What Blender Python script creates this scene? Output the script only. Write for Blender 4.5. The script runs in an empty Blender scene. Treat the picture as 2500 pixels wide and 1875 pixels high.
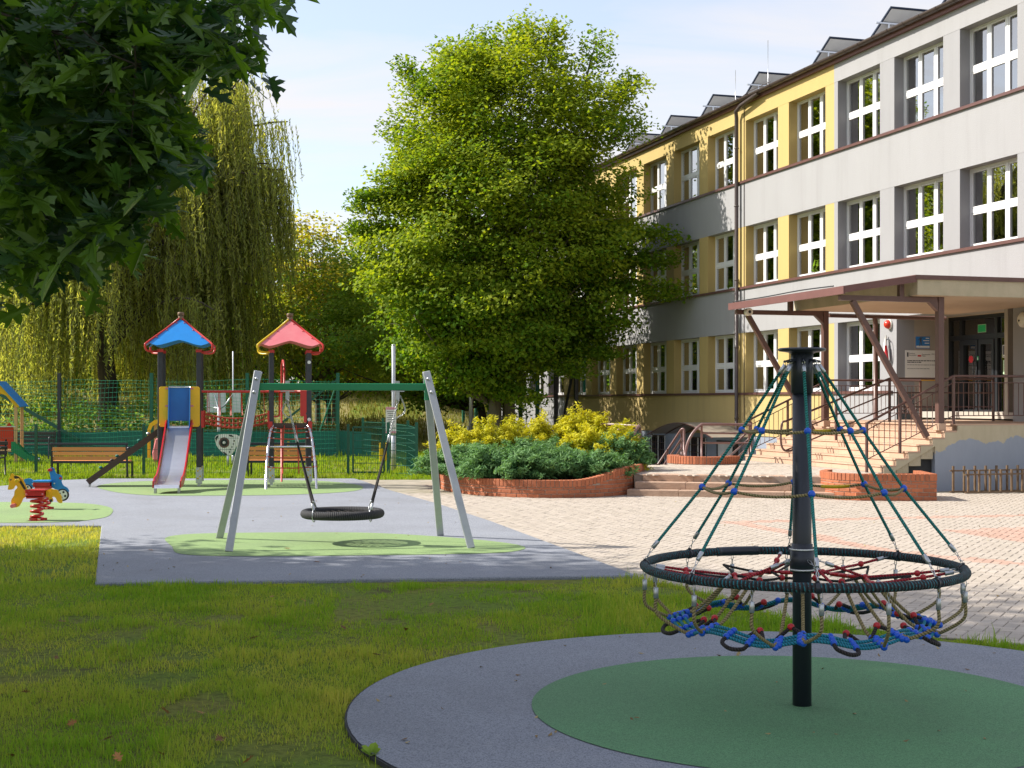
import bpy, bmesh, math, random
import numpy as np
from mathutils import Matrix, Vector
R = math.radians
sc = bpy.context.scene
COL = sc.collection
random.seed(7)
rng = np.random.default_rng(11)

# ---------------------------------------------------------------- camera, sky, sun, exposure
F = 3400.0; CX = 1250.0; HY = 980.0; CH = 1.75          # focal length / horizon in photo pixels, eye height
cam_d = bpy.data.cameras.new('camera'); cam = bpy.data.objects.new('camera', cam_d); COL.objects.link(cam)
cam_d.sensor_width = 36.0; cam_d.lens = F / 2500 * 36.0
cam_d.shift_y = (HY - 937.5) / 2500.0
cam_d.clip_start = 0.1; cam_d.clip_end = 2000
cam.location = (0, 0, CH); cam.rotation_euler = (R(90), 0, 0)
sc.camera = cam

SUN_EL = 40.0; SUN_BEHIND = 8.0
world = bpy.data.worlds.new('World'); sc.world = world; world.use_nodes = True
wn = world.node_tree; wn.nodes.clear()
w_out = wn.nodes.new('ShaderNodeOutputWorld'); w_bg = wn.nodes.new('ShaderNodeBackground')
sky = wn.nodes.new('ShaderNodeTexSky'); sky.sky_type = 'NISHITA'; sky.sun_disc = False
sky.sun_elevation = R(SUN_EL); sky.sun_rotation = R(-90 + SUN_BEHIND)
sky.air_density = 1.0; sky.dust_density = 1.2; sky.ozone_density = 1.8
tc = wn.nodes.new('ShaderNodeTexCoord'); sep = wn.nodes.new('ShaderNodeSeparateXYZ')
wn.links.new(tc.outputs['Generated'], sep.inputs[0])
def wmath(op, a, b):
    n = wn.nodes.new('ShaderNodeMath'); n.operation = op
    for i, v in enumerate((a, b)):
        if isinstance(v, (int, float)): n.inputs[i].default_value = v
        else: wn.links.new(v, n.inputs[i])
    return n.outputs[0]
zz = wmath('ADD', wmath('MAXIMUM', sep.outputs[2], 0.0), 0.12)
cmb = wn.nodes.new('ShaderNodeCombineXYZ')
wn.links.new(wmath('DIVIDE', sep.outputs[0], zz), cmb.inputs[0])
wn.links.new(wmath('MULTIPLY', wmath('DIVIDE', sep.outputs[1], zz), 2.6), cmb.inputs[1])
nz = wn.nodes.new('ShaderNodeTexNoise'); nz.inputs['Scale'].default_value = 0.9
nz.inputs['Detail'].default_value = 7; nz.inputs['Roughness'].default_value = 0.55; nz.inputs['Distortion'].default_value = 0.6
wn.links.new(cmb.outputs[0], nz.inputs['Vector'])
cr = wn.nodes.new('ShaderNodeValToRGB'); cr.color_ramp.elements[0].position = 0.36; cr.color_ramp.elements[1].position = 0.66
cr.color_ramp.elements[0].color = (0.40, 0.40, 0.40, 1); cr.color_ramp.elements[1].color = (0.95, 0.95, 0.95, 1)
wn.links.new(nz.outputs['Fac'], cr.inputs[0])
mixw = wn.nodes.new('ShaderNodeMix'); mixw.data_type = 'RGBA'
wn.links.new(wmath('MULTIPLY', cr.outputs[0], wmath('SUBTRACT', 1.0, wmath('MULTIPLY', wmath('MAXIMUM', sep.outputs[2], 0.0), 0.40))), mixw.inputs[0]); wn.links.new(sky.outputs[0], mixw.inputs[6])
mixw.inputs[7].default_value = (3.85, 3.65, 3.6, 1)        # thin white cirrus
wn.links.new(mixw.outputs[2], w_bg.inputs[0]); w_bg.inputs[1].default_value = 0.118
wn.links.new(w_bg.outputs[0], w_out.inputs[0])

sun_d = bpy.data.lights.new('sun', 'SUN'); sun_d.energy = 3.7; sun_d.angle = R(0.53); sun_d.color = (1.0, 0.94, 0.84)
sun = bpy.data.objects.new('sun', sun_d); COL.objects.link(sun)
SDIR = Vector((-math.cos(R(SUN_BEHIND)) * math.cos(R(SUN_EL)), math.sin(R(SUN_BEHIND)) * math.cos(R(SUN_EL)), math.sin(R(SUN_EL))))
sun.rotation_euler = SDIR.to_track_quat('Z', 'Y').to_euler(); sun.location = SDIR * 60

sc.view_settings.view_transform = 'Standard'; sc.view_settings.look = 'None'
sc.view_settings.exposure = 1.13; sc.view_settings.gamma = 1.0; sc.view_settings.use_curve_mapping = False
sc.render.engine = 'CYCLES'
sc.cycles.max_bounces = 8; sc.cycles.diffuse_bounces = 4; sc.cycles.glossy_bounces = 3
sc.cycles.transmission_bounces = 4; sc.cycles.transparent_max_bounces = 8
sc.cycles.caustics_reflective = False; sc.cycles.caustics_refractive = False

# ---------------------------------------------------------------- helpers
def at(px, py, Y):
    "point at distance Y that the photograph shows at pixel (px, py)"
    return Vector(((px - CX) / F * Y, Y, CH - (py - HY) / F * Y))
def gp(px, py, h=0.0):
    Y = (CH - h) * F / (py - HY)
    return Vector(((px - CX) / F * Y, Y, h))

WM = {}
def wm(o): return WM.get(o.name, Matrix.Identity(4)) if o is not None else Matrix.Identity(4)

def tag(o, label=None, cat=None, group=None, kind=None):
    if label: o['label'] = label
    if cat: o['category'] = cat
    if group: o['group'] = group
    if kind: o['kind'] = kind
    return o
def thing(name, label, cat, loc=(0, 0, 0), rz=0.0, group=None):
    o = bpy.data.objects.new(name, None); COL.objects.link(o); o.empty_display_size = 0.2
    m = Matrix.Translation(loc) @ Matrix.Rotation(rz, 4, 'Z'); o.matrix_basis = m; WM[o.name] = m
    return tag(o, label, cat, group)
def inst(name, mesh, parent, world, kind=None):
    "an object of shared mesh data placed at a world matrix under its parent"
    o = bpy.data.objects.new(name, mesh); COL.objects.link(o)
    if parent is not None: o.parent = parent
    o.matrix_basis = wm(parent).inverted() @ world; WM[o.name] = world
    if kind: o['kind'] = kind
    return o
def TR(loc, rz=0.0, s=None):
    m = Matrix.Translation(loc) @ Matrix.Rotation(rz, 4, 'Z')
    if s is not None: m = m @ Matrix.Diagonal((s[0], s[1], s[2], 1))
    return m
def basis(x, y, z, o):
    m = Matrix.Identity(4)
    for i, v in enumerate((x, y, z, o)):
        for j in range(3): m[j][i] = v[j]
    return m

class MB:
    "collects shapes in world space; build() makes ONE mesh object of them"
    def __init__(s): s.v = []; s.f = []; s.uv = []; s.sm = []; s.tint = []; s.cur = 0.5; s.mi = []; s.m = 0
    def face(s, idx, uv=None, smooth=False):
        s.f.append(idx); s.uv.append(uv); s.sm.append(smooth); s.tint.append(s.cur); s.mi.append(s.m)
    def box(s, c, size, rz=0.0, M=None):
        hx, hy, hz = size[0] / 2, size[1] / 2, size[2] / 2
        m = (Matrix.Translation(c) @ Matrix.Rotation(rz, 4, 'Z')) if M is None else M
        b = len(s.v)
        for z in (-hz, hz):
            for x, y in ((-hx, -hy), (hx, -hy), (hx, hy), (-hx, hy)): s.v.append(m @ Vector((x, y, z)))
        for q in ((3, 2, 1, 0), (4, 5, 6, 7), (0, 1, 5, 4), (1, 2, 6, 5), (2, 3, 7, 6), (3, 0, 4, 7)): s.face([b + i for i in q])
        return s
    def bar(s, p, q, w, h, up=(0, 0, 1)):
        "rectangular bar from p to q: w across, h along the up side"
        p, q = Vector(p), Vector(q); d = (q - p); L = d.length; d.normalize()
        x = d.cross(Vector(up))
        if x.length < 1e-4: x = d.cross(Vector((0, 1, 0)))
        x.normalize(); z = x.cross(d)
        return s.box(None, (w, L, h), M=basis(x, d, z, (p + q) / 2))
    def tube(s, pts, r, n=8, closed=False, cap=True, rr=None):
        P = [Vector(p) for p in pts]; N = len(P)
        b = len(s.v); up = None; acc = 0.0; ls = []
        for i in range(N):
            if closed: t = P[(i + 1) % N] - P[i - 1]
            else: t = P[min(i + 1, N - 1)] - P[max(i - 1, 0)]
            t.normalize()
            if up is None:
                up = Vector((0, 0, 1)) if abs(t.z) < 0.9 else Vector((1, 0, 0))
            x = t.cross(up); x.normalize(); up = x.cross(t)
            if i: acc += (P[i] - P[i - 1]).length
            ls.append(acc)
            ra = rr[i] if rr is not None else r
            for k in range(n):
                a = 2 * math.pi * k / n
                s.v.append(P[i] + x * (math.cos(a) * ra) + up * (math.sin(a) * ra))
        segs = N if closed else N - 1
        for i in range(segs):
            j = (i + 1) % N; u0 = ls[i]; u1 = ls[j] if j else acc + (P[0] - P[-1]).length
            for k in range(n):
                k2 = (k + 1) % n; v0 = k / n; v1 = (k + 1) / n
                s.face([b + i * n + k, b + i * n + k2, b + j * n + k2, b + j * n + k], [(u0, v0), (u0, v1), (u1, v1), (u1, v0)], n > 4)
        if cap and not closed:
            s.face([b + k for k in range(n)]); s.face([b + (N - 1) * n + k for k in reversed(range(n))])
        return s
    def prism(s, poly, z0, z1):
        b = len(s.v); n = len(poly)
        for z in (z0, z1):
            for p in poly: s.v.append(Vector((p[0], p[1], z)))
        ar = sum(poly[i][0] * poly[(i + 1) % n][1] - poly[(i + 1) % n][0] * poly[i][1] for i in range(n))
        lo = [b + i for i in range(n)]; hi = [b + n + i for i in range(n)]
        s.face(list(reversed(lo)) if ar > 0 else lo); s.face(hi if ar > 0 else list(reversed(hi)))
        for i in range(n):
            j = (i + 1) % n; q = [b + i, b + j, b + n + j, b + n + i]
            s.face(q if ar > 0 else q[::-1])
        return s
    def plate(s, poly, M, th):
        "polygon in the local XY plane of M, extruded +-th/2 along local Z"
        b = len(s.v); n = len(poly)
        for z in (-th / 2, th / 2):
            for p in poly: s.v.append(M @ Vector((p[0], p[1], z)))
        ar = sum(poly[i][0] * poly[(i + 1) % n][1] - poly[(i + 1) % n][0] * poly[i][1] for i in range(n))
        lo = [b + i for i in range(n)]; hi = [b + n + i for i in range(n)]
        s.face(lo[::-1] if ar > 0 else lo); s.face(hi if ar > 0 else hi[::-1])
        for i in range(n):
            j = (i + 1) % n; q = [b + i, b + j, b + n + j, b + n + i]
            s.face(q if ar > 0 else q[::-1])
        return s
    def quad(s, a, b_, c, d, uv=None):
        b = len(s.v); s.v += [Vector(a), Vector(b_), Vector(c), Vector(d)]; s.face([b, b + 1, b + 2, b + 3], uv); return s
    def poly(s, pts):
        b = len(s.v); s.v += [Vector(p) for p in pts]; s.face([b + i for i in range(len(pts))]); return s
    def lathe(s, prof, M=None, n=16, cap=True):
        M = M or Matrix.Identity(4); b = len(s.v); N = len(prof)
        for r, z in prof:
            for k in range(n):
                a = 2 * math.pi * k / n; s.v.append(M @ Vector((r * math.cos(a), r * math.sin(a), z)))
        for i in range(N - 1):
            for k in range(n):
                k2 = (k + 1) % n; s.face([b + i * n + k, b + i * n + k2, b + (i + 1) * n + k2, b + (i + 1) * n + k], None, True)
        if cap:
            s.face([b + k for k in reversed(range(n))]); s.face([b + (N - 1) * n + k for k in range(n)])
        return s
    def cyl(s, p, q, r, n=12):
        p, q = Vector(p), Vector(q); d = (q - p); L = d.length
        M = Matrix.Translation(p) @ d.to_track_quat('Z', 'Y').to_matrix().to_4x4()
        c = min(r * 0.12, L * 0.2)
        return s.lathe([(r - c, 0), (r, c), (r, L - c), (r - c, L)], M, n)
    def ball(s, c, r, n=12, m=8, sc_=(1, 1, 1)):
        prof = [(max(1e-4, r * math.sin(math.pi * i / m)), -r * math.cos(math.pi * i / m)) for i in range(m + 1)]
        return s.lathe(prof, Matrix.Translation(c) @ Matrix.Diagonal((*sc_, 1)), n, cap=False)
    def mesh(s, name, mat, org=None, bevel=0.0):
        me = bpy.data.meshes.new(name)
        inv = org.inverted() if org is not None else None
        me.from_pydata([tuple(inv @ v) if inv is not None else tuple(v) for v in s.v], [], s.f)
        ul = me.uv_layers.new(name='UVMap').data; k = 0; flat = []
        for f, uv in zip(s.f, s.uv):
            for i in range(len(f)): flat += uv[i] if uv else (0.0, 0.0)
        ul.foreach_set('uv', flat)
        me.polygons.foreach_set('use_smooth', s.sm)
        at_ = me.attributes.new('tint', 'FLOAT', 'FACE'); at_.data.foreach_set('value', s.tint)
        if isinstance(mat, (list, tuple)):
            for m in mat: me.materials.append(m)
            me.polygons.foreach_set('material_index', s.mi)
        elif mat: me.materials.append(mat)
        me.update()
        if bevel > 0:
            bm = bmesh.new(); bm.from_mesh(me); bmesh.ops.remove_doubles(bm, verts=bm.verts, dist=1e-5)
            ed = [e for e in bm.edges if len(e.link_faces) == 2 and e.calc_face_angle(0) > 0.5]
            bmesh.ops.bevel(bm, geom=ed, offset=bevel, segments=1, affect='EDGES', clamp_overlap=True)
            bm.to_mesh(me); bm.free()
        return me
    def build(s, name, mat, parent=None, bevel=0.0, kind=None):
        w = wm(parent)
        me = s.mesh(name, mat, w, bevel)
        o = bpy.data.objects.new(name, me); COL.objects.link(o)
        if parent is not None: o.parent = parent
        WM[o.name] = w
        if kind: o['kind'] = kind
        return o

def arc(p0, p1, p2, n=10):
    p0, p1, p2 = Vector(p0), Vector(p1), Vector(p2)
    return [p0 * (1 - t) ** 2 + p1 * (2 * t * (1 - t)) + p2 * t * t for t in [i / n for i in range(n + 1)]]
def catmull(P, n=8, closed=False):
    P = [Vector(p) for p in P]; N = len(P); out = []
    for i in range(N if closed else N - 1):
        if closed: a, b, c, d = P[i - 1], P[i], P[(i + 1) % N], P[(i + 2) % N]
        else: a, b, c, d = P[max(i - 1, 0)], P[i], P[i + 1], P[min(i + 2, N - 1)]
        for k in range(n):
            t = k / n
            out.append(0.5 * ((2 * b) + (c - a) * t + (2 * a - 5 * b + 4 * c - d) * t * t + (3 * b - a - 3 * c + d) * t ** 3))
    if not closed: out.append(P[-1])
    return out
def sag(p, q, d, n=8):
    p, q = Vector(p), Vector(q)
    return [p.lerp(q, i / n) - Vector((0, 0, d * 4 * (i / n) * (1 - i / n))) for i in range(n + 1)]
def inpoly(x, y, poly):
    c = False; n = len(poly); j = n - 1
    for i in range(n):
        xi, yi = poly[i][0], poly[i][1]; xj, yj = poly[j][0], poly[j][1]
        if (yi > y) != (yj > y) and x < (xj - xi) * (y - yi) / (yj - yi) + xi: c = not c
        j = i
    return c
def inpoly_np(x, y, poly):
    c = np.zeros(x.shape, bool); n = len(poly); j = n - 1
    for i in range(n):
        xi, yi = poly[i][0], poly[i][1]; xj, yj = poly[j][0], poly[j][1]
        if yi != yj:
            c ^= ((yi > y) != (yj > y)) & (x < (xj - xi) * (y - yi) / (yj - yi) + xi)
        j = i
    return c

# ---------------------------------------------------------------- materials
def nd(nt, t, **kw):
    n = nt.nodes.new(t)
    for k, v in kw.items():
        if k.startswith('_'): setattr(n, k[1:], v)
        else: n.inputs[k].default_value = v
    return n
def c4(c): return (c[0], c[1], c[2], 1.0)
def mat(name, col, rough=0.55, metal=0.0, spec=0.5, col2=None, nscale=3.0, namt=0.0, det=4, bscale=0.0, bstr=0.0, rand=0.0,
        tint=None, stretch=None, coat=0.0, speck=None, streak=0.0, scuff=0.0):
    """col mixed with col2 by noise (nscale, namt); rand = per-object value jitter; tint = colour mixed in by the face attribute;
    speck = (scale, colour, threshold) fine granules"""
    m = bpy.data.materials.new(name); m.use_nodes = True; nt = m.node_tree; nt.nodes.clear()
    out = nd(nt, 'ShaderNodeOutputMaterial'); p = nd(nt, 'ShaderNodeBsdfPrincipled')
    p.inputs['Roughness'].default_value = rough; p.inputs['Metallic'].default_value = metal
    p.inputs['Specular IOR Level'].default_value = spec; p.inputs['Coat Weight'].default_value = coat; p.inputs['Coat Roughness'].default_value = 0.15
    nt.links.new(p.outputs[0], out.inputs[0])
    geo = nd(nt, 'ShaderNodeNewGeometry'); vec = geo.outputs['Position']
    if stretch:
        mp = nd(nt, 'ShaderNodeMapping'); mp.inputs['Scale'].default_value = stretch; nt.links.new(vec, mp.inputs[0]); vecs = mp.outputs[0]
    else: vecs = vec
    def mix(fac, a, b, mode='MIX'):
        n = nt.nodes.new('ShaderNodeMix'); n.data_type = 'RGBA'; n.blend_type = mode
        for i, v in ((0, fac), (6, a), (7, b)):
            if isinstance(v, (int, float)): n.inputs[i].default_value = v
            elif isinstance(v, tuple): n.inputs[i].default_value = v
            else: nt.links.new(v, n.inputs[i])
        return n.outputs[2]
    c = c4(col)
    if tint is not None:
        a = nd(nt, 'ShaderNodeAttribute', _attribute_name='tint'); c = mix(a.outputs['Fac'], c, c4(tint))
    if namt > 0:
        n1 = nd(nt, 'ShaderNodeTexNoise', Scale=nscale, Detail=det, Roughness=0.6); nt.links.new(vecs, n1.inputs['Vector'])
        rp = nd(nt, 'ShaderNodeMapRange'); rp.inputs[1].default_value = 0.35; rp.inputs[2].default_value = 0.7
        rp.inputs[3].default_value = 0.0; rp.inputs[4].default_value = namt; nt.links.new(n1.outputs['Fac'], rp.inputs[0])
        c2 = col2 if col2 else (col[0] * 0.6, col[1] * 0.6, col[2] * 0.6)
        c = mix(rp.outputs[0], c, c4(c2))
    if streak > 0:
        mp2 = nd(nt, 'ShaderNodeMapping'); mp2.inputs['Scale'].default_value = (3.1, 3.1, 0.22); nt.links.new(vec, mp2.inputs[0])
        n4 = nd(nt, 'ShaderNodeTexNoise', Scale=1.0, Detail=6, Roughness=0.7); nt.links.new(mp2.outputs[0], n4.inputs['Vector'])
        r4 = nd(nt, 'ShaderNodeMapRange'); r4.inputs[1].default_value = 0.50; r4.inputs[2].default_value = 0.78; r4.inputs[4].default_value = streak; nt.links.new(n4.outputs['Fac'], r4.inputs[0])
        c = mix(r4.outputs[0], c, (0.10, 0.095, 0.08, 1))
    if scuff > 0:
        n5 = nd(nt, 'ShaderNodeTexNoise', Scale=0.55, Detail=8, Roughness=0.7, Distortion=0.8); nt.links.new(vec, n5.inputs['Vector'])
        r5 = nd(nt, 'ShaderNodeMapRange'); r5.inputs[1].default_value = 0.45; r5.inputs[2].default_value = 0.72; r5.inputs[4].default_value = scuff; nt.links.new(n5.outputs['Fac'], r5.inputs[0])
        c = mix(r5.outputs[0], c, (0.10, 0.095, 0.085, 1))
    if speck:
        n2 = nd(nt, 'ShaderNodeTexVoronoi', Scale=speck[0]); nt.links.new(vec, n2.inputs['Vector'])
        sp = nd(nt, 'ShaderNodeSeparateColor'); nt.links.new(n2.outputs['Color'], sp.inputs[0])
        st = nd(nt, 'ShaderNodeMath', _operation='GREATER_THAN'); nt.links.new(sp.outputs[0], st.inputs[0]); st.inputs[1].default_value = speck[2]
        mm = nd(nt, 'ShaderNodeMath', _operation='MULTIPLY'); nt.links.new(st.outputs[0], mm.inputs[0]); mm.inputs[1].default_value = 0.8
        c = mix(mm.outputs[0], c, c4(speck[1]))
    if rand > 0:
        oi = nd(nt, 'ShaderNodeObjectInfo'); hv = nd(nt, 'ShaderNodeHueSaturation')
        mr = nd(nt, 'ShaderNodeMapRange'); mr.inputs[3].default_value = 1 - rand; mr.inputs[4].default_value = 1 + rand
        nt.links.new(oi.outputs['Random'], mr.inputs[0]); nt.links.new(mr.outputs[0], hv.inputs['Value'])
        if isinstance(c, tuple): hv.inputs['Color'].default_value = c
        else: nt.links.new(c, hv.inputs['Color'])
        c = hv.outputs[0]
    if isinstance(c, tuple): p.inputs['Base Color'].default_value = c
    else: nt.links.new(c, p.inputs['Base Color'])
    if bstr > 0:
        n3 = nd(nt, 'ShaderNodeTexNoise', Scale=bscale, Detail=3); nt.links.new(vec, n3.inputs['Vector'])
        b = nd(nt, 'ShaderNodeBump', Strength=bstr, Distance=0.02); nt.links.new(n3.outputs['Fac'], b.inputs['Height']); nt.links.new(b.outputs[0], p.inputs['Normal'])
    return m

def rope_mat(name, col, col2, pitch=60.0, starts=3.0, rough=0.75, bstr=0.8, fleck=None):
    "twisted strands: diagonal waves along the tube's UV (u metres along, v once around)"
    m = bpy.data.materials.new(name); m.use_nodes = True; nt = m.node_tree; p = nt.nodes['Principled BSDF']
    p.inputs['Roughness'].default_value = rough
    uv = nd(nt, 'ShaderNodeUVMap'); sx = nd(nt, 'ShaderNodeSeparateXYZ'); nt.links.new(uv.outputs[0], sx.inputs[0])
    a = nd(nt, 'ShaderNodeMath', _operation='MULTIPLY'); a.inputs[1].default_value = pitch; nt.links.new(sx.outputs[0], a.inputs[0])
    b = nd(nt, 'ShaderNodeMath', _operation='MULTIPLY_ADD'); b.inputs[1].default_value = starts; nt.links.new(sx.outputs[1], b.inputs[0]); nt.links.new(a.outputs[0], b.inputs[2])
    t = nd(nt, 'ShaderNodeMath', _operation='MULTIPLY'); t.inputs[1].default_value = 2 * math.pi; nt.links.new(b.outputs[0], t.inputs[0])
    s = nd(nt, 'ShaderNodeMath', _operation='SINE'); nt.links.new(t.outputs[0], s.inputs[0])
    mr = nd(nt, 'ShaderNodeMapRange'); mr.inputs[1].default_value = -1; mr.inputs[2].default_value = 0.6; nt.links.new(s.outputs[0], mr.inputs[0])
    mx = nt.nodes.new('ShaderNodeMix'); mx.data_type = 'RGBA'; nt.links.new(mr.outputs[0], mx.inputs[0])
    mx.inputs[6].default_value = c4(col2); mx.inputs[7].default_value = c4(col)
    colo = mx.outputs[2]
    if fleck:
        fc, fth, fsc = fleck
        geo = nd(nt, 'ShaderNodeNewGeometry'); n = nd(nt, 'ShaderNodeTexNoise', Scale=fsc, Detail=2); nt.links.new(geo.outputs['Position'], n.inputs['Vector'])
        wv = nd(nt, 'ShaderNodeMath', _operation='SINE'); t2 = nd(nt, 'ShaderNodeMath', _operation='MULTIPLY_ADD'); t2.inputs[1].default_value = 1.0; t2.inputs[2].default_value = 1.4
        nt.links.new(t.outputs[0], t2.inputs[0]); nt.links.new(t2.outputs[0], wv.inputs[0])
        ad = nd(nt, 'ShaderNodeMath', _operation='MULTIPLY_ADD'); ad.inputs[1].default_value = 0.35; nt.links.new(wv.outputs[0], ad.inputs[0]); nt.links.new(n.outputs['Fac'], ad.inputs[2])
        gt = nd(nt, 'ShaderNodeMath', _operation='GREATER_THAN'); gt.inputs[1].default_value = fth; nt.links.new(ad.outputs[0], gt.inputs[0])
        m2 = nt.nodes.new('ShaderNodeMix'); m2.data_type = 'RGBA'; nt.links.new(gt.outputs[0], m2.inputs[0]); nt.links.new(colo, m2.inputs[6]); m2.inputs[7].default_value = c4(fc); colo = m2.outputs[2]
    nt.links.new(colo, p.inputs['Base Color'])
    bp = nd(nt, 'ShaderNodeBump', Strength=bstr, Distance=0.004); nt.links.new(s.outputs[0], bp.inputs['Height']); nt.links.new(bp.outputs[0], p.inputs['Normal'])
    return m

def leaf_mat(name, a, b, trans=0.45, rough=0.5, spec=0.35, tmul=(1.25, 1.3, 0.6)):
    "leaf: reflective side and translucent glow; colour runs a -> b over the face attribute"
    m = bpy.data.materials.new(name); m.use_nodes = True; nt = m.node_tree; nt.nodes.clear()
    out = nd(nt, 'ShaderNodeOutputMaterial'); p = nd(nt, 'ShaderNodeBsdfPrincipled'); p.inputs['Roughness'].default_value = rough; p.inputs['Specular IOR Level'].default_value = spec
    tr = nd(nt, 'ShaderNodeBsdfTranslucent'); ms = nd(nt, 'ShaderNodeMixShader'); ms.inputs[0].default_value = trans
    at_ = nd(nt, 'ShaderNodeAttribute', _attribute_name='tint'); mx = nt.nodes.new('ShaderNodeMix'); mx.data_type = 'RGBA'
    nt.links.new(at_.outputs['Fac'], mx.inputs[0]); mx.inputs[6].default_value = c4(a); mx.inputs[7].default_value = c4(b)
    ml = nt.nodes.new('ShaderNodeMix'); ml.data_type = 'RGBA'; ml.blend_type = 'MULTIPLY'; ml.inputs[0].default_value = 1.0
    nt.links.new(mx.outputs[2], ml.inputs[6]); ml.inputs[7].default_value = c4(tmul)
    nt.links.new(mx.outputs[2], p.inputs['Base Color']); nt.links.new(ml.outputs[2], tr.inputs[0])
    nt.links.new(p.outputs[0], ms.inputs[1]); nt.links.new(tr.outputs[0], ms.inputs[2]); nt.links.new(ms.outputs[0], out.inputs[0])
    return m

MT = {}
def defm(key, *a, **k): MT[key] = mat(key, *a, **k)
defm('black_steel', (0.018, 0.022, 0.032), 0.38, spec=0.5, bscale=400, bstr=0.05)
defm('galv', (0.50, 0.52, 0.54), 0.38, metal=0.9, namt=0.4, nscale=30)
defm('chrome', (0.62, 0.63, 0.65), 0.22, metal=1.0)
defm('grey_paint', (0.40, 0.42, 0.44), 0.40, metal=0.25, namt=0.2, nscale=20)
defm('green_beam', (0.008, 0.22, 0.085), 0.35)
defm('red_plastic', (0.50, 0.012, 0.018), 0.30, namt=0.3, nscale=14)
defm('red_steel', (0.52, 0.025, 0.018), 0.34, namt=0.25, nscale=9)
defm('blue_plastic', (0.008, 0.095, 0.60), 0.28)
defm('blue_panel', (0.012, 0.22, 0.62), 0.32, namt=0.25, nscale=5, bscale=300, bstr=0.03)
defm('blue_hood', (0.012, 0.14, 0.46), 0.35, namt=0.25, nscale=5)
defm('yellow_panel', (0.86, 0.48, 0.014), 0.34, namt=0.25, nscale=6)
defm('red_panel', (0.66, 0.17, 0.19), 0.36, namt=0.35, nscale=5, col2=(0.72, 0.28, 0.28))
defm('dark_panel', (0.030, 0.022, 0.020), 0.5)
defm('white_panel', (0.74, 0.74, 0.72), 0.4)
defm('dark_post', (0.020, 0.022, 0.030), 0.45, namt=0.5, nscale=12, col2=(0.05, 0.05, 0.055))
defm('slide_steel', (0.74, 0.75, 0.78), 0.30, metal=0.85, namt=0.2, nscale=6)
defm('brown_wood', (0.060, 0.034, 0.024), 0.6, namt=0.7, nscale=9, stretch=(1, 1, 6), bscale=60, bstr=0.2)
defm('orange_wood', (0.74, 0.31, 0.085), 0.5, namt=0.55, nscale=4, stretch=(1, 6, 30), col2=(0.55, 0.21, 0.055), rand=0.12)
defm('pine_wood', (0.58, 0.36, 0.16), 0.55, namt=0.4, nscale=5, stretch=(6, 6, 1))
defm('green_fence', (0.010, 0.085, 0.055), 0.42)
defm('green_post', (0.008, 0.11, 0.07), 0.42)
defm('teal_screen', (0.010, 0.15, 0.115), 0.75, namt=0.5, nscale=1.6, bscale=7, bstr=0.3)
defm('green_net', (0.02, 0.33, 0.20), 0.6)
defm('dark_net', (0.06, 0.07, 0.07), 0.6)
defm('brown_steel', (0.120, 0.060, 0.050), 0.38, namt=0.35, nscale=8)
defm('mauve_steel', (0.215, 0.120, 0.110), 0.36, namt=0.3, nscale=8)
defm('rust_steel', (0.20, 0.14, 0.085), 0.6, metal=0.3, namt=0.8, nscale=12, col2=(0.11, 0.055, 0.028), bscale=60, bstr=0.2)
defm('rubber_grey', (0.280, 0.298, 0.335), 0.85, namt=0.45, nscale=1.3, col2=(0.235, 0.25, 0.283), speck=(170, (0.13, 0.14, 0.175), 0.64), bscale=220, bstr=0.25, scuff=0.30)
defm('rubber_green', (0.235, 0.34, 0.13), 0.85, namt=0.35, nscale=1.4, col2=(0.22, 0.33, 0.12), speck=(170, (0.14, 0.225, 0.09), 0.66), bscale=220, bstr=0.25, scuff=0.30)
defm('rubber_deep', (0.115, 0.29, 0.125), 0.85, namt=0.45, nscale=1.4, col2=(0.10, 0.235, 0.105), speck=(230, (0.055, 0.14, 0.068), 0.60), bscale=260, bstr=0.25, scuff=0.30)
defm('rubber_edge', (0.04, 0.042, 0.045), 0.9, namt=0.5, nscale=20)
defm('brick', (0.42, 0.135, 0.058), 0.75, namt=0.6, nscale=16, col2=(0.29, 0.085, 0.038), rand=0.20, bscale=60, bstr=0.25)
defm('mortar', (0.33, 0.27, 0.22), 0.9, namt=0.4, nscale=14)
defm('paver', (0.43, 0.375, 0.31), 0.85, namt=0.5, nscale=2.2, col2=(0.36, 0.305, 0.25), tint=(0.50, 0.435, 0.37), rand=0.12, bscale=70, bstr=0.3)
defm('paver_red', (0.44, 0.285, 0.22), 0.85, namt=0.5, nscale=2.2, col2=(0.38, 0.235, 0.175), tint=(0.50, 0.36, 0.285), bscale=70, bstr=0.3)
defm('joint_sand', (0.37, 0.325, 0.26), 0.95, namt=0.6, nscale=3, col2=(0.11, 0.11, 0.06))
defm('step_stone', (0.46, 0.31, 0.22), 0.7, namt=0.65, nscale=5, stretch=(1, 1, 3), col2=(0.26, 0.17, 0.12), rand=0.08, bscale=50, bstr=0.25)
defm('stair_tile', (0.52, 0.355, 0.255), 0.55, namt=0.4, nscale=4, col2=(0.48, 0.31, 0.21), rand=0.07, bscale=60, bstr=0.12)
defm('plaster_grey', (0.300, 0.297, 0.308), 0.85, namt=0.35, nscale=1.1, stretch=(1, 1, 0.35), col2=(0.245, 0.243, 0.252), bscale=45, bstr=0.25, streak=0.13)
defm('plaster_white', (0.325, 0.322, 0.330), 0.85, namt=0.3, nscale=1.1, stretch=(1, 1, 0.35), col2=(0.268, 0.264, 0.268), bscale=45, bstr=0.25, streak=0.13)
defm('plaster_yellow', (0.49, 0.365, 0.135), 0.85, namt=0.35, nscale=1.2, stretch=(1, 1, 0.3), col2=(0.44, 0.32, 0.115), bscale=45, bstr=0.25, streak=0.13)
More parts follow.
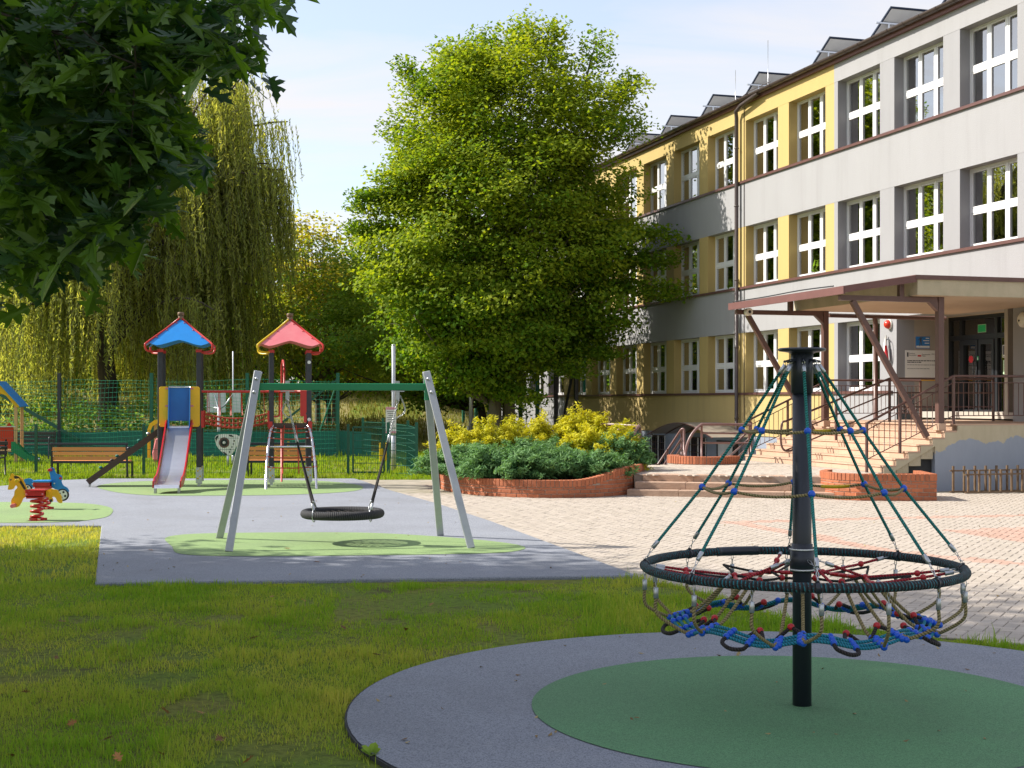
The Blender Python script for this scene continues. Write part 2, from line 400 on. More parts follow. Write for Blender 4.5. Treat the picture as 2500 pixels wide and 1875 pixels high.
defm('plaster_pale', (0.50, 0.38, 0.16), 0.85, namt=0.4, nscale=1.0, stretch=(1, 1, 0.3), col2=(0.42, 0.31, 0.12), bscale=45, bstr=0.25, streak=0.22)
defm('plaster_lime', (0.62, 0.60, 0.06), 0.85, namt=0.25, nscale=1.2)
defm('base_blue', (0.25, 0.285, 0.35), 0.85, namt=0.5, nscale=1.5, stretch=(1, 1, 0.3), col2=(0.19, 0.21, 0.25), bscale=45, bstr=0.2)
defm('concrete_stain', (0.50, 0.43, 0.31), 0.85, namt=0.8, nscale=2.4, stretch=(1, 1, 0.5), col2=(0.36, 0.32, 0.215), bscale=30, bstr=0.3)
defm('soffit', (0.55, 0.43, 0.31), 0.85, namt=0.4, nscale=1.4, col2=(0.45, 0.33, 0.22))
defm('recess_wall', (0.40, 0.35, 0.30), 0.85, namt=0.3, nscale=1.4, bscale=45, bstr=0.2)
defm('flash', (0.130, 0.062, 0.055), 0.4, namt=0.4, nscale=4)
defm('flash_red', (0.155, 0.066, 0.060), 0.5, namt=0.4, nscale=4)
defm('gutter', (0.075, 0.055, 0.050), 0.35, namt=0.4, nscale=4)
defm('pvc_white', (0.74, 0.74, 0.74), 0.3)
defm('curtain_green', (0.10, 0.62, 0.38), 0.8)
defm('curtain_pale', (0.68, 0.78, 0.73), 0.8)
defm('room', (0.48, 0.44, 0.38), 0.9, namt=0.5, nscale=0.7)
defm('roof_sheet', (0.26, 0.25, 0.25), 0.5)
defm('panel_back', (0.68, 0.69, 0.71), 0.4, namt=0.3, nscale=3)
defm('panel_frame', (0.02, 0.03, 0.055), 0.3, metal=0.5)
defm('panel_cells', (0.01, 0.015, 0.04), 0.12)
defm('alu', (0.62, 0.63, 0.66), 0.35, metal=0.8)
defm('door_frame', (0.014, 0.016, 0.020), 0.4)
defm('sign_white', (0.78, 0.76, 0.72), 0.5)
defm('sign_blue', (0.035, 0.20, 0.52), 0.4)
defm('sign_text', (0.08, 0.08, 0.09), 0.6)
defm('sign_green', (0.01, 0.42, 0.12), 0.4)
defm('sign_lime', (0.42, 0.58, 0.36), 0.5)
defm('sign_yellow', (0.72, 0.38, 0.03), 0.5)
defm('sign_pink', (0.70, 0.30, 0.36), 0.5)
defm('bark', (0.085, 0.066, 0.048), 0.9, namt=0.8, nscale=7, stretch=(1, 1, 0.25), col2=(0.04, 0.03, 0.022), bscale=22, bstr=0.7)
defm('bark_grey', (0.15, 0.125, 0.09), 0.9, namt=0.8, nscale=6, stretch=(1, 1, 0.25), col2=(0.075, 0.06, 0.04), bscale=18, bstr=0.6)
defm('twig', (0.05, 0.045, 0.026), 0.85)
defm('soil', (0.055, 0.040, 0.026), 0.95, namt=0.7, nscale=8, bscale=30, bstr=0.6)
defm('tyre', (0.012, 0.012, 0.014), 0.6)
defm('fallen', (0.30, 0.13, 0.035), 0.75, rand=0.45, namt=0.5, nscale=60, col2=(0.20, 0.10, 0.04))
defm('yellow_steel', (0.72, 0.47, 0.01), 0.35)
defm('siren', (0.55, 0.03, 0.012), 0.25)
defm('poly_roof', (0.34, 0.29, 0.24), 0.35, namt=0.3, nscale=3)
defm('flag_red', (0.55, 0.02, 0.03), 0.7)
defm('lamp_white', (0.72, 0.69, 0.60), 0.35)
MT['rope_teal'] = rope_mat('rope_teal', (0.020, 0.26, 0.23), (0.008, 0.13, 0.12), 62, 2)
MT['rope_sand'] = rope_mat('rope_sand', (0.36, 0.29, 0.13), (0.19, 0.145, 0.06), 62, 2)
MT['rope_red'] = rope_mat('rope_red', (0.48, 0.02, 0.035), (0.20, 0.008, 0.014), 60, 1)
MT['rope_black'] = rope_mat('rope_black', (0.030, 0.022, 0.020), (0.008, 0.007, 0.007), 70, 2)
MT['rope_cyan'] = rope_mat('rope_cyan', (0.014, 0.27, 0.38), (0.008, 0.13, 0.20), 62, 2)
MT['ring_wrap'] = rope_mat('ring_wrap', (0.040, 0.036, 0.040), (0.006, 0.006, 0.008), 48, 1, bstr=1.0, fleck=((0.012, 0.20, 0.24), 0.80, 90))
MT['nest_wrap'] = rope_mat('nest_wrap', (0.030, 0.030, 0.036), (0.006, 0.006, 0.008), 42, 3, bstr=1.0)
MT['net_red'] = rope_mat('net_red', (0.55, 0.075, 0.03), (0.33, 0.03, 0.015), 50, 1)

def glass_mat(name, tintc=(0.75, 0.8, 0.78), refl=0.12):
    m = bpy.data.materials.new(name); m.use_nodes = True; nt = m.node_tree; nt.nodes.clear()
    out = nd(nt, 'ShaderNodeOutputMaterial'); t = nd(nt, 'ShaderNodeBsdfTransparent'); t.inputs[0].default_value = c4(tintc)
    g = nd(nt, 'ShaderNodeBsdfGlossy'); g.inputs['Roughness'].default_value = 0.01; g.inputs[0].default_value = (1, 1, 1, 1)
    fr = nd(nt, 'ShaderNodeFresnel', IOR=1.5); ad = nd(nt, 'ShaderNodeMath', _operation='MULTIPLY_ADD'); ad.inputs[1].default_value = 2.3; ad.inputs[2].default_value = refl
    nt.links.new(fr.outputs[0], ad.inputs[0]); ms = nd(nt, 'ShaderNodeMixShader'); nt.links.new(ad.outputs[0], ms.inputs[0])
    nt.links.new(t.outputs[0], ms.inputs[1]); nt.links.new(g.outputs[0], ms.inputs[2]); nt.links.new(ms.outputs[0], out.inputs[0])
    return m
MT['glass'] = glass_mat('glass', (0.85, 0.88, 0.87), 0.28); MT['door_glass'] = glass_mat('door_glass', (0.55, 0.57, 0.56), 0.05)
MT['poly_sheet'] = glass_mat('poly_sheet', (0.55, 0.50, 0.45), 0.10)
# ================================================================ THE SETTING: ground, surfaces, grass
UV_ = Vector((-0.29, 0.957, 0)).normalized(); NV_ = Vector((-UV_.y, UV_.x, 0))        # along / out of the school front
P0 = Vector((11.10, 30.2, 0))
def FB(s, e, h=0.0):
    "point s metres along the school front, e metres out from it, h up"
    return P0 + UV_ * s + NV_ * e + Vector((0, 0, h))
FRZ = math.atan2(UV_.y, UV_.x)

PAD = [(-3.94, 13.16), (1.24, 13.75), (-0.295, 19.97), (-1.24, 23.4), (-2.32, 26.84), (-3.25, 30.2), (-3.5, 31.0), (-9.2, 31.0), (-10.0, 30.2),
       (-10.3, 28.6), (-10.7, 27.4), (-13, 26.9), (-13, 19.3), (-5.69, 19.3)]
PLAZA = [(1.24, 13.75), (-0.295, 19.97), (-1.24, 23.4), (-2.32, 26.84), (-3.25, 30.2), (-3.4, 31.0), (2.6, 31.0), (6.2, 29.5), (7.6, 27.3), (15, 29.5), (15, 6.2), (9, 8.2), (3.8, 9.9),
         (3.05, 10.35), (2.25, 11.2), (1.80, 12.7)]
CC = (1.641, 7.88); CRO, CRI = 2.57, 1.53                                             # carousel pad
HOLE = [(2.75, 29.9), (5.1, 30.7), (6.0, 32.2), (6.8, 33.4), FB(3.9, 0.1).to_2d()[:], FB(3.9, -0.6).to_2d()[:], FB(27, -0.6).to_2d()[:], FB(27, 2.2).to_2d()[:], (1.2, 43), (1.9, 36)]

def hill_h(x, y):
    t = np.clip((y - 47) / 36, 0, 1); t = t * t * (3 - 2 * t)
    k = np.clip((1.0 - x) / 6.0, 0, 1)
    return 2.6 * t * k
xs = sorted(set([-150, -90, -60, -45, -36] + [round(-30 + 1.0 * i, 2) for i in range(0, 31)] + [round(0.5 * i, 2) for i in range(0, 25)] + [14, 18, 24, 34, 50, 80, 150]))
ys = sorted(set([-60, -30, -15, -8, -4, 0] + [2 * i for i in range(0, 14)] + [round(28 + 0.5 * i, 2) for i in range(0, 68)] + [64, 67, 70, 74, 78, 82, 88, 95, 105, 130, 170, 230, 330]))
gm = MB(); vid = {}
def gv(i, j):
    if (i, j) not in vid:
        vid[(i, j)] = len(gm.v); x, y = xs[i], ys[j]; gm.v.append(Vector((x, y, float(hill_h(np.float64(x), np.float64(y))))))
    return vid[(i, j)]
for i in range(len(xs) - 1):
    for j in range(len(ys) - 1):
        if inpoly((xs[i] + xs[i + 1]) / 2, (ys[j] + ys[j + 1]) / 2, HOLE): continue
        gm.face([gv(i, j), gv(i + 1, j), gv(i + 1, j + 1), gv(i, j + 1)], None, True)
# lawn material: layered patches of green, straw and bare earth
m = bpy.data.materials.new('lawn'); m.use_nodes = True; nt = m.node_tree; p = nt.nodes['Principled BSDF']; p.inputs['Roughness'].default_value = 0.9; p.inputs['Specular IOR Level'].default_value = 0.15
geo = nd(nt, 'ShaderNodeNewGeometry')
def lmix(prev, scale, lo, hi, col, det=4):
    n = nd(nt, 'ShaderNodeTexNoise', Scale=scale, Detail=det, Roughness=0.65); nt.links.new(geo.outputs['Position'], n.inputs['Vector'])
    r = nd(nt, 'ShaderNodeMapRange'); r.inputs[1].default_value = lo; r.inputs[2].default_value = hi; nt.links.new(n.outputs['Fac'], r.inputs[0])
    x = nt.nodes.new('ShaderNodeMix'); x.data_type = 'RGBA'; nt.links.new(r.outputs[0], x.inputs[0])
    if isinstance(prev, tuple): x.inputs[6].default_value = prev
    else: nt.links.new(prev, x.inputs[6])
    x.inputs[7].default_value = c4(col); return x.outputs[2]
c = lmix((0.14, 0.21, 0.025, 1), 0.35, 0.42, 0.62, (0.22, 0.205, 0.045)); c = lmix(c, 14, 0.45, 0.75, (0.05, 0.075, 0.012)); c = lmix(c, 1.9, 0.60, 0.70, (0.085, 0.066, 0.036))
nt.links.new(c, p.inputs['Base Color'])
nb = nd(nt, 'ShaderNodeTexNoise', Scale=45.0, Detail=4); nt.links.new(geo.outputs['Position'], nb.inputs['Vector']); bp = nd(nt, 'ShaderNodeBump', Strength=0.8, Distance=0.03); nt.links.new(nb.outputs['Fac'], bp.inputs['Height']); nt.links.new(bp.outputs[0], p.inputs['Normal'])
MT['lawn'] = m
ground = gm.build('ground', MT['lawn'], kind='structure')

# hill turf behind: dry meadow over the slope is the same sheet; a separate dry sheet 1 cm above it
mm_ = mat('dry_meadow', (0.24, 0.20, 0.065), 0.95, namt=0.8, nscale=0.5, col2=(0.13, 0.145, 0.035), bscale=18, bstr=0.8)
hm = MB(); hx = [-80, -60, -45, -36, -30, -25, -20, -16, -12, -8, -4, -1.5]; hy = [48, 51, 54, 57, 60, 64, 68, 72, 76, 82, 90]
for i in range(len(hx) - 1):
    for j in range(len(hy) - 1):
        hm.quad(*[(a, b, float(hill_h(np.float64(a), np.float64(b))) + 0.03) for a, b in ((hx[i], hy[j]), (hx[i + 1], hy[j]), (hx[i + 1], hy[j + 1]), (hx[i], hy[j + 1]))])
hm.build('meadow_slope', mm_, kind='structure')

def slab(name, poly, z0, z1, m, bevel=0.0):
    b = MB(); b.prism(poly, z0, z1); return b.build(name, m, kind='structure', bevel=bevel)
def smooth_poly(P, n=6):
    return [(v.x, v.y) for v in catmull([(a, b, 0) for a, b in P], n, True)]
slab('playground_surface', PAD, -0.15, 0.035, MT['rubber_grey'], 0.012)
# green safety patches flush in the grey: sheets 4 mm proud
def patch(P, mt, n=7, z=0.0395):
    b = MB(); b.poly([(x, y, z) for x, y in smooth_poly(P, n)]); return b.build('green_surface', mt, kind='structure')
swing_patch = [gp(*q).to_2d()[:] for q in ((420, 1342), (403, 1322), (440, 1313), (520, 1309), (700, 1307), (900, 1308), (1080, 1318), (1220, 1331), (1282, 1344), (1240, 1356), (1100, 1361), (800, 1365), (560, 1366), (440, 1360))]
patch(swing_patch, MT['rubber_green'])
tower_patch = [gp(*q).to_2d()[:] for q in ((240, 1190), (330, 1180), (480, 1177), (640, 1176), (790, 1179), (880, 1190), (860, 1204), (700, 1213), (500, 1215), (360, 1214), (270, 1204))]
patch(tower_patch, MT['rubber_green'])
horse_patch = [(-12.9, 23.6), (-9, 23.7), (-7.4, 23.5), (-6.55, 22.6), (-6.1, 21.2), (-6.05, 20.3), (-6.5, 19.72), (-8.2, 19.62), (-12.9, 19.6)]
patch(horse_patch, MT['rubber_green'])

# carousel pad: grey disc with a raised dark edge, deep green disc
def disc(r, n=96): return [(CC[0] + r * math.cos(2 * math.pi * k / n), CC[1] + r * math.sin(2 * math.pi * k / n)) for k in range(n)]
b = MB(); b.m = 1; b.prism(disc(CRO), -0.15, 0.024); b.m = 0; b.poly([(x, y, 0.0285) for x, y in disc(CRO - 0.012)])
b.build('carousel_surface', [MT['rubber_grey'], MT['rubber_edge']], kind='structure')
b = MB(); b.poly([(x, y, 0.0330) for x, y in disc(CRI)]); b.build('green_surface', MT['rubber_deep'], kind='structure')

# the paved plaza: joint sand sheet and herringbone pavers, the 300 nearest as single pieces
plaza = slab('plaza', PLAZA, -0.15, 0.004, MT['joint_sand'])
W = 0.10; GAP = 0.006; ca, sa = math.cos(R(16.9 + 45)), math.sin(R(16.9 + 45))
red_tri = [gp(*q).to_2d()[:] for q in ((2291, 1297), (2520, 1287), (2900, 1285), (2900, 1360), (2520, 1328))]
def near_path(x, y, P, w):
    for (a, b_), (c_, d) in zip(P[:-1], P[1:]):
        L2 = (c_ - a) ** 2 + (d - b_) ** 2; t = max(0, min(1, ((x - a) * (c_ - a) + (y - b_) * (d - b_)) / L2))
        if (x - a - t * (c_ - a)) ** 2 + (y - b_ - t * (d - b_)) ** 2 < w * w: return True
    return False
band1 = [gp(*q).to_2d()[:] for q in ((1785, 1277), (2100, 1268), (2500, 1260), (2800, 1255))]
band2 = [gp(*q).to_2d()[:] for q in ((1785, 1277), (1893, 1295), (1997, 1313), (2133, 1342), (2268, 1360), (2500, 1379), (2800, 1400))]
EXCL = []                                                       # filled by the planters below
pl = []
lim = 260
for i in range(-lim, lim):
    for j in range(-lim, lim):
        r_ = (i - j) % 4
        if r_ == 0: cx, cy, hor = (i + 1.0) * W, (j + 0.5) * W, True
        elif r_ == 3: cx, cy, hor = (i + 0.5) * W, (j + 1.0) * W, False
        else: continue
        x = 4.0 + cx * ca - cy * sa; y = 19.0 + cx * sa + cy * ca
        if not (7 < y < 26.4) or x > 0.40 * y + 0.6 or x < -0.3 * y: continue
        if not inpoly(x, y, PLAZA): continue
        red = near_path(x, y, band1, 0.17) or near_path(x, y, band2, 0.17) or inpoly(x, y, red_tri)
        pl.append((y, x, hor, red))
pl.sort()
base_rz = R(16.9 + 45)
pm = MB(); pm.box((0, 0, 0.0), (2 * W - GAP, W - GAP, 0.016)); pav_me = pm.mesh('paver', MT['paver'], bevel=0.004)
pav_me_red = pav_me.copy(); pav_me_red.materials[0] = MT['paver_red']
vis = [q for q in pl if abs(q[1]) < q[0] * 0.372][:300]; vset = set((q[0], q[1]) for q in vis)
for (y, x, hor, red) in vis:
    inst('paver', pav_me_red if red else pav_me, plaza, TR((x, y, 0.005 + rng.normal(0, 0.0012)), base_rz + (0 if hor else R(90)) + rng.normal(0, 0.006)))
bm_ = {False: MB(), True: MB()}
for (y, x, hor, red) in pl:
    if (y, x) in vset: continue
    b = bm_[red]; b.cur = float(np.clip(rng.normal(0.4, 0.3), 0, 1)); rz = base_rz + (0 if hor else R(90)) + rng.normal(0, 0.006)
    M_ = TR((x, y, 0.012 + rng.normal(0, 0.0012)), rz); a, h_ = W - GAP / 2, W / 2 - GAP / 2; k = 0.004
    vb = len(b.v)
    for (dx, dy, z) in ((-a, -h_, -0.008), (a, -h_, -0.008), (a, h_, -0.008), (-a, h_, -0.008), (-a + k, -h_ + k, 0), (a - k, -h_ + k, 0), (a - k, h_ - k, 0), (-a + k, h_ - k, 0)): b.v.append(M_ @ Vector((dx, dy, z)))
    b.face([vb + 4, vb + 5, vb + 6, vb + 7])
    for q in ((0, 1, 5, 4), (1, 2, 6, 5), (2, 3, 7, 6), (3, 0, 4, 7)): b.face([vb + t for t in q])
bm_[False].build('paver_field', MT['paver'], plaza, kind='stuff'); bm_[True].build('red_paver_field', MT['paver_red'], plaza, kind='stuff')

# ---------------------------------------------------------------- grass blades
def vnoise(x, y, seed):
    r2 = np.random.default_rng(seed); G = r2.random((64, 64))
    xi = np.floor(x).astype(int); yi = np.floor(y).astype(int); fx = x - xi; fy = y - yi; fx = fx * fx * (3 - 2 * fx); fy = fy * fy * (3 - 2 * fy)
    g = lambda a, b_: G[a % 64, b_ % 64]
    return (g(xi, yi) * (1 - fx) + g(xi + 1, yi) * fx) * (1 - fy) + (g(xi, yi + 1) * (1 - fx) + g(xi + 1, yi + 1) * fx) * fy
def np_mesh(name, verts, faces, tint, mats, mi=None, smooth=False):
    "verts (N,3), faces (M,k) of equal size"
    me = bpy.data.meshes.new(name); n, k = faces.shape
    me.vertices.add(len(verts)); me.vertices.foreach_set('co', verts.astype(np.float32).ravel())
    me.loops.add(n * k); me.loops.foreach_set('vertex_index', faces.astype(np.int32).ravel())
    me.polygons.add(n); me.polygons.foreach_set('loop_start', np.arange(0, n * k, k, dtype=np.int32))
    a = me.attributes.new('tint', 'FLOAT', 'FACE'); a.data.foreach_set('value', tint.astype(np.float32))
    if smooth: me.polygons.foreach_set('use_smooth', np.ones(n, bool))
    for m_ in mats: me.materials.append(m_)
    me.update(calc_edges=True); return me
def blades(x, y, z, h, w, lean=0.5, seed=3, tintv=None):
    r2 = np.random.default_rng(seed); N = len(x)
    a = r2.random(N) * 2 * np.pi; l = np.abs(r2.normal(0, lean, N)) * h; la = r2.random(N) * 2 * np.pi
    dx, dy = np.cos(a) * w / 2, np.sin(a) * w / 2; lx, ly = np.cos(la) * l, np.sin(la) * l
    hz = np.sqrt(np.maximum(h * h - l * l, (0.35 * h) ** 2))
    V = np.empty((N, 5, 3))
    V[:, 0] = np.stack([x - dx, y - dy, z], 1); V[:, 1] = np.stack([x + dx, y + dy, z], 1)
    V[:, 2] = np.stack([x + dx * .8 + lx * .35, y + dy * .8 + ly * .35, z + hz * .6], 1); V[:, 3] = np.stack([x - dx * .8 + lx * .35, y - dy * .8 + ly * .35, z + hz * .6], 1)
    V[:, 4] = np.stack([x + lx, y + ly, z + hz], 1)
    b5 = np.arange(N)[:, None] * 5
    Fc = np.concatenate([b5 + np.array([[0, 1, 2]]), b5 + np.array([[0, 2, 3]]), b5 + np.array([[3, 2, 4]])], 0)
    return V.reshape(-1, 3), Fc, np.tile(tintv, 3)
MT['grass'] = leaf_mat('grass', (0.215, 0.390, 0.026), (0.58, 0.53, 0.11), trans=0.45, rough=0.55, spec=0.2, tmul=(1.2, 1.15, 0.5))
def clear_of(x, y):
    k = ~inpoly_np(x, y, PAD) & ~inpoly_np(x, y, PLAZA) & (((x - CC[0]) ** 2 + (y - CC[1]) ** 2) > (CRO + 0.004) ** 2) & ~inpoly_np(x, y, HOLE)
    return k
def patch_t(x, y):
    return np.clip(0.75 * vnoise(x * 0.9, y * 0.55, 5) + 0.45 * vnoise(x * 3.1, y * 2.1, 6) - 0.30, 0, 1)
GX = []; GY = []; GH = []; GW = []
def sow(y0, y1, dens, h0, w0, xl=-0.385, xr=0.40, thin=0.0):
    area = (xr - xl) * (y1 * y1 - y0 * y0) / 2; N = int(area * dens)
    y = np.sqrt(rng.random(N) * (y1 * y1 - y0 * y0) + y0 * y0); x = (xl + (xr - xl) * rng.random(N)) * y
    k = clear_of(x, y)
    bare = vnoise(x * 1.7 + 9, y * 1.25, 8) * 0.65 + vnoise(x * 5 + 3, y * 4, 9) * 0.35
    k &= (rng.random(N) < np.clip((bare - 0.28) / 0.16, 0.06, 1))
    x, y = x[k], y[k]; n = len(x)
    h = h0 * (0.5 + 0.75 * rng.random(n)) * (0.5 + 1.0 * vnoise(x * 2.3, y * 2.3, 12)) * (1 + 0.8 * (vnoise(x * 6.1, y * 6.1, 13) > 0.78)); w = w0 * (0.7 + 0.6 * rng.random(n))
    GX.append(x); GY.append(y); GH.append(h); GW.append(w)
sow(5.8, 9.0, 6000, 0.038, 0.0042); sow(9.0, 13.3, 3700, 0.038, 0.0057); sow(13.3, 19.4, 900, 0.06, 0.009, xl=-0.40, xr=-0.20)
sow(10, 14, 1500, 0.075, 0.006, xl=0.05, xr=0.40)
x, y, h, w = [np.concatenate(q) for q in (GX, GY, GH, GW)]
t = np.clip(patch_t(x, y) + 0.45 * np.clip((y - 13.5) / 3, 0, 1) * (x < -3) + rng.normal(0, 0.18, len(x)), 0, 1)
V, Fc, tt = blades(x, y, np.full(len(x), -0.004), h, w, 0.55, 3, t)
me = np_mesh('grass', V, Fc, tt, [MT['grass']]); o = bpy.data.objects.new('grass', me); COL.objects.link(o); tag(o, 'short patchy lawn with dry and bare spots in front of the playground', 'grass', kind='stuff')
# sunlit strip beyond the pad
GX.clear(); GY.clear(); GH.clear(); GW.clear()
sow(26.5, 31.2, 240, 0.085, 0.018, xl=-0.40, xr=-0.28); sow(30.9, 34.5, 420, 0.085, 0.016, xl=-0.40, xr=0.02); sow(34.5, 47, 130, 0.10, 0.03, xl=-0.40, xr=0.0)
x, y, h, w = [np.concatenate(q) for q in (GX, GY, GH, GW)]
t = np.clip(0.12 + 0.5 * patch_t(x, y) + rng.normal(0, 0.15, len(x)), 0, 1)
V, Fc, tt = blades(x, y, np.zeros(len(x)) - 0.004, h, w, 0.5, 4, t)
MT['grass_far'] = leaf_mat('grass_far', (0.18, 0.32, 0.015), (0.36, 0.38, 0.045), trans=0.45, rough=0.6, spec=0.15, tmul=(1.3, 1.2, 0.5))
me = np_mesh('grass_strip', V, Fc, tt, [MT['grass_far']]); o = bpy.data.objects.new('grass_strip', me); COL.objects.link(o); tag(o, 'bright sunlit grass around the low mesh fence behind the play tower', 'grass', kind='stuff')
# dry tufts on the slope
N = 26000; y = 49 + 33 * rng.random(N); x = -0.40 * y * rng.random(N) - 0.5; k = x < -1
x, y = x[k], y[k]; h = 0.22 * (0.5 + rng.random(len(x))); w = np.full(len(x), 0.045); t = np.clip(rng.normal(0.5, 0.25, len(x)), 0, 1)
V, Fc, tt = blades(x, y, hill_h(x, y), h, w, 0.5, 5, t)
MT['grass_dry'] = leaf_mat('grass_dry', (0.16, 0.185, 0.035), (0.33, 0.27, 0.10), trans=0.3, rough=0.7, spec=0.1)
me = np_mesh('meadow_grass', V, Fc, tt, [MT['grass_dry']]); o = bpy.data.objects.new('meadow_grass', me); COL.objects.link(o); tag(o, 'dry yellowing meadow grass on the slope behind the sports court', 'grass', kind='stuff')
# ================================================================ THE SCHOOL
SILL = (2.00, 5.28, 8.56); TOP = (3.88, 7.16, 10.42); EAVE = 11.02; BASE_T = 0.70; BAY = 2.765; S_R = 2.327; PIL = 0.663; REC = 0.31
S0, S1 = -9.0, 53.0
school = thing('school_building', 'three storey yellow and grey school with rows of white framed windows', 'building', FB(0, 0, 0))
def sbox(b, s0, s1, e0, e1, h0, h1):
    M_ = basis(UV_, NV_, Vector((0, 0, 1)), FB((s0 + s1) / 2, (e0 + e1) / 2, (h0 + h1) / 2)); b.box(None, (abs(s1 - s0), abs(e1 - e0), h1 - h0), M=M_); return b
# NV x order: UV (x), NV (y), Z: left-handed check is not needed for boxes without culling
PIPE_S = 13.78
Y0, Y1, WH1 = 8.05, 30.5, 42.6         # yellow from Y0 to Y1, white to WH1, lime beyond
ENT0, ENT1 = 0.37, 4.98
def wall(s0, s1, h0, h1, mt, e0=-0.50, e1=0.0):
    b = MB(); sbox(b, s0, s1, e0, e1, h0, h1); return b.build('wall', MT[mt], school)
# spandrel bands
for (h0, h1) in ((TOP[0], SILL[1]), (TOP[1], SILL[2])):
    wall(S0, WH1, h0, h1, 'plaster_white'); wall(WH1, S1, h0, h1, 'plaster_lime')
wall(S0, Y0, TOP[2], EAVE, 'plaster_white'); wall(Y0, Y1, TOP[2], EAVE, 'plaster_yellow'); wall(Y1, WH1, TOP[2], EAVE, 'plaster_white'); wall(WH1, S1, TOP[2], EAVE, 'plaster_lime')
wall(S0, ENT0, 1.31, SILL[0], 'plaster_white'); wall(ENT1, Y0, 0.9, SILL[0], 'plaster_white'); wall(Y0, Y1, BASE_T, SILL[0], 'plaster_pale'); wall(Y1, WH1, BASE_T, SILL[0], 'plaster_white'); wall(WH1, S1, 0.95, SILL[0], 'plaster_lime')
# ground floor wall right of the entrance, above the recess
wall(S0, ENT0, SILL[0], TOP[0], 'plaster_grey'); wall(S0, ENT0, -1.0, 1.31, 'base_blue')
# pilasters between the windows: every one a piece
kmax = int((S1 - S_R) / BAY)
for fl in range(3):
    for k in range(-4, kmax + 1):
        a, c_ = S_R + BAY * k, S_R + BAY * k + PIL
        if c_ < S0 or a > S1: continue
        if fl == 0 and c_ < 5.2 and a < ENT1: continue
        if fl == 0 and a < ENT0: continue
        mid = (a + c_) / 2
        parts = []
        if a < Y0 < c_: parts = [(a, Y0, 'plaster_grey'), (Y0, c_, 'plaster_yellow')]
        elif mid < Y0: parts = [(a, c_, 'plaster_grey')]
        elif mid < Y1: parts = [(a, c_, 'plaster_yellow')]
        elif mid < WH1: parts = [(a, c_, 'plaster_grey')]
        else: parts = [(a, c_, 'plaster_lime' if fl else 'plaster_grey')]
        for (q0, q1, mt) in parts:
            b = MB(); sbox(b, q0, q1, -0.50, -0.004, SILL[fl], TOP[fl]); b.build('pilaster', MT[mt], school)
# basement band
for (a, c_, mt) in ((ENT1, 30.5, 'base_blue'), (30.5, S1, 'plaster_grey')):
    b = MB(); sbox(b, a, c_, -0.50, -0.03, -1.2, 0.70 if a < 30 else 0.70); b.build('wall', MT[mt], school)
b = MB(); sbox(b, WH1, S1, -0.5, -0.02, 0.70, 0.95); b.build('wall', MT['base_blue'], school)
b = MB(); sbox(b, ENT1, Y0, -0.5, -0.02, 0.70, 0.9); b.build('wall', MT['base_blue'], school)
# roof, body behind, rooms
b = MB(); sbox(b, S0, S1, -12, 0.16, EAVE, EAVE + 0.07)
b.build('roof', MT['roof_sheet'], school)
b = MB(); sbox(b, S0, S1, -12.2, -12, -1, EAVE); sbox(b, S1, S1 + 0.3, -12, -0.02, -1, EAVE); sbox(b, S0 - 0.3, S0, -12, -0.02, -1, EAVE); b.build('wall', MT['plaster_grey'], school)
b = MB()
for h in (1.5, 4.85, 8.1): sbox(b, S0, S1, -11.9, -0.52, h - 0.15, h)
sbox(b, S0, S1, -5.1, -5.0, 1.5, EAVE)
for s in np.arange(S0 + 2, S1, 8.3): sbox(b, s, s + 0.12, -5.0, -0.55, 1.5, EAVE)
b.build('room_wall', MT['room'], school)
# sills (brown sheet), fascia board and gutter, downpipe
for fl in range(3):
    b = MB(); sbox(b, (S0 if fl else Y0 - 2.9), S1, -0.30, 0.055, SILL[fl] + 0.002, SILL[fl] + 0.022); sbox(b, (S0 if fl else Y0 - 2.9), S1, 0.035, 0.056, SILL[fl] - 0.05, SILL[fl] + 0.001); b.build('sill', MT['flash'], school)
    if fl == 0:
        b = MB(); sbox(b, S0, ENT0 - 0.02, -0.20, 0.04, SILL[0] + 0.002, SILL[0] + 0.02)
b = MB(); sbox(b, S0, S1, 0.0, 0.10, EAVE - 0.11, EAVE - 0.002); b.build('fascia', MT['flash_red'], school)
b = MB()
nS = 12; prof = [(math.cos(math.pi + math.pi * t / nS) * 0.085, math.sin(math.pi + math.pi * t / nS) * 0.085) for t in range(nS + 1)]
for i in range(nS):
    a, c_ = prof[i], prof[i + 1]
    b.quad(FB(S0, 0.19 + a[0], EAVE + 0.06 + a[1]), FB(S1, 0.19 + a[0], EAVE + 0.06 + a[1]), FB(S1, 0.19 + c_[0], EAVE + 0.06 + c_[1]), FB(S0, 0.19 + c_[0], EAVE + 0.06 + c_[1]))
for s in np.arange(S0, 34, 0.7): b.tube([FB(s, 0.19 + q[0] * 1.06, EAVE + 0.06 + q[1] * 1.06) for q in prof], 0.008, 5)
g_ = b.build('gutter', MT['gutter'], school)
b = MB(); b.tube([FB(PIPE_S - 1.6, 0.19, EAVE - 0.02), FB(PIPE_S - 0.5, 0.21, EAVE - 0.16), FB(PIPE_S - 0.06, 0.17, EAVE - 0.26), FB(PIPE_S, 0.12, EAVE - 0.45), FB(PIPE_S, 0.12, -0.4)], 0.062, 12)
for h in (1.2, 3.4, 5.5, 7.8, 9.6): b.cyl(FB(PIPE_S, 0.12, h), FB(PIPE_S, 0.12, h + 0.05), 0.075, 12)
b.build('downpipe', MT['gutter'], school)
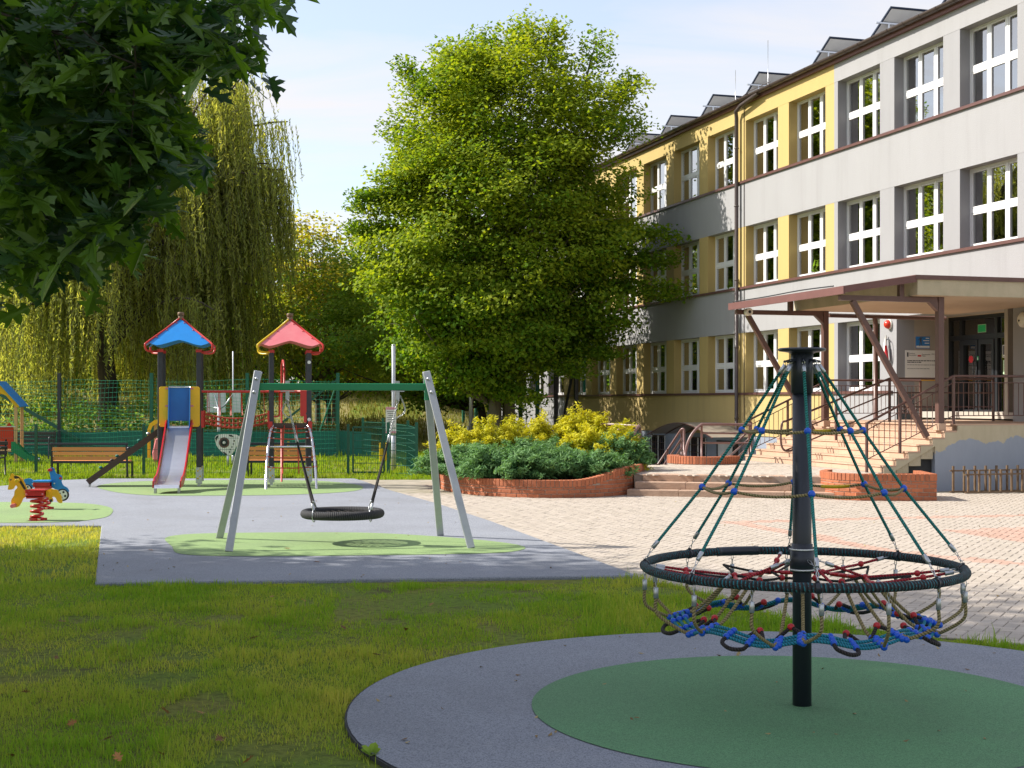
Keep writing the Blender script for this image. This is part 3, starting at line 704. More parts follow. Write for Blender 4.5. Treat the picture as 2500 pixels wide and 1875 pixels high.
b = MB(); b.tube([FB(PIPE_S - 0.32, 0.02, EAVE - 0.1), FB(PIPE_S - 0.32, 0.02, 0.9)], 0.012, 6); b.tube([FB(PIPE_S - 2.6, 0.3, EAVE + 0.10), FB(PIPE_S - 1.2, 0.27, EAVE + 0.13), FB(PIPE_S - 0.5, 0.25, EAVE + 0.05), FB(PIPE_S - 0.32, 0.06, EAVE - 0.2)], 0.012, 6); b.build('cable', MT['gutter'], school)

# windows: frame + six panes + curtains; shared meshes
WW = BAY - PIL; WH_ = TOP[0] - SILL[0] - 0.03
def win_mesh(w, h, cols=3):
    b = MB(); fw = 0.055
    def bx(x0, x1, z0, z1, y0=-0.035, y1=0.035): b.box(((x0 + x1) / 2, (y0 + y1) / 2, (z0 + z1) / 2), (x1 - x0, y1 - y0, z1 - z0))
    bx(0, fw, 0, h); bx(w - fw, w, 0, h); bx(fw, w - fw, 0, fw); bx(fw, w - fw, h - fw, h)
    cw = (w - 2 * fw) / cols; zt = h * 0.47; panes = []
    for c in range(1, cols): bx(fw + cw * c - 0.035, fw + cw * c + 0.035, fw, h - fw)
    for c in range(cols):
        x0 = fw + cw * c + (0.035 if c else 0); x1 = fw + cw * (c + 1) - (0.035 if c < cols - 1 else 0)
        bx(x0, x1, zt - 0.05, zt + 0.05)
        for (z0, z1) in ((fw, zt - 0.05), (zt + 0.05, h - fw)):
            s_ = 0.045; d0, d1 = -0.028, 0.048
            bx(x0 + 0.006, x0 + s_, z0 + .006, z1 - .006, d0, d1); bx(x1 - s_, x1 - 0.006, z0 + .006, z1 - .006, d0, d1); bx(x0 + s_, x1 - s_, z0 + .006, z0 + s_, d0, d1); bx(x0 + s_, x1 - s_, z1 - s_, z1 - .006, d0, d1)
            panes.append((x0 + s_, x1 - s_, z0 + s_, z1 - s_))
    return b.mesh('window', MT['pvc_white']), panes
win_me, PANES = win_mesh(WW, WH_)
pane_me = {}
def pane_mesh(w, h):
    key = (round(w, 3), round(h, 3))
    if key not in pane_me:
        b = MB(); b.box((0, 0, 0), (w, 0.012, h)); pane_me[key] = b.mesh('pane', MT['glass'])
    return pane_me[key]
def curtain_mesh(w, h, mt, seed):
    r2 = random.Random(seed); b = MB(); n = 36; ph = r2.random() * 6
    X = [w * i / n for i in range(n + 1)]; Yc = [0.03 * math.sin(i * 1.35 + ph) + 0.015 * math.sin(i * 0.6 + ph) for i in range(n + 1)]
    for i in range(n):
        b.quad((X[i], Yc[i], 0), (X[i + 1], Yc[i + 1], 0), (X[i + 1], Yc[i + 1], h), (X[i], Yc[i], h))
    b.sm = [True] * len(b.sm); return b.mesh('curtain', MT[mt])
cur = {('curtain_green', 0): curtain_mesh(WW * 0.62, WH_, 'curtain_green', 1), ('curtain_pale', 0): curtain_mesh(WW, WH_ * 0.42, 'curtain_pale', 2), ('curtain_green', 1): curtain_mesh(WW * 0.95, WH_, 'curtain_green', 4), ('curtain_pale', 1): curtain_mesh(WW * 0.3, WH_, 'curtain_pale', 5)}
b = MB(); nP = len(PANES)
for (x0, x1, z0, z1) in PANES: b.box(((x0 + x1) / 2, 0.01, (z0 + z1) / 2), (x1 - x0, 0.012, z1 - z0))
panes_all = b.mesh('glazing', MT['glass'])
npane = 0
for fl in range(3):
    for k in range(-3, kmax + 1):
        s_hi = S_R + BAY * k; s_lo = s_hi - WW
        if s_lo < S0 or s_hi > S1: continue
        if fl == 0 and s_lo < ENT1: continue
        # local x runs from s_hi towards the viewer end
        o_ = FB(s_hi, -REC, SILL[fl] + 0.03)
        Mw = basis(-UV_, -NV_, Vector((0, 0, 1)), o_)
        wdw = inst('window', win_me, school, Mw)
        if -1 <= k <= 12 and npane < 294:
            for (x0, x1, z0, z1) in PANES:
                inst('pane', pane_mesh(x1 - x0, z1 - z0), wdw, Mw @ Matrix.Translation(((x0 + x1) / 2, 0.01, (z0 + z1) / 2))); npane += 1
        else: inst('glazing', panes_all, wdw, Mw)
        r_ = (k * 7 + fl * 5) % 6
        if fl == 0: cm = cur[('curtain_green', 1)] if k in (1, 2, 3) else cur[('curtain_green', 0)]; inst('curtain', cm, wdw, Mw @ Matrix.Translation((0.25 if k not in (1, 2, 3) else 0.03, 0.25, 0)))
        elif fl == 1 and k < 6: inst('curtain', cur[('curtain_pale', 0)], wdw, Mw @ Matrix.Translation((0, 0.28, WH_ * 0.56)))
        elif r_ < 2: inst('curtain', cur[('curtain_pale', 1)], wdw, Mw @ Matrix.Translation((0.1 if r_ else 1.3, 0.28, 0)))
# basement windows with bars
def base_window(s, w, h0, h1, bars=True):
    b = MB(); sbox(b, s, s + w, -0.10, -0.015, h0, h1); f = b.build('basement_window', MT['door_frame'], school)
    b = MB(); sbox(b, s + 0.08, s + w - 0.08, -0.03, -0.008, h0 + 0.08, h1 - 0.08); b.build('pane', MT['panel_cells'], f)
    b = MB(); sbox(b, s + w / 2 - 0.05, s + w / 2 + 0.05, -0.02, 0.0, h0, h1); sbox(b, s + 0.0, s + 0.08, -0.02, 0.0, h0, h1); sbox(b, s + w - 0.08, s + w, -0.02, 0.0, h0, h1); b.build('frame', MT['pvc_white'], f)
    b = MB()
    for i in range(9): b.tube([FB(s + w * i / 8, 0.03, h0), FB(s + w * i / 8, 0.03, h1)], 0.009, 5)
    for i in range(7): b.tube([FB(s, 0.035, h0 + (h1 - h0) * i / 6), FB(s + w, 0.035, h0 + (h1 - h0) * i / 6)], 0.009, 5)
    b.build('grille', MT['rust_steel'], f)
for s in (10.2, 16.3, 19.7, 22.2, 25.2, 28.3): base_window(s, 1.25, -0.95, 0.55)
for s in (32, 35, 38, 41): base_window(s, 1.3, 0.0, 0.55)
base_window(48.0, 1.3, -0.6, 0.5); base_window(45.0, 1.6, -0.9, 0.6); base_window(51, 1.2, -0.1, 0.6)

# entrance recess: side wall, door front
b = MB(); sbox(b, ENT1, ENT1 + 0.3, -1.55, -0.51, 1.31, TOP[0] + 0.1); b.build('wall', MT['recess_wall'], school)
b = MB(); sbox(b, ENT1, ENT1 + 0.3, -0.51, 0.0, 2.2, TOP[0] - .002); sbox(b, ENT1, ENT1 + 0.3, -0.51, -0.003, 0.9, 2.2); b.build('wall', MT['plaster_grey'], school)
b = MB(); sbox(b, ENT0 - 0.3, ENT0, -1.55, -0.51, 1.31, TOP[0] + 0.1); sbox(b, ENT0 - 0.3, 2.39, -1.7, -1.5, 1.31, TOP[0] + 0.1); sbox(b, 4.97, ENT1 + 0.3, -1.7, -1.5, 1.31, TOP[0] + 0.1); sbox(b, ENT0, ENT1, -1.7, -0.52, TOP[0], TOP[0] + 0.1); b.build('wall', MT['recess_wall'], school)
D0, D1, DB, DT = 2.39, 4.97, 1.32, 3.87
b = MB()
def dbar(s0, s1, h0, h1, e=-1.5, t=0.09): sbox(b, s0, s1, e - t, e, h0, h1)
dbar(D0, D0 + 0.09, DB, DT); dbar(D1 - 0.09, D1, DB, DT); dbar(D0 + .09, D1 - .09, DT - 0.09, DT); dbar(D0 + .09, D1 - .09, 3.28, 3.40, -1.497)
for s in (2.98, 4.40): dbar(s, s + 0.10, DB, DT - .09, -1.494)
door = b.build('entrance_door', MT['door_frame'], school)
b = MB(); sbox(b, D0 + 0.09, D1 - 0.09, -1.56, -1.545, DB, DT - 0.09); b.build('glazing', MT['door_glass'], door)
b = MB()
for (a, c_) in ((3.09, 3.69), (3.73, 4.39)):
    for q in ((a, a + 0.09, DB, 3.27), (c_ - 0.09, c_, DB, 3.27), (a + .09, c_ - .09, DB, 1.55), (a + .09, c_ - .09, 3.15, 3.27)): sbox(b, q[0], q[1], -1.55, -1.47, q[2], q[3])
b.build('door_leaf', MT['door_frame'], door)
b = MB(); b.tube([FB(3.66, -1.46, 2.25), FB(3.66, -1.40, 2.25), FB(3.66, -1.40, 2.75), FB(3.66, -1.46, 2.75)], 0.014, 8); b.tube([FB(3.79, -1.46, 2.25), FB(3.79, -1.40, 2.25), FB(3.79, -1.40, 2.75), FB(3.79, -1.46, 2.75)], 0.014, 8); b.build('door_handle', MT['door_frame'], door)
b = MB(); b.tube([FB(D0 - 0.02, -1.40, DT + 0.04), FB(D1 + 0.02, -1.40, DT + 0.04)], 0.035, 10); sbox(b, D0, D1, -1.5, -1.44, DT + 0.0, DT + 0.09); b.build('blind_rail', MT['soffit'], door)
# small plates on the glass
def plate_on(name, s0, s1, e, h0, h1, mt, parent, th=0.006):
    b = MB(); sbox(b, s0, s1, e, e + th, h0, h1); return b.build(name, MT[mt], parent)
def txt(name, body, size, mt, parent, world, align='LEFT', ext=0.001, bold=0.0):
    cu = bpy.data.curves.new(name, 'FONT'); cu.body = body; cu.size = size; cu.extrude = ext; cu.align_x = align; cu.offset = bold; cu.resolution_u = 2; cu.materials.append(MT[mt])
    tmp = bpy.data.objects.new(name + '_src', cu); COL.objects.link(tmp); bpy.context.view_layer.update(); me_ = bpy.data.meshes.new_from_object(tmp.evaluated_get(bpy.context.evaluated_depsgraph_get())); me_.name = name; bpy.data.objects.remove(tmp); bpy.data.curves.remove(cu)
    o = bpy.data.objects.new(name, me_); COL.objects.link(o)
    if parent is not None: o.parent = parent
    o.matrix_basis = wm(parent).inverted() @ world; WM[o.name] = world; return o

# solar panels on the roof: six racks in view, panel backs towards us
def solar_rack(s, label, n=1):
    hz = EAVE + 0.09; e0, e1 = -0.35, -2.15
    t = thing('solar_panel', label, 'solar panel', FB(s, -1.2, hz), 0, 'solar panels in a row along the roof edge')
    hi, lo = Vector((0, 0, 0.80)), Vector((0, 0, 0.06)); A = FB(s, e0, hz) + hi; B = FB(s, e1, hz) + hi; C_ = FB(s + 1.32, e1, hz) + lo; D = FB(s + 1.32, e0, hz) + lo
    x = (B - A).normalized(); y = (D - A).normalized(); z = x.cross(y)
    Mx = basis(x, y, z, (A + B + C_ + D) / 4); L, H_ = (B - A).length, (D - A).length
    b = MB(); b.box(None, (L - 0.06, H_ - 0.06, 0.02), M=Mx); b.build('panel', MT['panel_back'], t)
    b = MB()
    for sx in (-1, 1): b.box(None, (0.04, H_, 0.045), M=Mx @ Matrix.Translation((sx * (L / 2 - 0.02), 0, 0)))
    for sy in (-1, 1): b.box(None, (L - 0.08, 0.04, 0.045), M=Mx @ Matrix.Translation((0, sy * (H_ / 2 - 0.02), 0)))
    b.build('panel_frame', MT['panel_frame'], t)
    b = MB()
    a1 = A.lerp(D, 0.34); b1 = B.lerp(C_, 0.34)
    b.bar(a1 - x * 0.16 - Vector((0, 0, .05)), b1 + x * 0.1 - Vector((0, 0, .05)), 0.05, 0.04)
    b.build('cross_rail', MT['alu'], t)
    for f in (0.12, 0.85):
        b = MB(); p1 = a1.lerp(b1, f); b.bar(p1 - Vector((0, 0, .06)), Vector((p1.x, p1.y, EAVE + 0.07)), 0.045, 0.045); p2 = A.lerp(D, 0.78).lerp(B.lerp(C_, 0.78), f)
        b.bar(Vector((p1.x, p1.y, EAVE + 0.1)) + UV_ * 0.1, p2 - Vector((0, 0, .02)), 0.035, 0.035); b.build('leg', MT['alu'], t)
    return t

for s_, lab in ((2.6, 'solar panel highest along the roof line at the picture top, half hidden by the gutter'), (5.8, 'solar panel over the grey facade, second from the top of the roof'), (8.9, 'solar panel above the corner where the grey facade turns yellow'),
                (13.2, 'solar panel right above the downpipe bend, by the lightning rods'), (16.5, 'solar panel between the downpipe and the panel nearest the tree'), (20.0, 'solar panel nearest the tall round tree, over the yellow facade'), (23.4, 'solar panel at the far end of the roof, mostly behind the tall tree')):
    solar_rack(s_, lab)
for s_, lab in ((12.2, 'tall thin lightning rod beside the solar panel over the downpipe'), (14.4, 'shorter thin lightning rod beside the solar panel over the downpipe')):
    t = thing('lightning_rod', lab, 'lightning rod', FB(s_, -0.15, EAVE + 0.07)); b = MB(); b.tube([FB(s_, -0.15, EAVE + .07), FB(s_, -0.15, EAVE + (1.6 if s_ < 13 else 1.2))], 0.008, 6); b.build('rod', MT['alu'], t)
    b = MB(); b.cyl(FB(s_, -0.15, EAVE + .07), FB(s_, -0.15, EAVE + .16), 0.12, 12); b.build('foot', MT['panel_back'], t)
# ================================================================ ENTRANCE: terrace, stairs, canopy, rails, planters
TZ = 0.385
TERR = [(2.30, 26.25), (3.4, 25.93), (4.6, 25.60), (5.75, 25.30), (7.2, 26.9), (6.6, 29.4), (5.45, 32.4), (5.05, 30.75), (2.78, 29.8)]
slab('terrace', TERR, -0.2, TZ - 0.02, MT['mortar'])
# paving of the terrace: rows of small setts
b = MB(); rz = FRZ
for i in range(-60, 60):
    for j in range(-60, 60):
        x = 4.2 + (i * 0.205 + (0.1 if j % 2 else 0)) * UV_.x + j * 0.105 * NV_.x; y = 28 + (i * 0.205 + (0.1 if j % 2 else 0)) * UV_.y + j * 0.105 * NV_.y
        if not inpoly(x, y, TERR): continue
        b.cur = float(np.clip(rng.normal(0.5, 0.3), 0, 1)); M_ = TR((x, y, TZ - 0.012 + rng.normal(0, .001)), FRZ)
        b.box(None, (0.198, 0.098, 0.02), M=M_)
b.build('terrace_sett', MT['paver'], bpy.data.objects['terrace'], kind='stuff')
# three low steps; each a row of slabs
LS = thing('low_steps', 'three low stone steps between the brick planters up to the terrace', 'steps', (4.0, 25.6, 0))
A0, A1 = Vector((2.16, 25.62, 0)), Vector((5.70, 24.72, 0)); dl = (A1 - A0).normalized(); nl = Vector((-dl.y, dl.x, 0))
for i in range(3):
    a = A0 + nl * (0.30 * i) + dl * (-0.05 + 0.10 * i); c_ = A1 + nl * (0.30 * i) + dl * (0.10 * i + 0.1); L = (c_ - a).length; n = 4
    for k in range(n):
        q0 = a + dl * (L * k / n + 0.002); q1 = a + dl * (L * (k + 1) / n - 0.002); bow = nl * 0
        m0 = (q0 + q1) / 2 + nl * 0.18
        b = MB(); b.box((m0.x, m0.y, 0.0625 + 0.1283 * i), ((q1 - q0).length, 0.36, 0.1283), math.atan2(dl.y, dl.x)); b.build('step_slab', MT['step_stone'], LS, bevel=0.008)

# main stairs
ST = thing('entrance_stairs', 'broad pinkish tiled stairs with stained concrete side under the entrance canopy', 'stairs', FB(0.7, 4, TZ))
SS0, SS1 = -2.19, 3.70; PLH = 1.31; TRD = 0.27; RIS = (PLH - TZ) / 7; E_TOP = 3.19
b = MB(); sbox(b, SS0 + 0.03, SS1, -1.5, E_TOP - 0.0, PLH - 0.14, PLH - 0.032); b.build('platform', MT['concrete_stain'], ST)
for k in range(6):
    a = SS0 + (SS1 - SS0) * k / 6; c_ = SS0 + (SS1 - SS0) * (k + 1) / 6
    b = MB(); sbox(b, a + .002, c_ - .002, -1.49, E_TOP + 0.03, PLH - 0.03, PLH); b.build('platform_tile', MT['stair_tile'], ST)
for i in range(1, 7):                                          # treads 1..6 below the platform
    h = PLH - RIS * i; e1 = E_TOP + TRD * i; n = 9; off = 0.5 * (i % 2)
    b = MB(); sbox(b, SS0 + 0.03, SS1, e1 - TRD - 0.02, e1 - 0.03, TZ - 0.1 if i == 6 else h - RIS - 0.15, h - 0.03); b.build('step_core', MT['concrete_stain'], ST)
    cuts = [0] + [(j + off) / n for j in range(0, n + 1) if 0 < (j + off) / n < 1] + [1]
    for j in range(len(cuts) - 1):
        a = SS0 + (SS1 - SS0) * cuts[j]; c_ = SS0 + (SS1 - SS0) * cuts[j + 1]
        b = MB(); sbox(b, a + .002, c_ - .002, e1 - TRD - 0.02, e1 + 0.02, h - 0.03, h); sbox(b, a + .002, c_ - .002, e1 - 0.03, e1, h - RIS, h - 0.031)
        b.build('step_tile', MT['stair_tile'], ST)
for (e1, h) in ((E_TOP, PLH),):
    b = MB(); sbox(b, SS0, SS1, e1 - 0.02, e1, h - RIS, h - 0.031); b.build('riser', MT['stair_tile'], ST)
# stair side: stringer band under the steps, void below it, platform wall with worn two-tone paint
prof = [(-1.5, PLH - 0.032), (E_TOP, PLH - 0.032)]
for i in range(1, 7): prof += [(E_TOP + TRD * (i - 1), PLH - RIS * i - 0.032), (E_TOP + TRD * i, PLH - RIS * i - 0.032)]
prof += [(E_TOP + TRD * 6, TZ - 0.02), (E_TOP + TRD * 5.4, TZ - 0.02), (3.68, 0.88), (3.68, -0.02), (-1.5, -0.02)]
m = bpy.data.materials.new('worn_wall'); m.use_nodes = True; nt = m.node_tree; p = nt.nodes['Principled BSDF']; p.inputs['Roughness'].default_value = 0.85
geo = nd(nt, 'ShaderNodeNewGeometry'); sx = nd(nt, 'ShaderNodeSeparateXYZ'); nt.links.new(geo.outputs['Position'], sx.inputs[0])
n1 = nd(nt, 'ShaderNodeTexNoise', Scale=1.7, Detail=6, Roughness=0.65); nt.links.new(geo.outputs['Position'], n1.inputs['Vector'])
ad = nd(nt, 'ShaderNodeMath', _operation='MULTIPLY_ADD'); ad.inputs[1].default_value = -0.75; nt.links.new(n1.outputs['Fac'], ad.inputs[0]); nt.links.new(sx.outputs[2], ad.inputs[2])
# the worn band follows the stairs: lower boundary falls off to the left
ax = nd(nt, 'ShaderNodeMath', _operation='MULTIPLY_ADD'); ax.inputs[1].default_value = -0.50; ax.inputs[2].default_value = 4.38; nt.links.new(sx.outputs[0], ax.inputs[0])
am_ = nd(nt, 'ShaderNodeMath', _operation='MAXIMUM'); am_.inputs[1].default_value = 0.02; nt.links.new(ax.outputs[0], am_.inputs[0])
ad2 = nd(nt, 'ShaderNodeMath', _operation='ADD'); nt.links.new(ad.outputs[0], ad2.inputs[0]); nt.links.new(am_.outputs[0], ad2.inputs[1])
gt = nd(nt, 'ShaderNodeMapRange'); gt.inputs[1].default_value = 0.60; gt.inputs[2].default_value = 0.615; nt.links.new(ad2.outputs[0], gt.inputs[0])
n2 = nd(nt, 'ShaderNodeTexNoise', Scale=4.0, Detail=5, Roughness=0.7); mp = nd(nt, 'ShaderNodeMapping'); mp.inputs['Scale'].default_value = (1, 1, 0.3); nt.links.new(geo.outputs['Position'], mp.inputs[0]); nt.links.new(mp.outputs[0], n2.inputs['Vector'])
def cm(a, c_):
    x = nt.nodes.new('ShaderNodeMix'); x.data_type = 'RGBA'; nt.links.new(n2.outputs['Fac'], x.inputs[0]); x.inputs[6].default_value = c4(a); x.inputs[7].default_value = c4(c_); return x.outputs[2]
mx = nt.nodes.new('ShaderNodeMix'); mx.data_type = 'RGBA'; nt.links.new(gt.outputs[0], mx.inputs[0]); nt.links.new(cm((0.36, 0.40, 0.48), (0.27, 0.31, 0.38)), mx.inputs[6]); nt.links.new(cm((0.62, 0.55, 0.41), (0.40, 0.35, 0.23)), mx.inputs[7])
nt.links.new(mx.outputs[2], p.inputs['Base Color']); bp = nd(nt, 'ShaderNodeBump', Strength=0.3, Distance=0.01); nt.links.new(n2.outputs['Fac'], bp.inputs['Height']); nt.links.new(bp.outputs[0], p.inputs['Normal'])
MT['worn_wall'] = m
b = MB(); b.plate([(q[0], q[1]) for q in prof], basis(NV_, Vector((0, 0, 1)), UV_, FB(SS0 + 0.06, 0, 0)), 0.12); b.build('side_wall', MT['worn_wall'], ST)
b = MB(); sbox(b, SS1 - 0.1, SS1 + 0.01, -0.02, E_TOP - 0.01, -1.0, PLH - 0.14); b.build('side_wall', MT['base_blue'], ST)
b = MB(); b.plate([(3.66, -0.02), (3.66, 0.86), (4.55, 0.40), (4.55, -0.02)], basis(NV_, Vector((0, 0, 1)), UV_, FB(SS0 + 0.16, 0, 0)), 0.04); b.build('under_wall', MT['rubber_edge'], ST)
# wall running on to the right along the building foot
t = thing('platform_wall', 'blue grey plastered wall with worn beige top right of the entrance stairs', 'wall', FB(-4, -1.6, 0))
b = MB(); sbox(b, -9, SS0 - 0.002, 0.0, 0.06, -0.1, PLH); b.build('wall_face', MT['worn_wall'], t)

# ---- canopy
CN = thing('entrance_canopy', 'flat concrete entrance canopy with brown metal edge on brown steel posts and slanting struts', 'canopy', FB(0.2, 3, PLH))
C0, C1 = -2.3, 2.62
b = MB(); sbox(b, C0, C1, -0.02, 4.14, 3.80, 4.11); b.build('slab', MT['concrete_stain'], CN)
b = MB(); sbox(b, C0 + 0.02, C1 - 0.02, 0.02, 4.12, 3.792, 3.799); b.build('soffit', MT['soffit'], CN)
b = MB(); sbox(b, C0 - 0.03, C1 + 0.03, -0.02, 4.20, 4.112, 4.185); sbox(b, C0 - 0.032, C0 - 0.004, -0.02, 4.20, 4.10, 4.113); b.build('roof_edge', MT['flash'], CN)
# lean-to strip in front: sloping sheet on the outer beam
def leanto(s0, s1, ea, ha, eb, hb, th):
    b = MB(); p_ = [FB(s0, ea, ha), FB(s1, ea, ha), FB(s1, eb, hb), FB(s0, eb, hb)]; q_ = [v - Vector((0, 0, th)) for v in p_]
    b.poly(p_[::-1]); b.poly(q_)
    for i in range(4): b.poly([p_[i], p_[(i + 1) % 4], q_[(i + 1) % 4], q_[i]])
    return b
leanto(C0 + 0.02, C1, 4.21, 4.16, 5.72, 3.93, 0.03).build('lean_to_roof', MT['roof_sheet'], CN)
b = MB()
for s_ in (C0, C1): b.bar(FB(s_, 4.18, 4.11), FB(s_, 5.74, 3.87), 0.05, 0.13)
b.bar(FB(C0 - 0.02, 5.74, 3.86), FB(C1 + 0.02, 5.74, 3.86), 0.04, 0.15); b.build('roof_edge', MT['flash_red'], CN)
b = MB(); b.tube(catmull([FB(C0 + 0.8, 5.5, 4.00), FB(0.2, 5.3, 4.05), FB(1.2, 5.6, 3.98), FB(C1, 5.65, 3.97)], 6), 0.014, 6); b.build('cable', MT['tyre'], CN)
for s_ in (-2.0, 2.45):
    b = MB(); b.box((*FB(s_, 3.45).to_2d(), (1.18 + 3.8) / 2), (0.13, 0.13, 3.8 - 1.18), FRZ); b.build('post', MT['brown_steel'], CN, bevel=0.006)
    b = MB(); b.box((*FB(s_, 3.45).to_2d(), 1.25), (0.19, 0.17, 0.14), FRZ); b.build('post_base', MT['stair_tile'], CN, bevel=0.006)
    b = MB(); b.bar(FB(s_, 3.53, 3.735), FB(s_, 5.66, 3.735), 0.10, 0.10); b.build('beam', MT['brown_steel'], CN)
    b = MB(); b.bar(FB(s_, 5.38, 3.68), FB(s_, 3.74, 1.06), 0.10, 0.10, up=UV_); b.build('strut', MT['brown_steel'], CN)
    b = MB(); b.plate([(0, 0), (0.20, 0), (0, -0.18)], basis(NV_, Vector((0, 0, 1)), UV_, FB(s_, 3.52, 3.69)), 0.11); b.build('bracket', MT['brown_steel'], CN)
    b = MB(); b.box((*FB(s_, 4.32).to_2d(), 3.94), (0.10, 0.10, 0.32), FRZ); b.build('hanger', MT['brown_steel'], CN)
# canopy drain pipe to the wall and down
b = MB(); b.tube([FB(2.72, 3.2, 3.72), FB(2.72, 0.12, 3.70)], 0.05, 10); b.tube([FB(2.72, 2.0, 3.70), FB(2.72, 1.98, 3.5), FB(2.72, 1.98, PLH)], 0.055, 10); b.cyl(FB(2.72, 1.98, 3.05), FB(2.72, 1.98, 3.10), 0.068); b.build('drain_pipe', MT['brown_steel'], CN)
t = thing('floodlight', 'small round white floodlight on the far corner of the canopy beam', 'lamp', FB(2.45, 5.50, 3.74))
b = MB(); b.cyl(FB(2.36, 5.44, 3.73), FB(2.22, 5.44, 3.73), 0.085, 16); b.build('lamp_head', MT['lamp_white'], t); b = MB(); b.cyl(FB(2.22, 5.44, 3.73), FB(2.215, 5.44, 3.73), 0.035, 10); b.build('lens', MT['tyre'], t)

# ---- railings
def posts_rail(name, label, cat, pts, balusters=True, posts=(), r=0.024, rails=(0.0,), bal_r=0.008, h_floor=None, lowrail=0.16, mt='brown_steel'):
    "pts: list of (s,e,top height, floor height) corners"
    t = thing(name, label, cat, FB(*pts[0][:2], pts[0][3]))
    for dz in rails:
        b = MB(); b.tube([FB(q[0], q[1], q[2] - dz) for q in pts], r if dz == 0 else r * 0.7, 8); b.build('rail', MT[mt], t)
    if balusters:
        b = MB(); b.tube([FB(q[0], q[1], q[3] + lowrail) for q in pts], 0.010, 6); b.build('bottom_rail', MT[mt], t)
        b = MB(); b.tube([FB(q[0], q[1], q[2] - 0.13) for q in pts], 0.010, 6); b.build('upper_rail', MT[mt], t)
        for a, c_ in zip(pts[:-1], pts[1:]):
            L = (FB(a[0], a[1]) - FB(c_[0], c_[1])).length; n = max(1, int(L / 0.115))
            for i in range(1, n):
                f = i / n; q = [a[k] + (c_[k] - a[k]) * f for k in range(4)]
                b = MB(); b.tube([FB(q[0], q[1], q[3] + lowrail), FB(q[0], q[1], q[2] - 0.13)], bal_r, 6); b.build('baluster', MT[mt], t)
    for q in posts:
        b = MB(); b.bar(FB(q[0], q[1], q[3]), FB(q[0], q[1], q[2]), 0.045, 0.045, up=UV_); b.build('post', MT[mt], t)
    return t
EB = 5.05; HB = TZ + 0.96
def on_stair(e): return PLH if e <= E_TOP else max(TZ, PLH - RIS * (e - E_TOP) / TRD)
pr = [(-2.02, 0.15, 2.25, PLH), (-2.02, 3.15, 2.25, PLH), (-2.02, EB, 1.34, TZ + 0.10)]
posts_rail('railing', 'brown balustrade along the near side of the entrance stairs and platform', 'railing', pr, posts=[pr[0], pr[1], (-2.02, 4.35, 1.68, on_stair(4.35)), (-2.02, EB + 0.03, 1.35, TZ)])
pr = [(3.55, 0.25, 2.25, PLH), (3.55, 2.75, 2.25, PLH), (3.55, 4.75, 1.34, TZ + 0.1)]
posts_rail('railing', 'brown balustrade on the far side of the entrance stairs against the yellow wall', 'railing', pr, posts=[pr[0], pr[1], (3.55, 3.8, 1.78, on_stair(3.8)), (3.55, 4.78, 1.35, TZ)])
pr = [(1.0, 0.05, 2.25, PLH), (1.0, 2.69, 2.25, PLH), (1.0, 5.2, 1.33, TZ)]
t = posts_rail('handrail', 'brown three bar handrail up the middle of the entrance stairs', 'handrail', pr, balusters=False, rails=(0.0, 0.31, 0.62), posts=[(1.0, 0.05, 2.25, PLH), pr[1], (1.0, 4.0, 1.77, on_stair(4.0))])
b = MB(); b.tube(catmull([FB(1.0, 5.2, 1.33), FB(1.0, 5.30, 1.27), FB(1.0, 5.32, 0.9), FB(1.0, 5.25, 0.72), FB(1.0, 5.08, 0.70), FB(1.0, 4.98, 0.78)], 6), 0.024, 8); b.build('end_loop', MT['brown_steel'], t)

# ---- signs and fittings in the recess
BZ = Vector((0, 0, 1))
def on_recess(e, h, out=0.012): return basis(-NV_, BZ, -UV_, FB(ENT1 - out, e, h))     # facing the viewer, text runs right
t = thing('info_board', 'large white information board with logos, text lines and an orange foot strip beside the door', 'sign', FB(ENT1, -0.8, 2.9))
X0 = -0.24
b = MB(); sbox(b, ENT1 - 0.012, ENT1 - 0.001, -1.30, X0, 2.27, 3.04); bd = b.build('board', MT['sign_white'], t)
b = MB(); sbox(b, ENT1 - 0.0145, ENT1 - 0.012, -1.30, X0, 2.27, 2.335); b.build('strip', MT['sign_yellow'], t)
b = MB(); sbox(b, ENT1 - 0.0145, ENT1 - 0.012, X0 - 0.095, X0 - 0.05, 2.875, 2.985); sbox(b, ENT1 - 0.0145, ENT1 - 0.012, -1.24, -1.19, 2.37, 2.42); b.build('logo', MT['sign_text'], t)
b = MB(); sbox(b, ENT1 - 0.0145, ENT1 - 0.012, X0 - 0.46, X0 - 0.36, 2.88, 2.92); b.build('flag_mark', MT['flag_red'], t)
txt('lettering', 'Fundusze\nEuropejskie', 0.045, 'sign_text', t, on_recess(X0 - 0.11, 2.945, 0.0135)); txt('lettering', 'Rzeczpospolita\nPolska', 0.040, 'sign_text', t, on_recess(X0 - 0.48, 2.925, 0.0135)); txt('lettering', 'Unia Europejska', 0.045, 'sign_text', t, on_recess(X0 - 0.76, 2.935, 0.0135))
b = MB()
def dash(h, ea, eb, th, seed):                                   # rows of word-length dashes: print too small to read
    r2 = random.Random(seed); e = ea
    while e > eb:
        w = r2.uniform(0.03, 0.10); sbox(b, ENT1 - 0.0142, ENT1 - 0.012, max(eb, e - w), e, h, h + th); e -= w + 0.014
dash(2.765, X0 - 0.06, -1.22, 0.024, 1); dash(2.725, X0 - 0.06, X0 - 0.46, 0.024, 2); dash(2.665, X0 - 0.06, -1.16, 0.012, 3); dash(2.57, X0 - 0.06, X0 - 0.70, 0.012, 4)
b.build('print', MT['sign_text'], t)
t = thing('school_sign', 'small blue sign with a dancing figure and white lettering above the white board', 'sign', FB(ENT1, -0.7, 3.3))
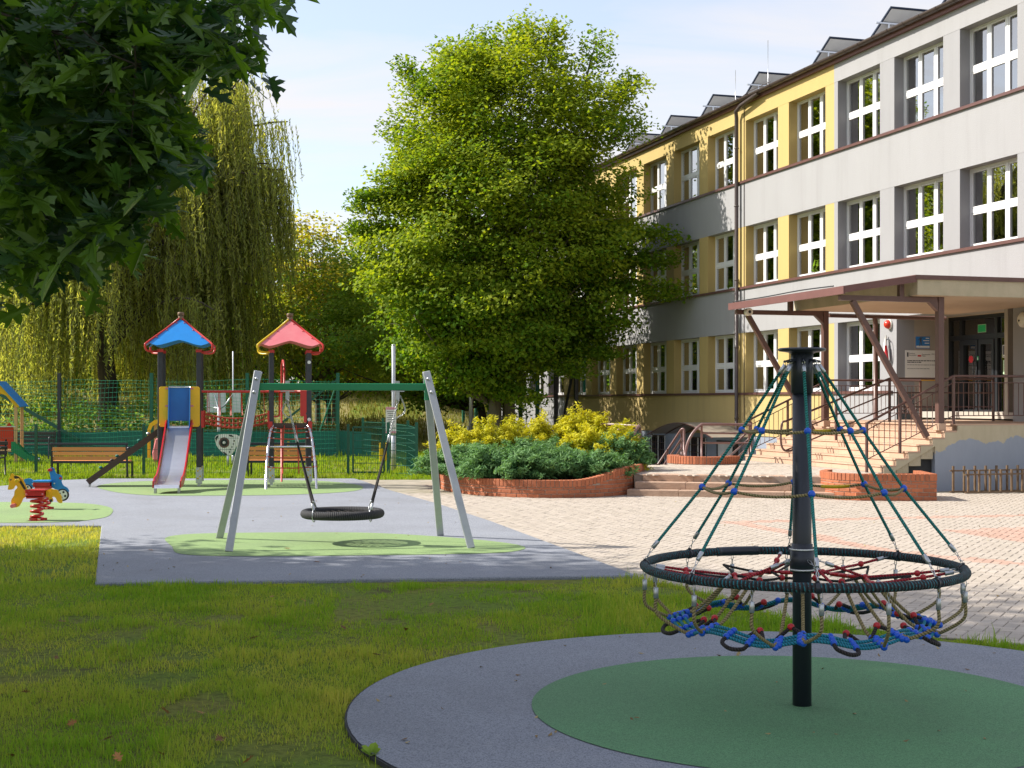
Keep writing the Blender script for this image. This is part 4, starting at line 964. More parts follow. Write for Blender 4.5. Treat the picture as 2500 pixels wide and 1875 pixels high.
b = MB(); sbox(b, ENT1 - 0.014, ENT1 - 0.001, -0.95, -0.55, 3.09, 3.385); b.build('plate', MT['sign_blue'], t)
b = MB(); sbox(b, ENT1 - 0.016, ENT1 - 0.014, -0.94, -0.56, 3.105, 3.155); b.build('strip', MT['sign_white'], t)
b = MB(); Mx = on_recess(-0.66, 3.13, 0.017)
for q in ([(-.012, .02), (0.0, 0.0), (0.022, .15), (0.0, .15)], [(0.05, .03), (0.065, .03), (0.045, .15), (0.02, .15)], [(-.005, .15), (0.05, .15), (0.045, .215), (-.01, .215)], [(-.055, .17), (-.045, .16), (0.0, .205), (-.012, .215)], [(0.04, .21), (0.05, .20), (0.085, .235), (0.08, .245)], [(.015, .218), (.04, .218), (.04, .245), (.015, .245)]): b.plate(q, Mx, 0.002)
b.build('figure', MT['sign_text'], t)
b = MB()
for h, l in ((3.335, 0.10), (3.275, 0.17), (3.21, 0.13)): sbox(b, ENT1 - 0.0165, ENT1 - 0.014, -0.93, -0.93 + l, h, h + 0.022)
sbox(b, ENT1 - 0.0185, ENT1 - 0.016, -0.92, -0.72, 3.122, 3.138)
b.build('lettering', MT['sign_white'], t)
def on_glass(s, h, out=0.004): return basis(-UV_, BZ, NV_, FB(s, -1.54 + out, h))
t = thing('exit_plate', 'small green plate with a pale edge on the glass over the door', 'sign', FB(3.6, -1.5, 3.5)); plate_on('plate', 3.48, 3.81, -1.5445, 3.44, 3.64, 'sign_lime', t, 0.004); plate_on('plate_face', 3.495, 3.795, -1.54, 3.455, 3.625, 'sign_green', t, 0.003)
t = thing('exit_plate', 'tiny green sticker beside the door handles', 'sign', FB(3.63, -1.5, 2.8)); plate_on('plate', 3.68, 3.73, -1.468, 2.74, 2.86, 'sign_green', t, 0.003); plate_on('mark', 3.695, 3.715, -1.465, 2.77, 2.83, 'sign_white', t, 0.002)
t = thing('warning_sign', 'black framed warning sign with white emblem on the right door pane', 'sign', FB(2.65, -1.5, 3.0)); plate_on('frame', 2.52, 2.84, -1.5445, 2.80, 3.10, 'sign_white', t, 0.004); plate_on('plate', 2.535, 2.825, -1.54, 2.815, 3.085, 'sign_text', t, 0.003)
b = MB(); Mx = on_glass(2.68, 2.95, 0.006); b.plate([(-.05, .02), (0.0, .0), (.045, .02), (.05, .07), (.01, .11), (-.03, .10), (-.06, .06)], Mx, 0.002); b.plate([(-.05, -.06), (.05, -.06), (.05, -.02), (-.05, -.02)], Mx, 0.002); b.plate([(-.12, -.12), (.12, -.12), (.12, -.085), (-.12, -.085)], Mx, 0.002); b.build('emblem', MT['sign_white'], t)
t = thing('notice', 'pale green paper notice under the black warning sign', 'notice', FB(2.65, -1.5, 2.6)); plate_on('paper', 2.50, 2.82, -1.5445, 2.40, 2.74, 'sign_lime', t, 0.003)
b = MB()
for i, l in enumerate((0.18, 0.22, 0.20, 0.12)): sbox(b, 2.78 - l, 2.78, -1.5415, -1.540, 2.66 - 0.045 * i, 2.67 - 0.045 * i)
b.build('print', MT['sign_text'], t)
t = thing('notice', 'red round sticker on the glass of the door leaf', 'sticker', FB(3.85, -1.5, 2.75)); b = MB(); b.cyl(FB(3.98, -1.468, 2.79), FB(3.98, -1.464, 2.79), 0.09, 16); b.build('disc', MT['flag_red'], t)
t = thing('paper_sheet', 'white printed sheet hung inside the entrance door glass', 'notice', FB(4.05, -1.6, 2.8)); plate_on('paper', 3.84, 4.30, -1.566, 2.70, 3.12, 'sign_white', t, 0.003)
b = MB()
for i in range(5): sbox(b, 3.90, 4.22, -1.5625, -1.5615, 3.03 - 0.06 * i, 3.04 - 0.06 * i)
b.build('print', MT['sign_text'], t)
t = thing('alarm_siren', 'red dome alarm siren high on the grey pillar under the canopy', 'siren', FB(ENT1 + 0.3, 0.0, 3.7)); b = MB(); b.cyl(FB(ENT1 + 0.30, 0.0, 3.70), FB(ENT1 + 0.30, 0.05, 3.70), 0.13, 18); b.build('base', MT['lamp_white'], t); b = MB(); b.ball(FB(ENT1 + 0.30, 0.05, 3.70), 0.115, 14, 8); b.build('dome', MT['siren'], t)
t = thing('wall_lamp', 'round cream wall lamp right of the entrance door', 'lamp', FB(0.0, 0.0, 3.5)); b = MB(); c_ = FB(-0.02, 0.0, 3.52); b.lathe([(0.17, 0), (0.17, 0.05), (0.12, 0.10), (0.04, 0.125)], basis(UV_, -BZ, NV_, c_), 20); b.build('glass', MT['lamp_white'], t); b = MB(); b.cyl(FB(0.0, 0.120, 3.50), FB(0.0, 0.135, 3.50), 0.022, 10); b.build('sensor', MT['tyre'], t)
t = thing('rolled_flag', 'furled white and red flag hanging in a wire loop on the pillar', 'flag', FB(ENT1 + 0.3, 0, 3.0))
b = MB(); b.tube([FB(ENT1 + 0.30, 0.07, 3.0) + UV_ * (0.14 * math.cos(a)) + BZ * (0.33 * math.sin(a)) for a in np.linspace(0, 2 * math.pi, 25)[:-1]], 0.010, 6, closed=True); b.tube([FB(ENT1 + 0.3, 0.0, 3.30), FB(ENT1 + 0.3, 0.08, 3.32)], 0.012, 6); b.build('wire_loop', MT['black_steel'], t)
b = MB(); b.tube([FB(ENT1 + 0.40, 0.05, 3.42), FB(ENT1 + 0.36, 0.10, 3.20), FB(ENT1 + 0.33, 0.11, 2.98), FB(ENT1 + 0.30, 0.10, 2.82)], 0.05, 8, rr=[0.02, 0.045, 0.055, 0.03]); b.build('cloth', MT['sign_white'], t)
b = MB(); b.tube([FB(ENT1 + 0.31, 0.115, 3.16), FB(ENT1 + 0.28, 0.12, 2.95), FB(ENT1 + 0.27, 0.11, 2.80)], 0.04, 8, rr=[0.03, 0.045, 0.05]); b.build('cloth', MT['flag_red'], t)

# ---- brick planters: single bricks on a mortar core
def offset_path(P, d):
    out = []
    for i, p in enumerate(P):
        t = (P[min(i + 1, len(P) - 1)] - P[max(i - 1, 0)]); t.z = 0; t.normalize(); out.append(p + Vector((-t.y, t.x, 0)) * d)
    return out
brick_me = {}
def brick_mesh(l, h, d):
    k = (round(l, 3), round(h, 3))
    if k not in brick_me:
        b = MB(); b.box((0, 0, 0), (l, d, h)); brick_me[k] = b.mesh('brick', MT['brick'], bevel=0.005)
    return brick_me[k]
def brick_wall(t, path, height, ch=0.0745, bl=0.215, solid=True, cap=0.13, d=0.11):
    """path runs with the OUTSIDE on its right-hand side; height(u) top height at arclength u; soldier course on top"""
    P = path; S = [0.0]
    for a, c_ in zip(P[:-1], P[1:]): S.append(S[-1] + (c_ - a).length)
    L = S[-1]
    def pos(u):
        u = min(max(u, 0), L - 1e-6); i = next(k for k in range(len(S) - 1) if S[k + 1] >= u); f = (u - S[i]) / (S[i + 1] - S[i]); p = P[i].lerp(P[i + 1], f); tv = (P[i + 1] - P[i]).normalized(); return p, tv
    # mortar core set 7 mm behind the brick faces
    S_all = S; PC = [pos(0.025)[0]] + [p for p, s_ in zip(P, S) if 0.03 < s_ < L - 0.03] + [pos(L - 0.025)[0]]; SC = [0.025] + [s_ for s_ in S if 0.03 < s_ < L - 0.03] + [L - 0.025]
    cp = offset_path(PC, 0.007); ci = offset_path(PC, 0.105); b = MB(); n = len(PC)
    for i in range(n - 1):
        h0, h1 = height(SC[i]) - 0.012, height(SC[i + 1]) - 0.012
        a, c_, ai, ci_ = cp[i], cp[i + 1], ci[i], ci[i + 1]
        z = lambda v, h: Vector((v.x, v.y, h))
        b.quad(z(a, -0.05), z(c_, -0.05), z(c_, h1), z(a, h0)); b.quad(z(ci_, -0.05), z(ai, -0.05), z(ai, h0), z(ci_, h1)); b.quad(z(a, h0), z(c_, h1), z(ci_, h1), z(ai, h0))
    b.poly([z(cp[0], -.05), z(cp[0], height(0) - .012), z(ci[0], height(0) - .012), z(ci[0], -.05)]); b.poly([z(cp[-1], -.05), z(ci[-1], -.05), z(ci[-1], height(L) - .012), z(cp[-1], height(L) - .012)])
    b.build('mortar_core', MT['mortar'], t)
    row = 0
    hmax = max(height(L * k / 40) for k in range(41))
    while True:
        zc = 0.008 + row * ch + ch / 2; any_ = False
        if zc - ch / 2 > hmax - cap - 0.02: break
        u = (0 if row % 2 == 0 else bl / 2)
        if row % 2: 
            p, tv = pos(bl / 4); 
            if zc + ch / 2 <= height(bl / 4) - cap + 0.02: inst('brick', brick_mesh(bl / 2 - 0.01, ch - 0.010, d), t, TR((*(p + Vector((-tv.y, tv.x, 0)) * (d / 2)).to_2d(), zc), math.atan2(tv.y, tv.x)))
        while u + bl / 2 < L:
            l = min(bl, L - u); p, tv = pos(u + l / 2)
            room = height(u + l / 2) - cap + 0.004 - (zc - ch / 2)
            if room > 0.022 and l > 0.05:
                hb = min(ch, round(room / 0.012) * 0.012) - 0.010
                inst('brick', brick_mesh(l - 0.010, hb, d), t, TR((*(p + Vector((-tv.y, tv.x, 0)) * (d / 2 + rng.normal(0, .0012))).to_2d(), zc - ch / 2 + 0.005 + hb / 2), math.atan2(tv.y, tv.x) + rng.normal(0, 0.006)))
            u += bl
        row += 1
    u = 0.0; w = 0.082
    while u + w < L + 0.02:
        p, tv = pos(u + w / 2); h = height(u + w / 2)
        inst('brick', brick_mesh(w - 0.010, cap - 0.006, d + 0.03), t, TR((*(p + Vector((-tv.y, tv.x, 0)) * ((d + 0.03) / 2 - 0.006)).to_2d(), h - cap / 2), math.atan2(tv.y, tv.x) + rng.normal(0, 0.008)))
        u += w
PLF = [Vector((*q, 0)) for q in ((-1.45, 27.9), (-1.22, 26.9), (-0.60, 25.72), (0.30, 25.12), (1.18, 25.12), (1.92, 25.65), (2.40, 26.6), (2.72, 28.1))]
pf = catmull(PLF, 10)
t = thing('brick_planter', 'long curved low planter of red bricks full of junipers left of the low steps', 'planter', (0.5, 27, 0))
LPF = sum((c_ - a).length for a, c_ in zip(pf[:-1], pf[1:]))
def hgt(u):
    f = u / LPF; k = min(max((f - 0.54) / 0.20, 0), 1); k = k * k * (3 - 2 * k); return 0.335 + 0.205 * k
brick_wall(t, pf, hgt)
b = MB(); b.poly([(p.x, p.y, 0.27) for p in offset_path(pf, 0.1)] + [(2.6, 30.0, 0.27), (1.8, 31.2, 0.27), (-1.0, 31.2, 0.27), (-1.5, 29.6, 0.27)]); b.build('soil', MT['soil'], t)
b = MB(); bk = [Vector(q) for q in ((2.70, 28.15, 0), (2.72, 29.6, 0), (1.9, 31.2, 0), (-1.0, 31.3, 0), (-1.50, 29.6, 0), (-1.52, 28.0, 0))]
for a, c_ in zip(bk[:-1], bk[1:]): b.bar(a + BZ * 0.12, c_ + BZ * 0.12, 0.1, 0.34)
b.build('back_wall', MT['brick'], t)
# right planter
t = thing('brick_planter', 'short empty red brick planter with a rounded end at the foot of the entrance stairs', 'planter', (6.4, 24.6, 0))
pr_ = catmull([Vector((*q, 0)) for q in ((5.86, 26.05), (5.62, 25.4), (5.72, 24.72), (6.10, 24.36))], 8) + [Vector((6.8, 24.33, 0)), Vector((7.42, 24.36, 0))]
brick_wall(t, pr_, lambda u: 0.485)
brick_wall(t, [Vector((7.43, 24.35, 0)), Vector((7.50, 25.6, 0))], lambda u: 0.485)
b = MB(); b.poly([(p.x, p.y, 0.40) for p in offset_path(pr_, 0.1)] + [(7.4, 25.6, 0.40), (6.4, 26.1, 0.4)]); b.build('soil', MT['soil'], t)
# low round brick kerb on the terrace by the basement stair
t = thing('brick_kerb', 'low rounded brick kerb with brown pipe rails above the basement stairs', 'low wall', (4.2, 30.2, TZ))
kb = catmull([Vector((*q, 0)) for q in ((3.52, 31.3), (3.46, 30.6), (3.85, 30.05), (4.45, 29.95), (5.02, 30.55))], 8)
S_k = 0
b = MB(); ko, ki = kb, offset_path(kb, 0.25)
for i in range(len(kb) - 1):
    z = lambda v, h: Vector((v.x, v.y, h))
    b.quad(z(ko[i], TZ - .1), z(ko[i + 1], TZ - .1), z(ko[i + 1], TZ + 0.155), z(ko[i], TZ + 0.155)); b.quad(z(ko[i], TZ + .155), z(ko[i + 1], TZ + .155), z(ki[i + 1], TZ + 0.155), z(ki[i], TZ + 0.155)); b.quad(z(ki[i + 1], -1.0), z(ki[i], -1.0), z(ki[i], TZ + 0.155), z(ki[i + 1], TZ + 0.155))
b.build('mortar_core', MT['mortar'], t)
u = 0.04; Sk = [0.0]
for a, c_ in zip(kb[:-1], kb[1:]): Sk.append(Sk[-1] + (c_ - a).length)
while u < Sk[-1] - 0.04:
    i = next(k for k in range(len(Sk) - 1) if Sk[k + 1] >= u); f = (u - Sk[i]) / (Sk[i + 1] - Sk[i]); p = kb[i].lerp(kb[i + 1], f); tv = (kb[i + 1] - kb[i]).normalized()
    inst('brick', brick_mesh(0.066, 0.165, 0.11), t, TR((*(p + Vector((-tv.y, tv.x, 0)) * 0.12).to_2d(), TZ + 0.09), math.atan2(tv.y, tv.x), (1, 2.4, 1))); u += 0.076

# ---- mauve pipe rails
def pipe_rail(label, runs, posts, r=0.03):
    t = thing('handrail', label, 'handrail', posts[0][0] if posts else runs[0][0])
    for q in runs:
        b = MB(); b.tube(q, r if q is runs[0] else r * 0.75, 10); b.build('rail', MT['mauve_steel'], t)
    for (p, q) in posts:
        b = MB(); b.tube([p, q], r * 0.8, 10); b.build('post', MT['mauve_steel'], t)
    return t
def AT(px, py, Y): return at(px, py, Y)
# on the left planter
A = AT(1453, 1037, 28.9); B = AT(1540, 1039, 28.2); C_ = AT(1566, 1043, 27.9)
top = [A, AT(1500, 1036.5, 28.5), B, AT(1558, 1040, 28.0)]
pipe_rail('mauve pipe rail with a curved end rising out of the junipers', [catmull(top, 5) + arc(AT(1560, 1040, 27.95), AT(1546, 1052, 27.7), AT(1534, 1106, 27.3), 8), catmull([AT(1470, 1063, 28.8), AT(1520, 1064, 28.4), AT(1566, 1069, 28.0)], 4)],
          [(AT(1563, 1139, 28.0), AT(1563, 1043, 28.0)), (AT(1466, 1090, 28.8), AT(1466, 1038, 28.8)), (AT(1534, 1106, 27.3), AT(1532, 1141, 27.3)), (AT(1549, 1064, 28.3), AT(1549, 1041, 28.3))])
# on the round kerb
K = 30.3
pipe_rail('mauve pipe rail with a curved end on the low round brick kerb', [arc(AT(1673, 1113, 30.2), AT(1676, 1062, 30.2), AT(1713, 1036, 30.3), 8) + [AT(1760, 1036, 30.5), AT(1834, 1037, 31.0)], [AT(1714, 1057, 30.3), AT(1830, 1058.5, 31)], [AT(1714, 1081, 30.3), AT(1830, 1082, 31)]],
          [(AT(1713, 1115, 30.3), AT(1713, 1037, 30.3)), (AT(1834, 1116, 31.0), AT(1834, 1030, 31.0))])
t = thing('handrail', 'mauve triple pipe rail going down into the basement stair', 'handrail', AT(1667, 1110, 31.2))
for i, (y0, y1, xo) in enumerate(((1047, 1130, 0), (1071, 1140, 9), (1094, 1141, 22))):
    b = MB(); p1 = AT(1664, y0, 31.2); p2 = AT(1600 + xo, y1 + 14, 32.6)
    if i == 0: pts_ = [AT(1670, 1110, 31.2), AT(1670, 1052, 31.2)] + arc(AT(1670, 1050, 31.2), AT(1668, 1044, 31.2), AT(1662, 1050, 31.25), 5) + [p2]
    else: pts_ = [p1, p2]
    b.tube(pts_, 0.026, 8); b.build('rail', MT['mauve_steel'], t)
for x_, ya, yb in ((1664, 1112, 1050), (1630, 1150, 1096), (1603, 1165, 1132)):
    b = MB(); b.tube([AT(x_, ya, 31.5), AT(x_, yb, 31.5)], 0.022, 8); b.build('post', MT['mauve_steel'], t)
t = thing('handrail', 'short looped brown handrail of the far basement stair behind the junipers', 'handrail', AT(1515, 1060, 41))
for dx in (0, 4, 8):
    b = MB(); b.tube([AT(1498 + dx, 1064, 41)] + arc(AT(1508 + dx, 1051, 41), AT(1514 + dx, 1043, 41), AT(1518 + dx, 1050, 41), 5) + [AT(1518 + dx, 1075, 41)], 0.03, 8); b.build('rail', MT['mauve_steel'], t)
t = thing('handrail', 'far brown rail of the basement stair in front of the basement door', 'handrail', AT(1800, 1100, 34))
for i in range(3):
    b = MB(); b.tube([AT(1757 + 22 * i, 1116, 33), AT(1822 + 6 * i, 1058 + 14 * i, 34)], 0.024, 8); b.build('rail', MT['mauve_steel'], t)
b = MB(); b.tube([AT(1828, 1120, 34), AT(1828, 1050, 34)], 0.024, 8); b.build('post', MT['mauve_steel'], t)
# areaway: floor, retaining wall, basement door and arched awning
b = MB(); b.poly([(x, y, -1.02) for x, y in HOLE]); b.build('areaway_floor', MT['joint_sand'], kind='structure')
t = thing('retaining_wall', 'grey retaining wall around the sunken basement yard', 'wall', (2, 36, 0)); b = MB()
HV = [Vector((*q, 0)) for q in HOLE]
for a, c_ in zip(HV, HV[1:] + HV[:1]): b.bar(a + BZ * -0.5, c_ + BZ * -0.5, 0.12, 1.04)
b.build('wall_face', MT['base_blue'], t)
AWS, AWE = 12.9, 18.0
t = thing('basement_awning', 'arched smoky polycarbonate awning over the basement door', 'awning', FB(17, 0.6, 0.9)); b = MB(); n = 14; ar = [(AWS + (AWE - AWS) * i / n, 0.66 + 0.42 * math.sin(math.pi * min(1, max(0, i / n)))) for i in range(n + 1)]
for i in range(n): b.quad(FB(ar[i][0], 0.02, ar[i][1]), FB(ar[i + 1][0], 0.02, ar[i + 1][1]), FB(ar[i + 1][0], 1.35, ar[i + 1][1]), FB(ar[i][0], 1.35, ar[i][1]))
b.build('sheet', MT['poly_roof'], t)
b = MB()
for e in (0.03, 0.7, 1.35): b.tube([FB(q[0], e, q[1] - 0.02) for q in ar], 0.018, 6)
b.build('arch', MT['flash'], t)
b = MB(); sbox(b, 14.2, 15.5, -0.06, -0.006, -1.0, 0.5); d_ = b.build('basement_door', MT['door_frame'], school); b = MB(); sbox(b, 14.32, 15.38, -0.03, -0.001, -0.95, 0.42); b.build('door_leaf', MT['panel_back'], d_)

# ---- bike rack by the wall
t = thing('bike_rack', 'rusty metal bicycle rack against the blue grey wall', 'bike rack', (8.6, 27, 0))
for off, hh in ((0.0, 0.46), (0.30, 0.52)):
    for i in range(10):
        p = FB(-2.45 + 0.0, 3.55 - 0.24 * i, 0) - UV_ * (0.62 - off) + NV_ * (0.12 if off else 0)
        b = MB(); b.bar(p, p + BZ * hh, 0.035, 0.035, up=NV_); b.build('post', MT['rust_steel'], t)
    for h in (0.03, hh - 0.09):
        p = FB(-2.45, 3.62, h) - UV_ * (0.62 - off) + NV_ * (0.12 if off else 0); q = FB(-2.45, 3.55 - 0.24 * 9.3, h) - UV_ * (0.62 - off); b = MB(); b.bar(p, q, 0.028, 0.028); b.build('rail', MT['rust_steel'], t)
# ================================================================ ROPE CAROUSEL
CX_, CY_ = CC; ZP = 0.033
def pol(a, r, h): return Vector((CX_ + r * math.sin(a), CY_ - r * math.cos(a), h))      # a from the viewer's side, to the right
car = thing('rope_carousel', 'rope carousel with dark steel pole, teal ropes, blue balls and a black wrapped ring', 'carousel', (CX_, CY_, ZP))
b = MB(); b.lathe([(0.053, ZP - 0.02), (0.053, 1.80)], TR((CX_, CY_, 0)), 32); b.build('pole', MT['black_steel'], car)
b = MB(); b.lathe([(0.0535, 1.795), (0.0615, 1.797), (0.0615, 2.026), (0.055, 2.03)], TR((CX_, CY_, 0)), 32); b.build('sleeve', MT['black_steel'], car)
b = MB(); b.lathe([(0.06, 2.018), (0.075, 2.026), (0.10, 2.030), (0.128, 2.034), (0.134, 2.040), (0.133, 2.047), (0.125, 2.052), (0.02, 2.056)], TR((CX_, CY_, 0)), 40); b.build('top_disc', MT['black_steel'], car)
b = MB(); b.lathe([(0.0535, 0.786), (0.068, 0.788), (0.068, 0.915), (0.060, 0.917), (0.060, 0.945), (0.0535, 0.947)], TR((CX_, CY_, 0)), 32); b.build('collar', MT['black_steel'], car)
b = MB()
for h in (0.915, 0.800): b.lathe([(0.0675, h - 0.004), (0.0705, h - 0.003), (0.0705, h + 0.003), (0.0675, h + 0.004)], TR((CX_, CY_, 0)), 32, cap=False)
b.build('white_band', MT['white_panel'], car)
A0_ = R(-6.7); NR = 8; RR = 0.886; RH = 0.812; RT = 0.0255
b = MB(); b.tube([pol(2 * math.pi * k / 120, RR, RH) for k in range(120)], RT, 16, closed=True); b.build('ring', MT['ring_wrap'], car)
b = MB(); b.tube([pol(R(a), RR, RH) for a in range(186, 205, 2)], RT + 0.003, 16); b.build('ring_joint', MT['black_steel'], car)
def ferrule(b, p, q, r=0.0095, L=0.045):
    p, q = Vector(p), Vector(q); d = (q - p).normalized(); b.cyl(p, p + d * L, r, 12)
def chain(b, p, q, n=4, r=0.0022, w=0.007):
    p, q = Vector(p), Vector(q); d = (q - p); L = d.length / n; d.normalize(); x = d.cross(Vector((0.3, 0.5, 0.8))).normalized(); y = d.cross(x)
    for i in range(n):
        c = p + d * (L * (i + 0.5)); s = x if i % 2 == 0 else y; hl = L * 0.62
        P = [c + d * (hl * math.sin(t)) * (1 if True else 1) + s * (w * math.cos(t)) for t in [2 * math.pi * k / 10 for k in range(10)]]
        b.tube(P, r, 5, closed=True)
BALL1, BALL2 = [], []
for k in range(NR):
    a = A0_ + k * 2 * math.pi / NR
    p0 = pol(a, 0.062, 1.985); p1 = pol(a, 0.098, 1.975); lowc = pol(a, RR, RH + RT)
    b = MB(); b.bar(p0, p1 + (p1 - p0) * 0.1, 0.022, 0.012); b.build('bracket', MT['black_steel'], car)
    end = pol(a, RR - 0.070, RH + RT + 0.105); top = pol(a, 0.112, 1.93)
    m1, m2 = pol(a, 0.337, 1.588), pol(a, 0.560, 1.262)
    b = MB(); b.tube([top, m1, m2, end], 0.0088, 10); rp = b.build('suspension_rope', MT['rope_teal'], car)
    b = MB(); ferrule(b, top + (top - m1).normalized() * 0.032, m1, 0.0125, 0.052); b.build('ferrule', MT['galv'], rp)
    b = MB(); ferrule(b, end - (end - m2).normalized() * 0.012, end + (end - m2), 0.0125, 0.052); b.build('ferrule', MT['galv'], rp)
    b = MB(); chain(b, end + (end - m2).normalized() * 0.038, lowc, 3); chain(b, p1 + Vector((0, 0, .004)), top + (top - m1).normalized() * 0.03, 1); b.build('chain', MT['chrome'], rp)
    b = MB(); t_ = Vector((math.cos(a), math.sin(a), 0)); b.tube([pol(a, RR, RH) - t_ * 0.012, pol(a, RR, RH) + t_ * 0.012], RT + 0.004, 14); b.cyl(pol(a, RR, RH + RT), pol(a, RR, RH + RT + 0.012), 0.008); b.build('clamp', MT['black_steel'], car)
    BALL1.append(m1); BALL2.append(m2)
ball_me = None
def put_ball(p, r, mt, name='ball'):
    b = MB(); b.ball((0, 0, 0), r, 14, 10); me = b.mesh(name, MT[mt]); return me
bm_big = put_ball(0, 0.0205, 'blue_plastic')
for P, dz, sl in ((BALL1, 0.012, 0), (BALL2, 0.022, 1)):
    for k in range(NR):
        inst('ball', bm_big, car, Matrix.Translation(P[k]))
        q = P[(k + 1) % NR]
        b = MB(); b.tube(sag(P[k], q, dz, 10), 0.0082, 10); rp = b.build('cross_rope', MT['rope_sand'], car)
        if k == 3:
            pts = sag(P[k], q, dz, 10); b = MB(); b.tube(pts[2 + 2 * 0:7], 0.0105, 12); b.build('rope_sleeve', MT['yellow_steel'], rp)
# upper net: eight red nodes between ring and collar
nod = []
for k in range(NR):
    a = A0_ + (k + 0.5) * 2 * math.pi / NR
    nod.append(pol(a, 0.40, 0.742))
bm_red = put_ball(0, 0.0185, 'red_plastic'); bm_blue = put_ball(0, 0.0188, 'blue_plastic'); bm_red2 = put_ball(0, 0.0195, 'red_plastic')
def rope(name, pts, r, mt, parent=car):
    b = MB(); b.tube(pts, r, 8); return b.build(name, MT[mt], parent)
for k in range(NR):
    a = A0_ + (k + 0.5) * 2 * math.pi / NR; n_ = nod[k]; a0 = A0_ + k * 2 * math.pi / NR
    inst('ball', bm_red, car, Matrix.Translation(n_))
    # from ring clamps (both sides) to the node
    for aa in (a0, a0 + 2 * math.pi / NR):
        s_ = pol(aa + (0.06 if aa == a0 else -0.06), RR - 0.03, RH - 0.006); mid = s_.lerp(n_, 0.42) + Vector((0, 0, -0.004))
        if (k + (aa != a0)) % 2 == 0 or k % 3 == 0:
            rp = rope('net_rope', [s_.lerp(n_, 0.10), mid, n_], 0.0078, 'rope_red'); b = MB(); ferrule(b, s_.lerp(n_, 0.07), n_, 0.012, 0.05); chain(b, s_, s_.lerp(n_, 0.08), 1); b.build('ferrule', MT['galv'], rp)
            inst('ball', bm_red, car, Matrix.Translation(mid))
    # to the collar
    if k % 2 == 0:
        c_ = pol(a, 0.072, 0.858); rp = rope('net_rope', [n_, n_.lerp(c_, 0.62)], 0.0078, 'rope_red'); b = MB(); ferrule(b, n_.lerp(c_, 0.62), c_, 0.012, 0.05); chain(b, n_.lerp(c_, 0.74), c_, 2); b.build('ferrule', MT['galv'], rp)
    # chord to the next node with red sleeve pieces
    q = nod[(k + 1) % NR]; rope('net_rope', sag(n_, q, 0.008, 4), 0.0078, 'rope_red')
    b = MB()
    for f in (0.22, 0.42, 0.62): b.cyl(n_.lerp(q, f) - Vector((0, 0, .006)), n_.lerp(q, f + 0.19) - Vector((0, 0, .006)), 0.0125, 12)
    b.build('rope_sleeve', MT['red_plastic'], car)
    # inner star and black under-ropes
    i1 = pol(a, 0.25, 0.722); i2 = pol(a + 2 * math.pi / NR, 0.25, 0.722)
    rope('net_rope', [n_, i1], 0.0078, 'rope_black'); rope('net_rope', sag(i1, i2, 0.004, 3), 0.0078, 'rope_black'); inst('ball', bm_red2, car, Matrix.Translation(i1))
    rope('net_rope', sag(n_ + Vector((0, 0, -0.012)), pol(a + math.pi / NR, 0.60, 0.770), 0.006, 4), 0.0072, 'rope_black')
    if True: rope('net_rope', [pol(a + math.pi / NR, 0.60, 0.770), n_.lerp(q, 0.9) + Vector((0, 0, -.01))], 0.0072, 'rope_black')
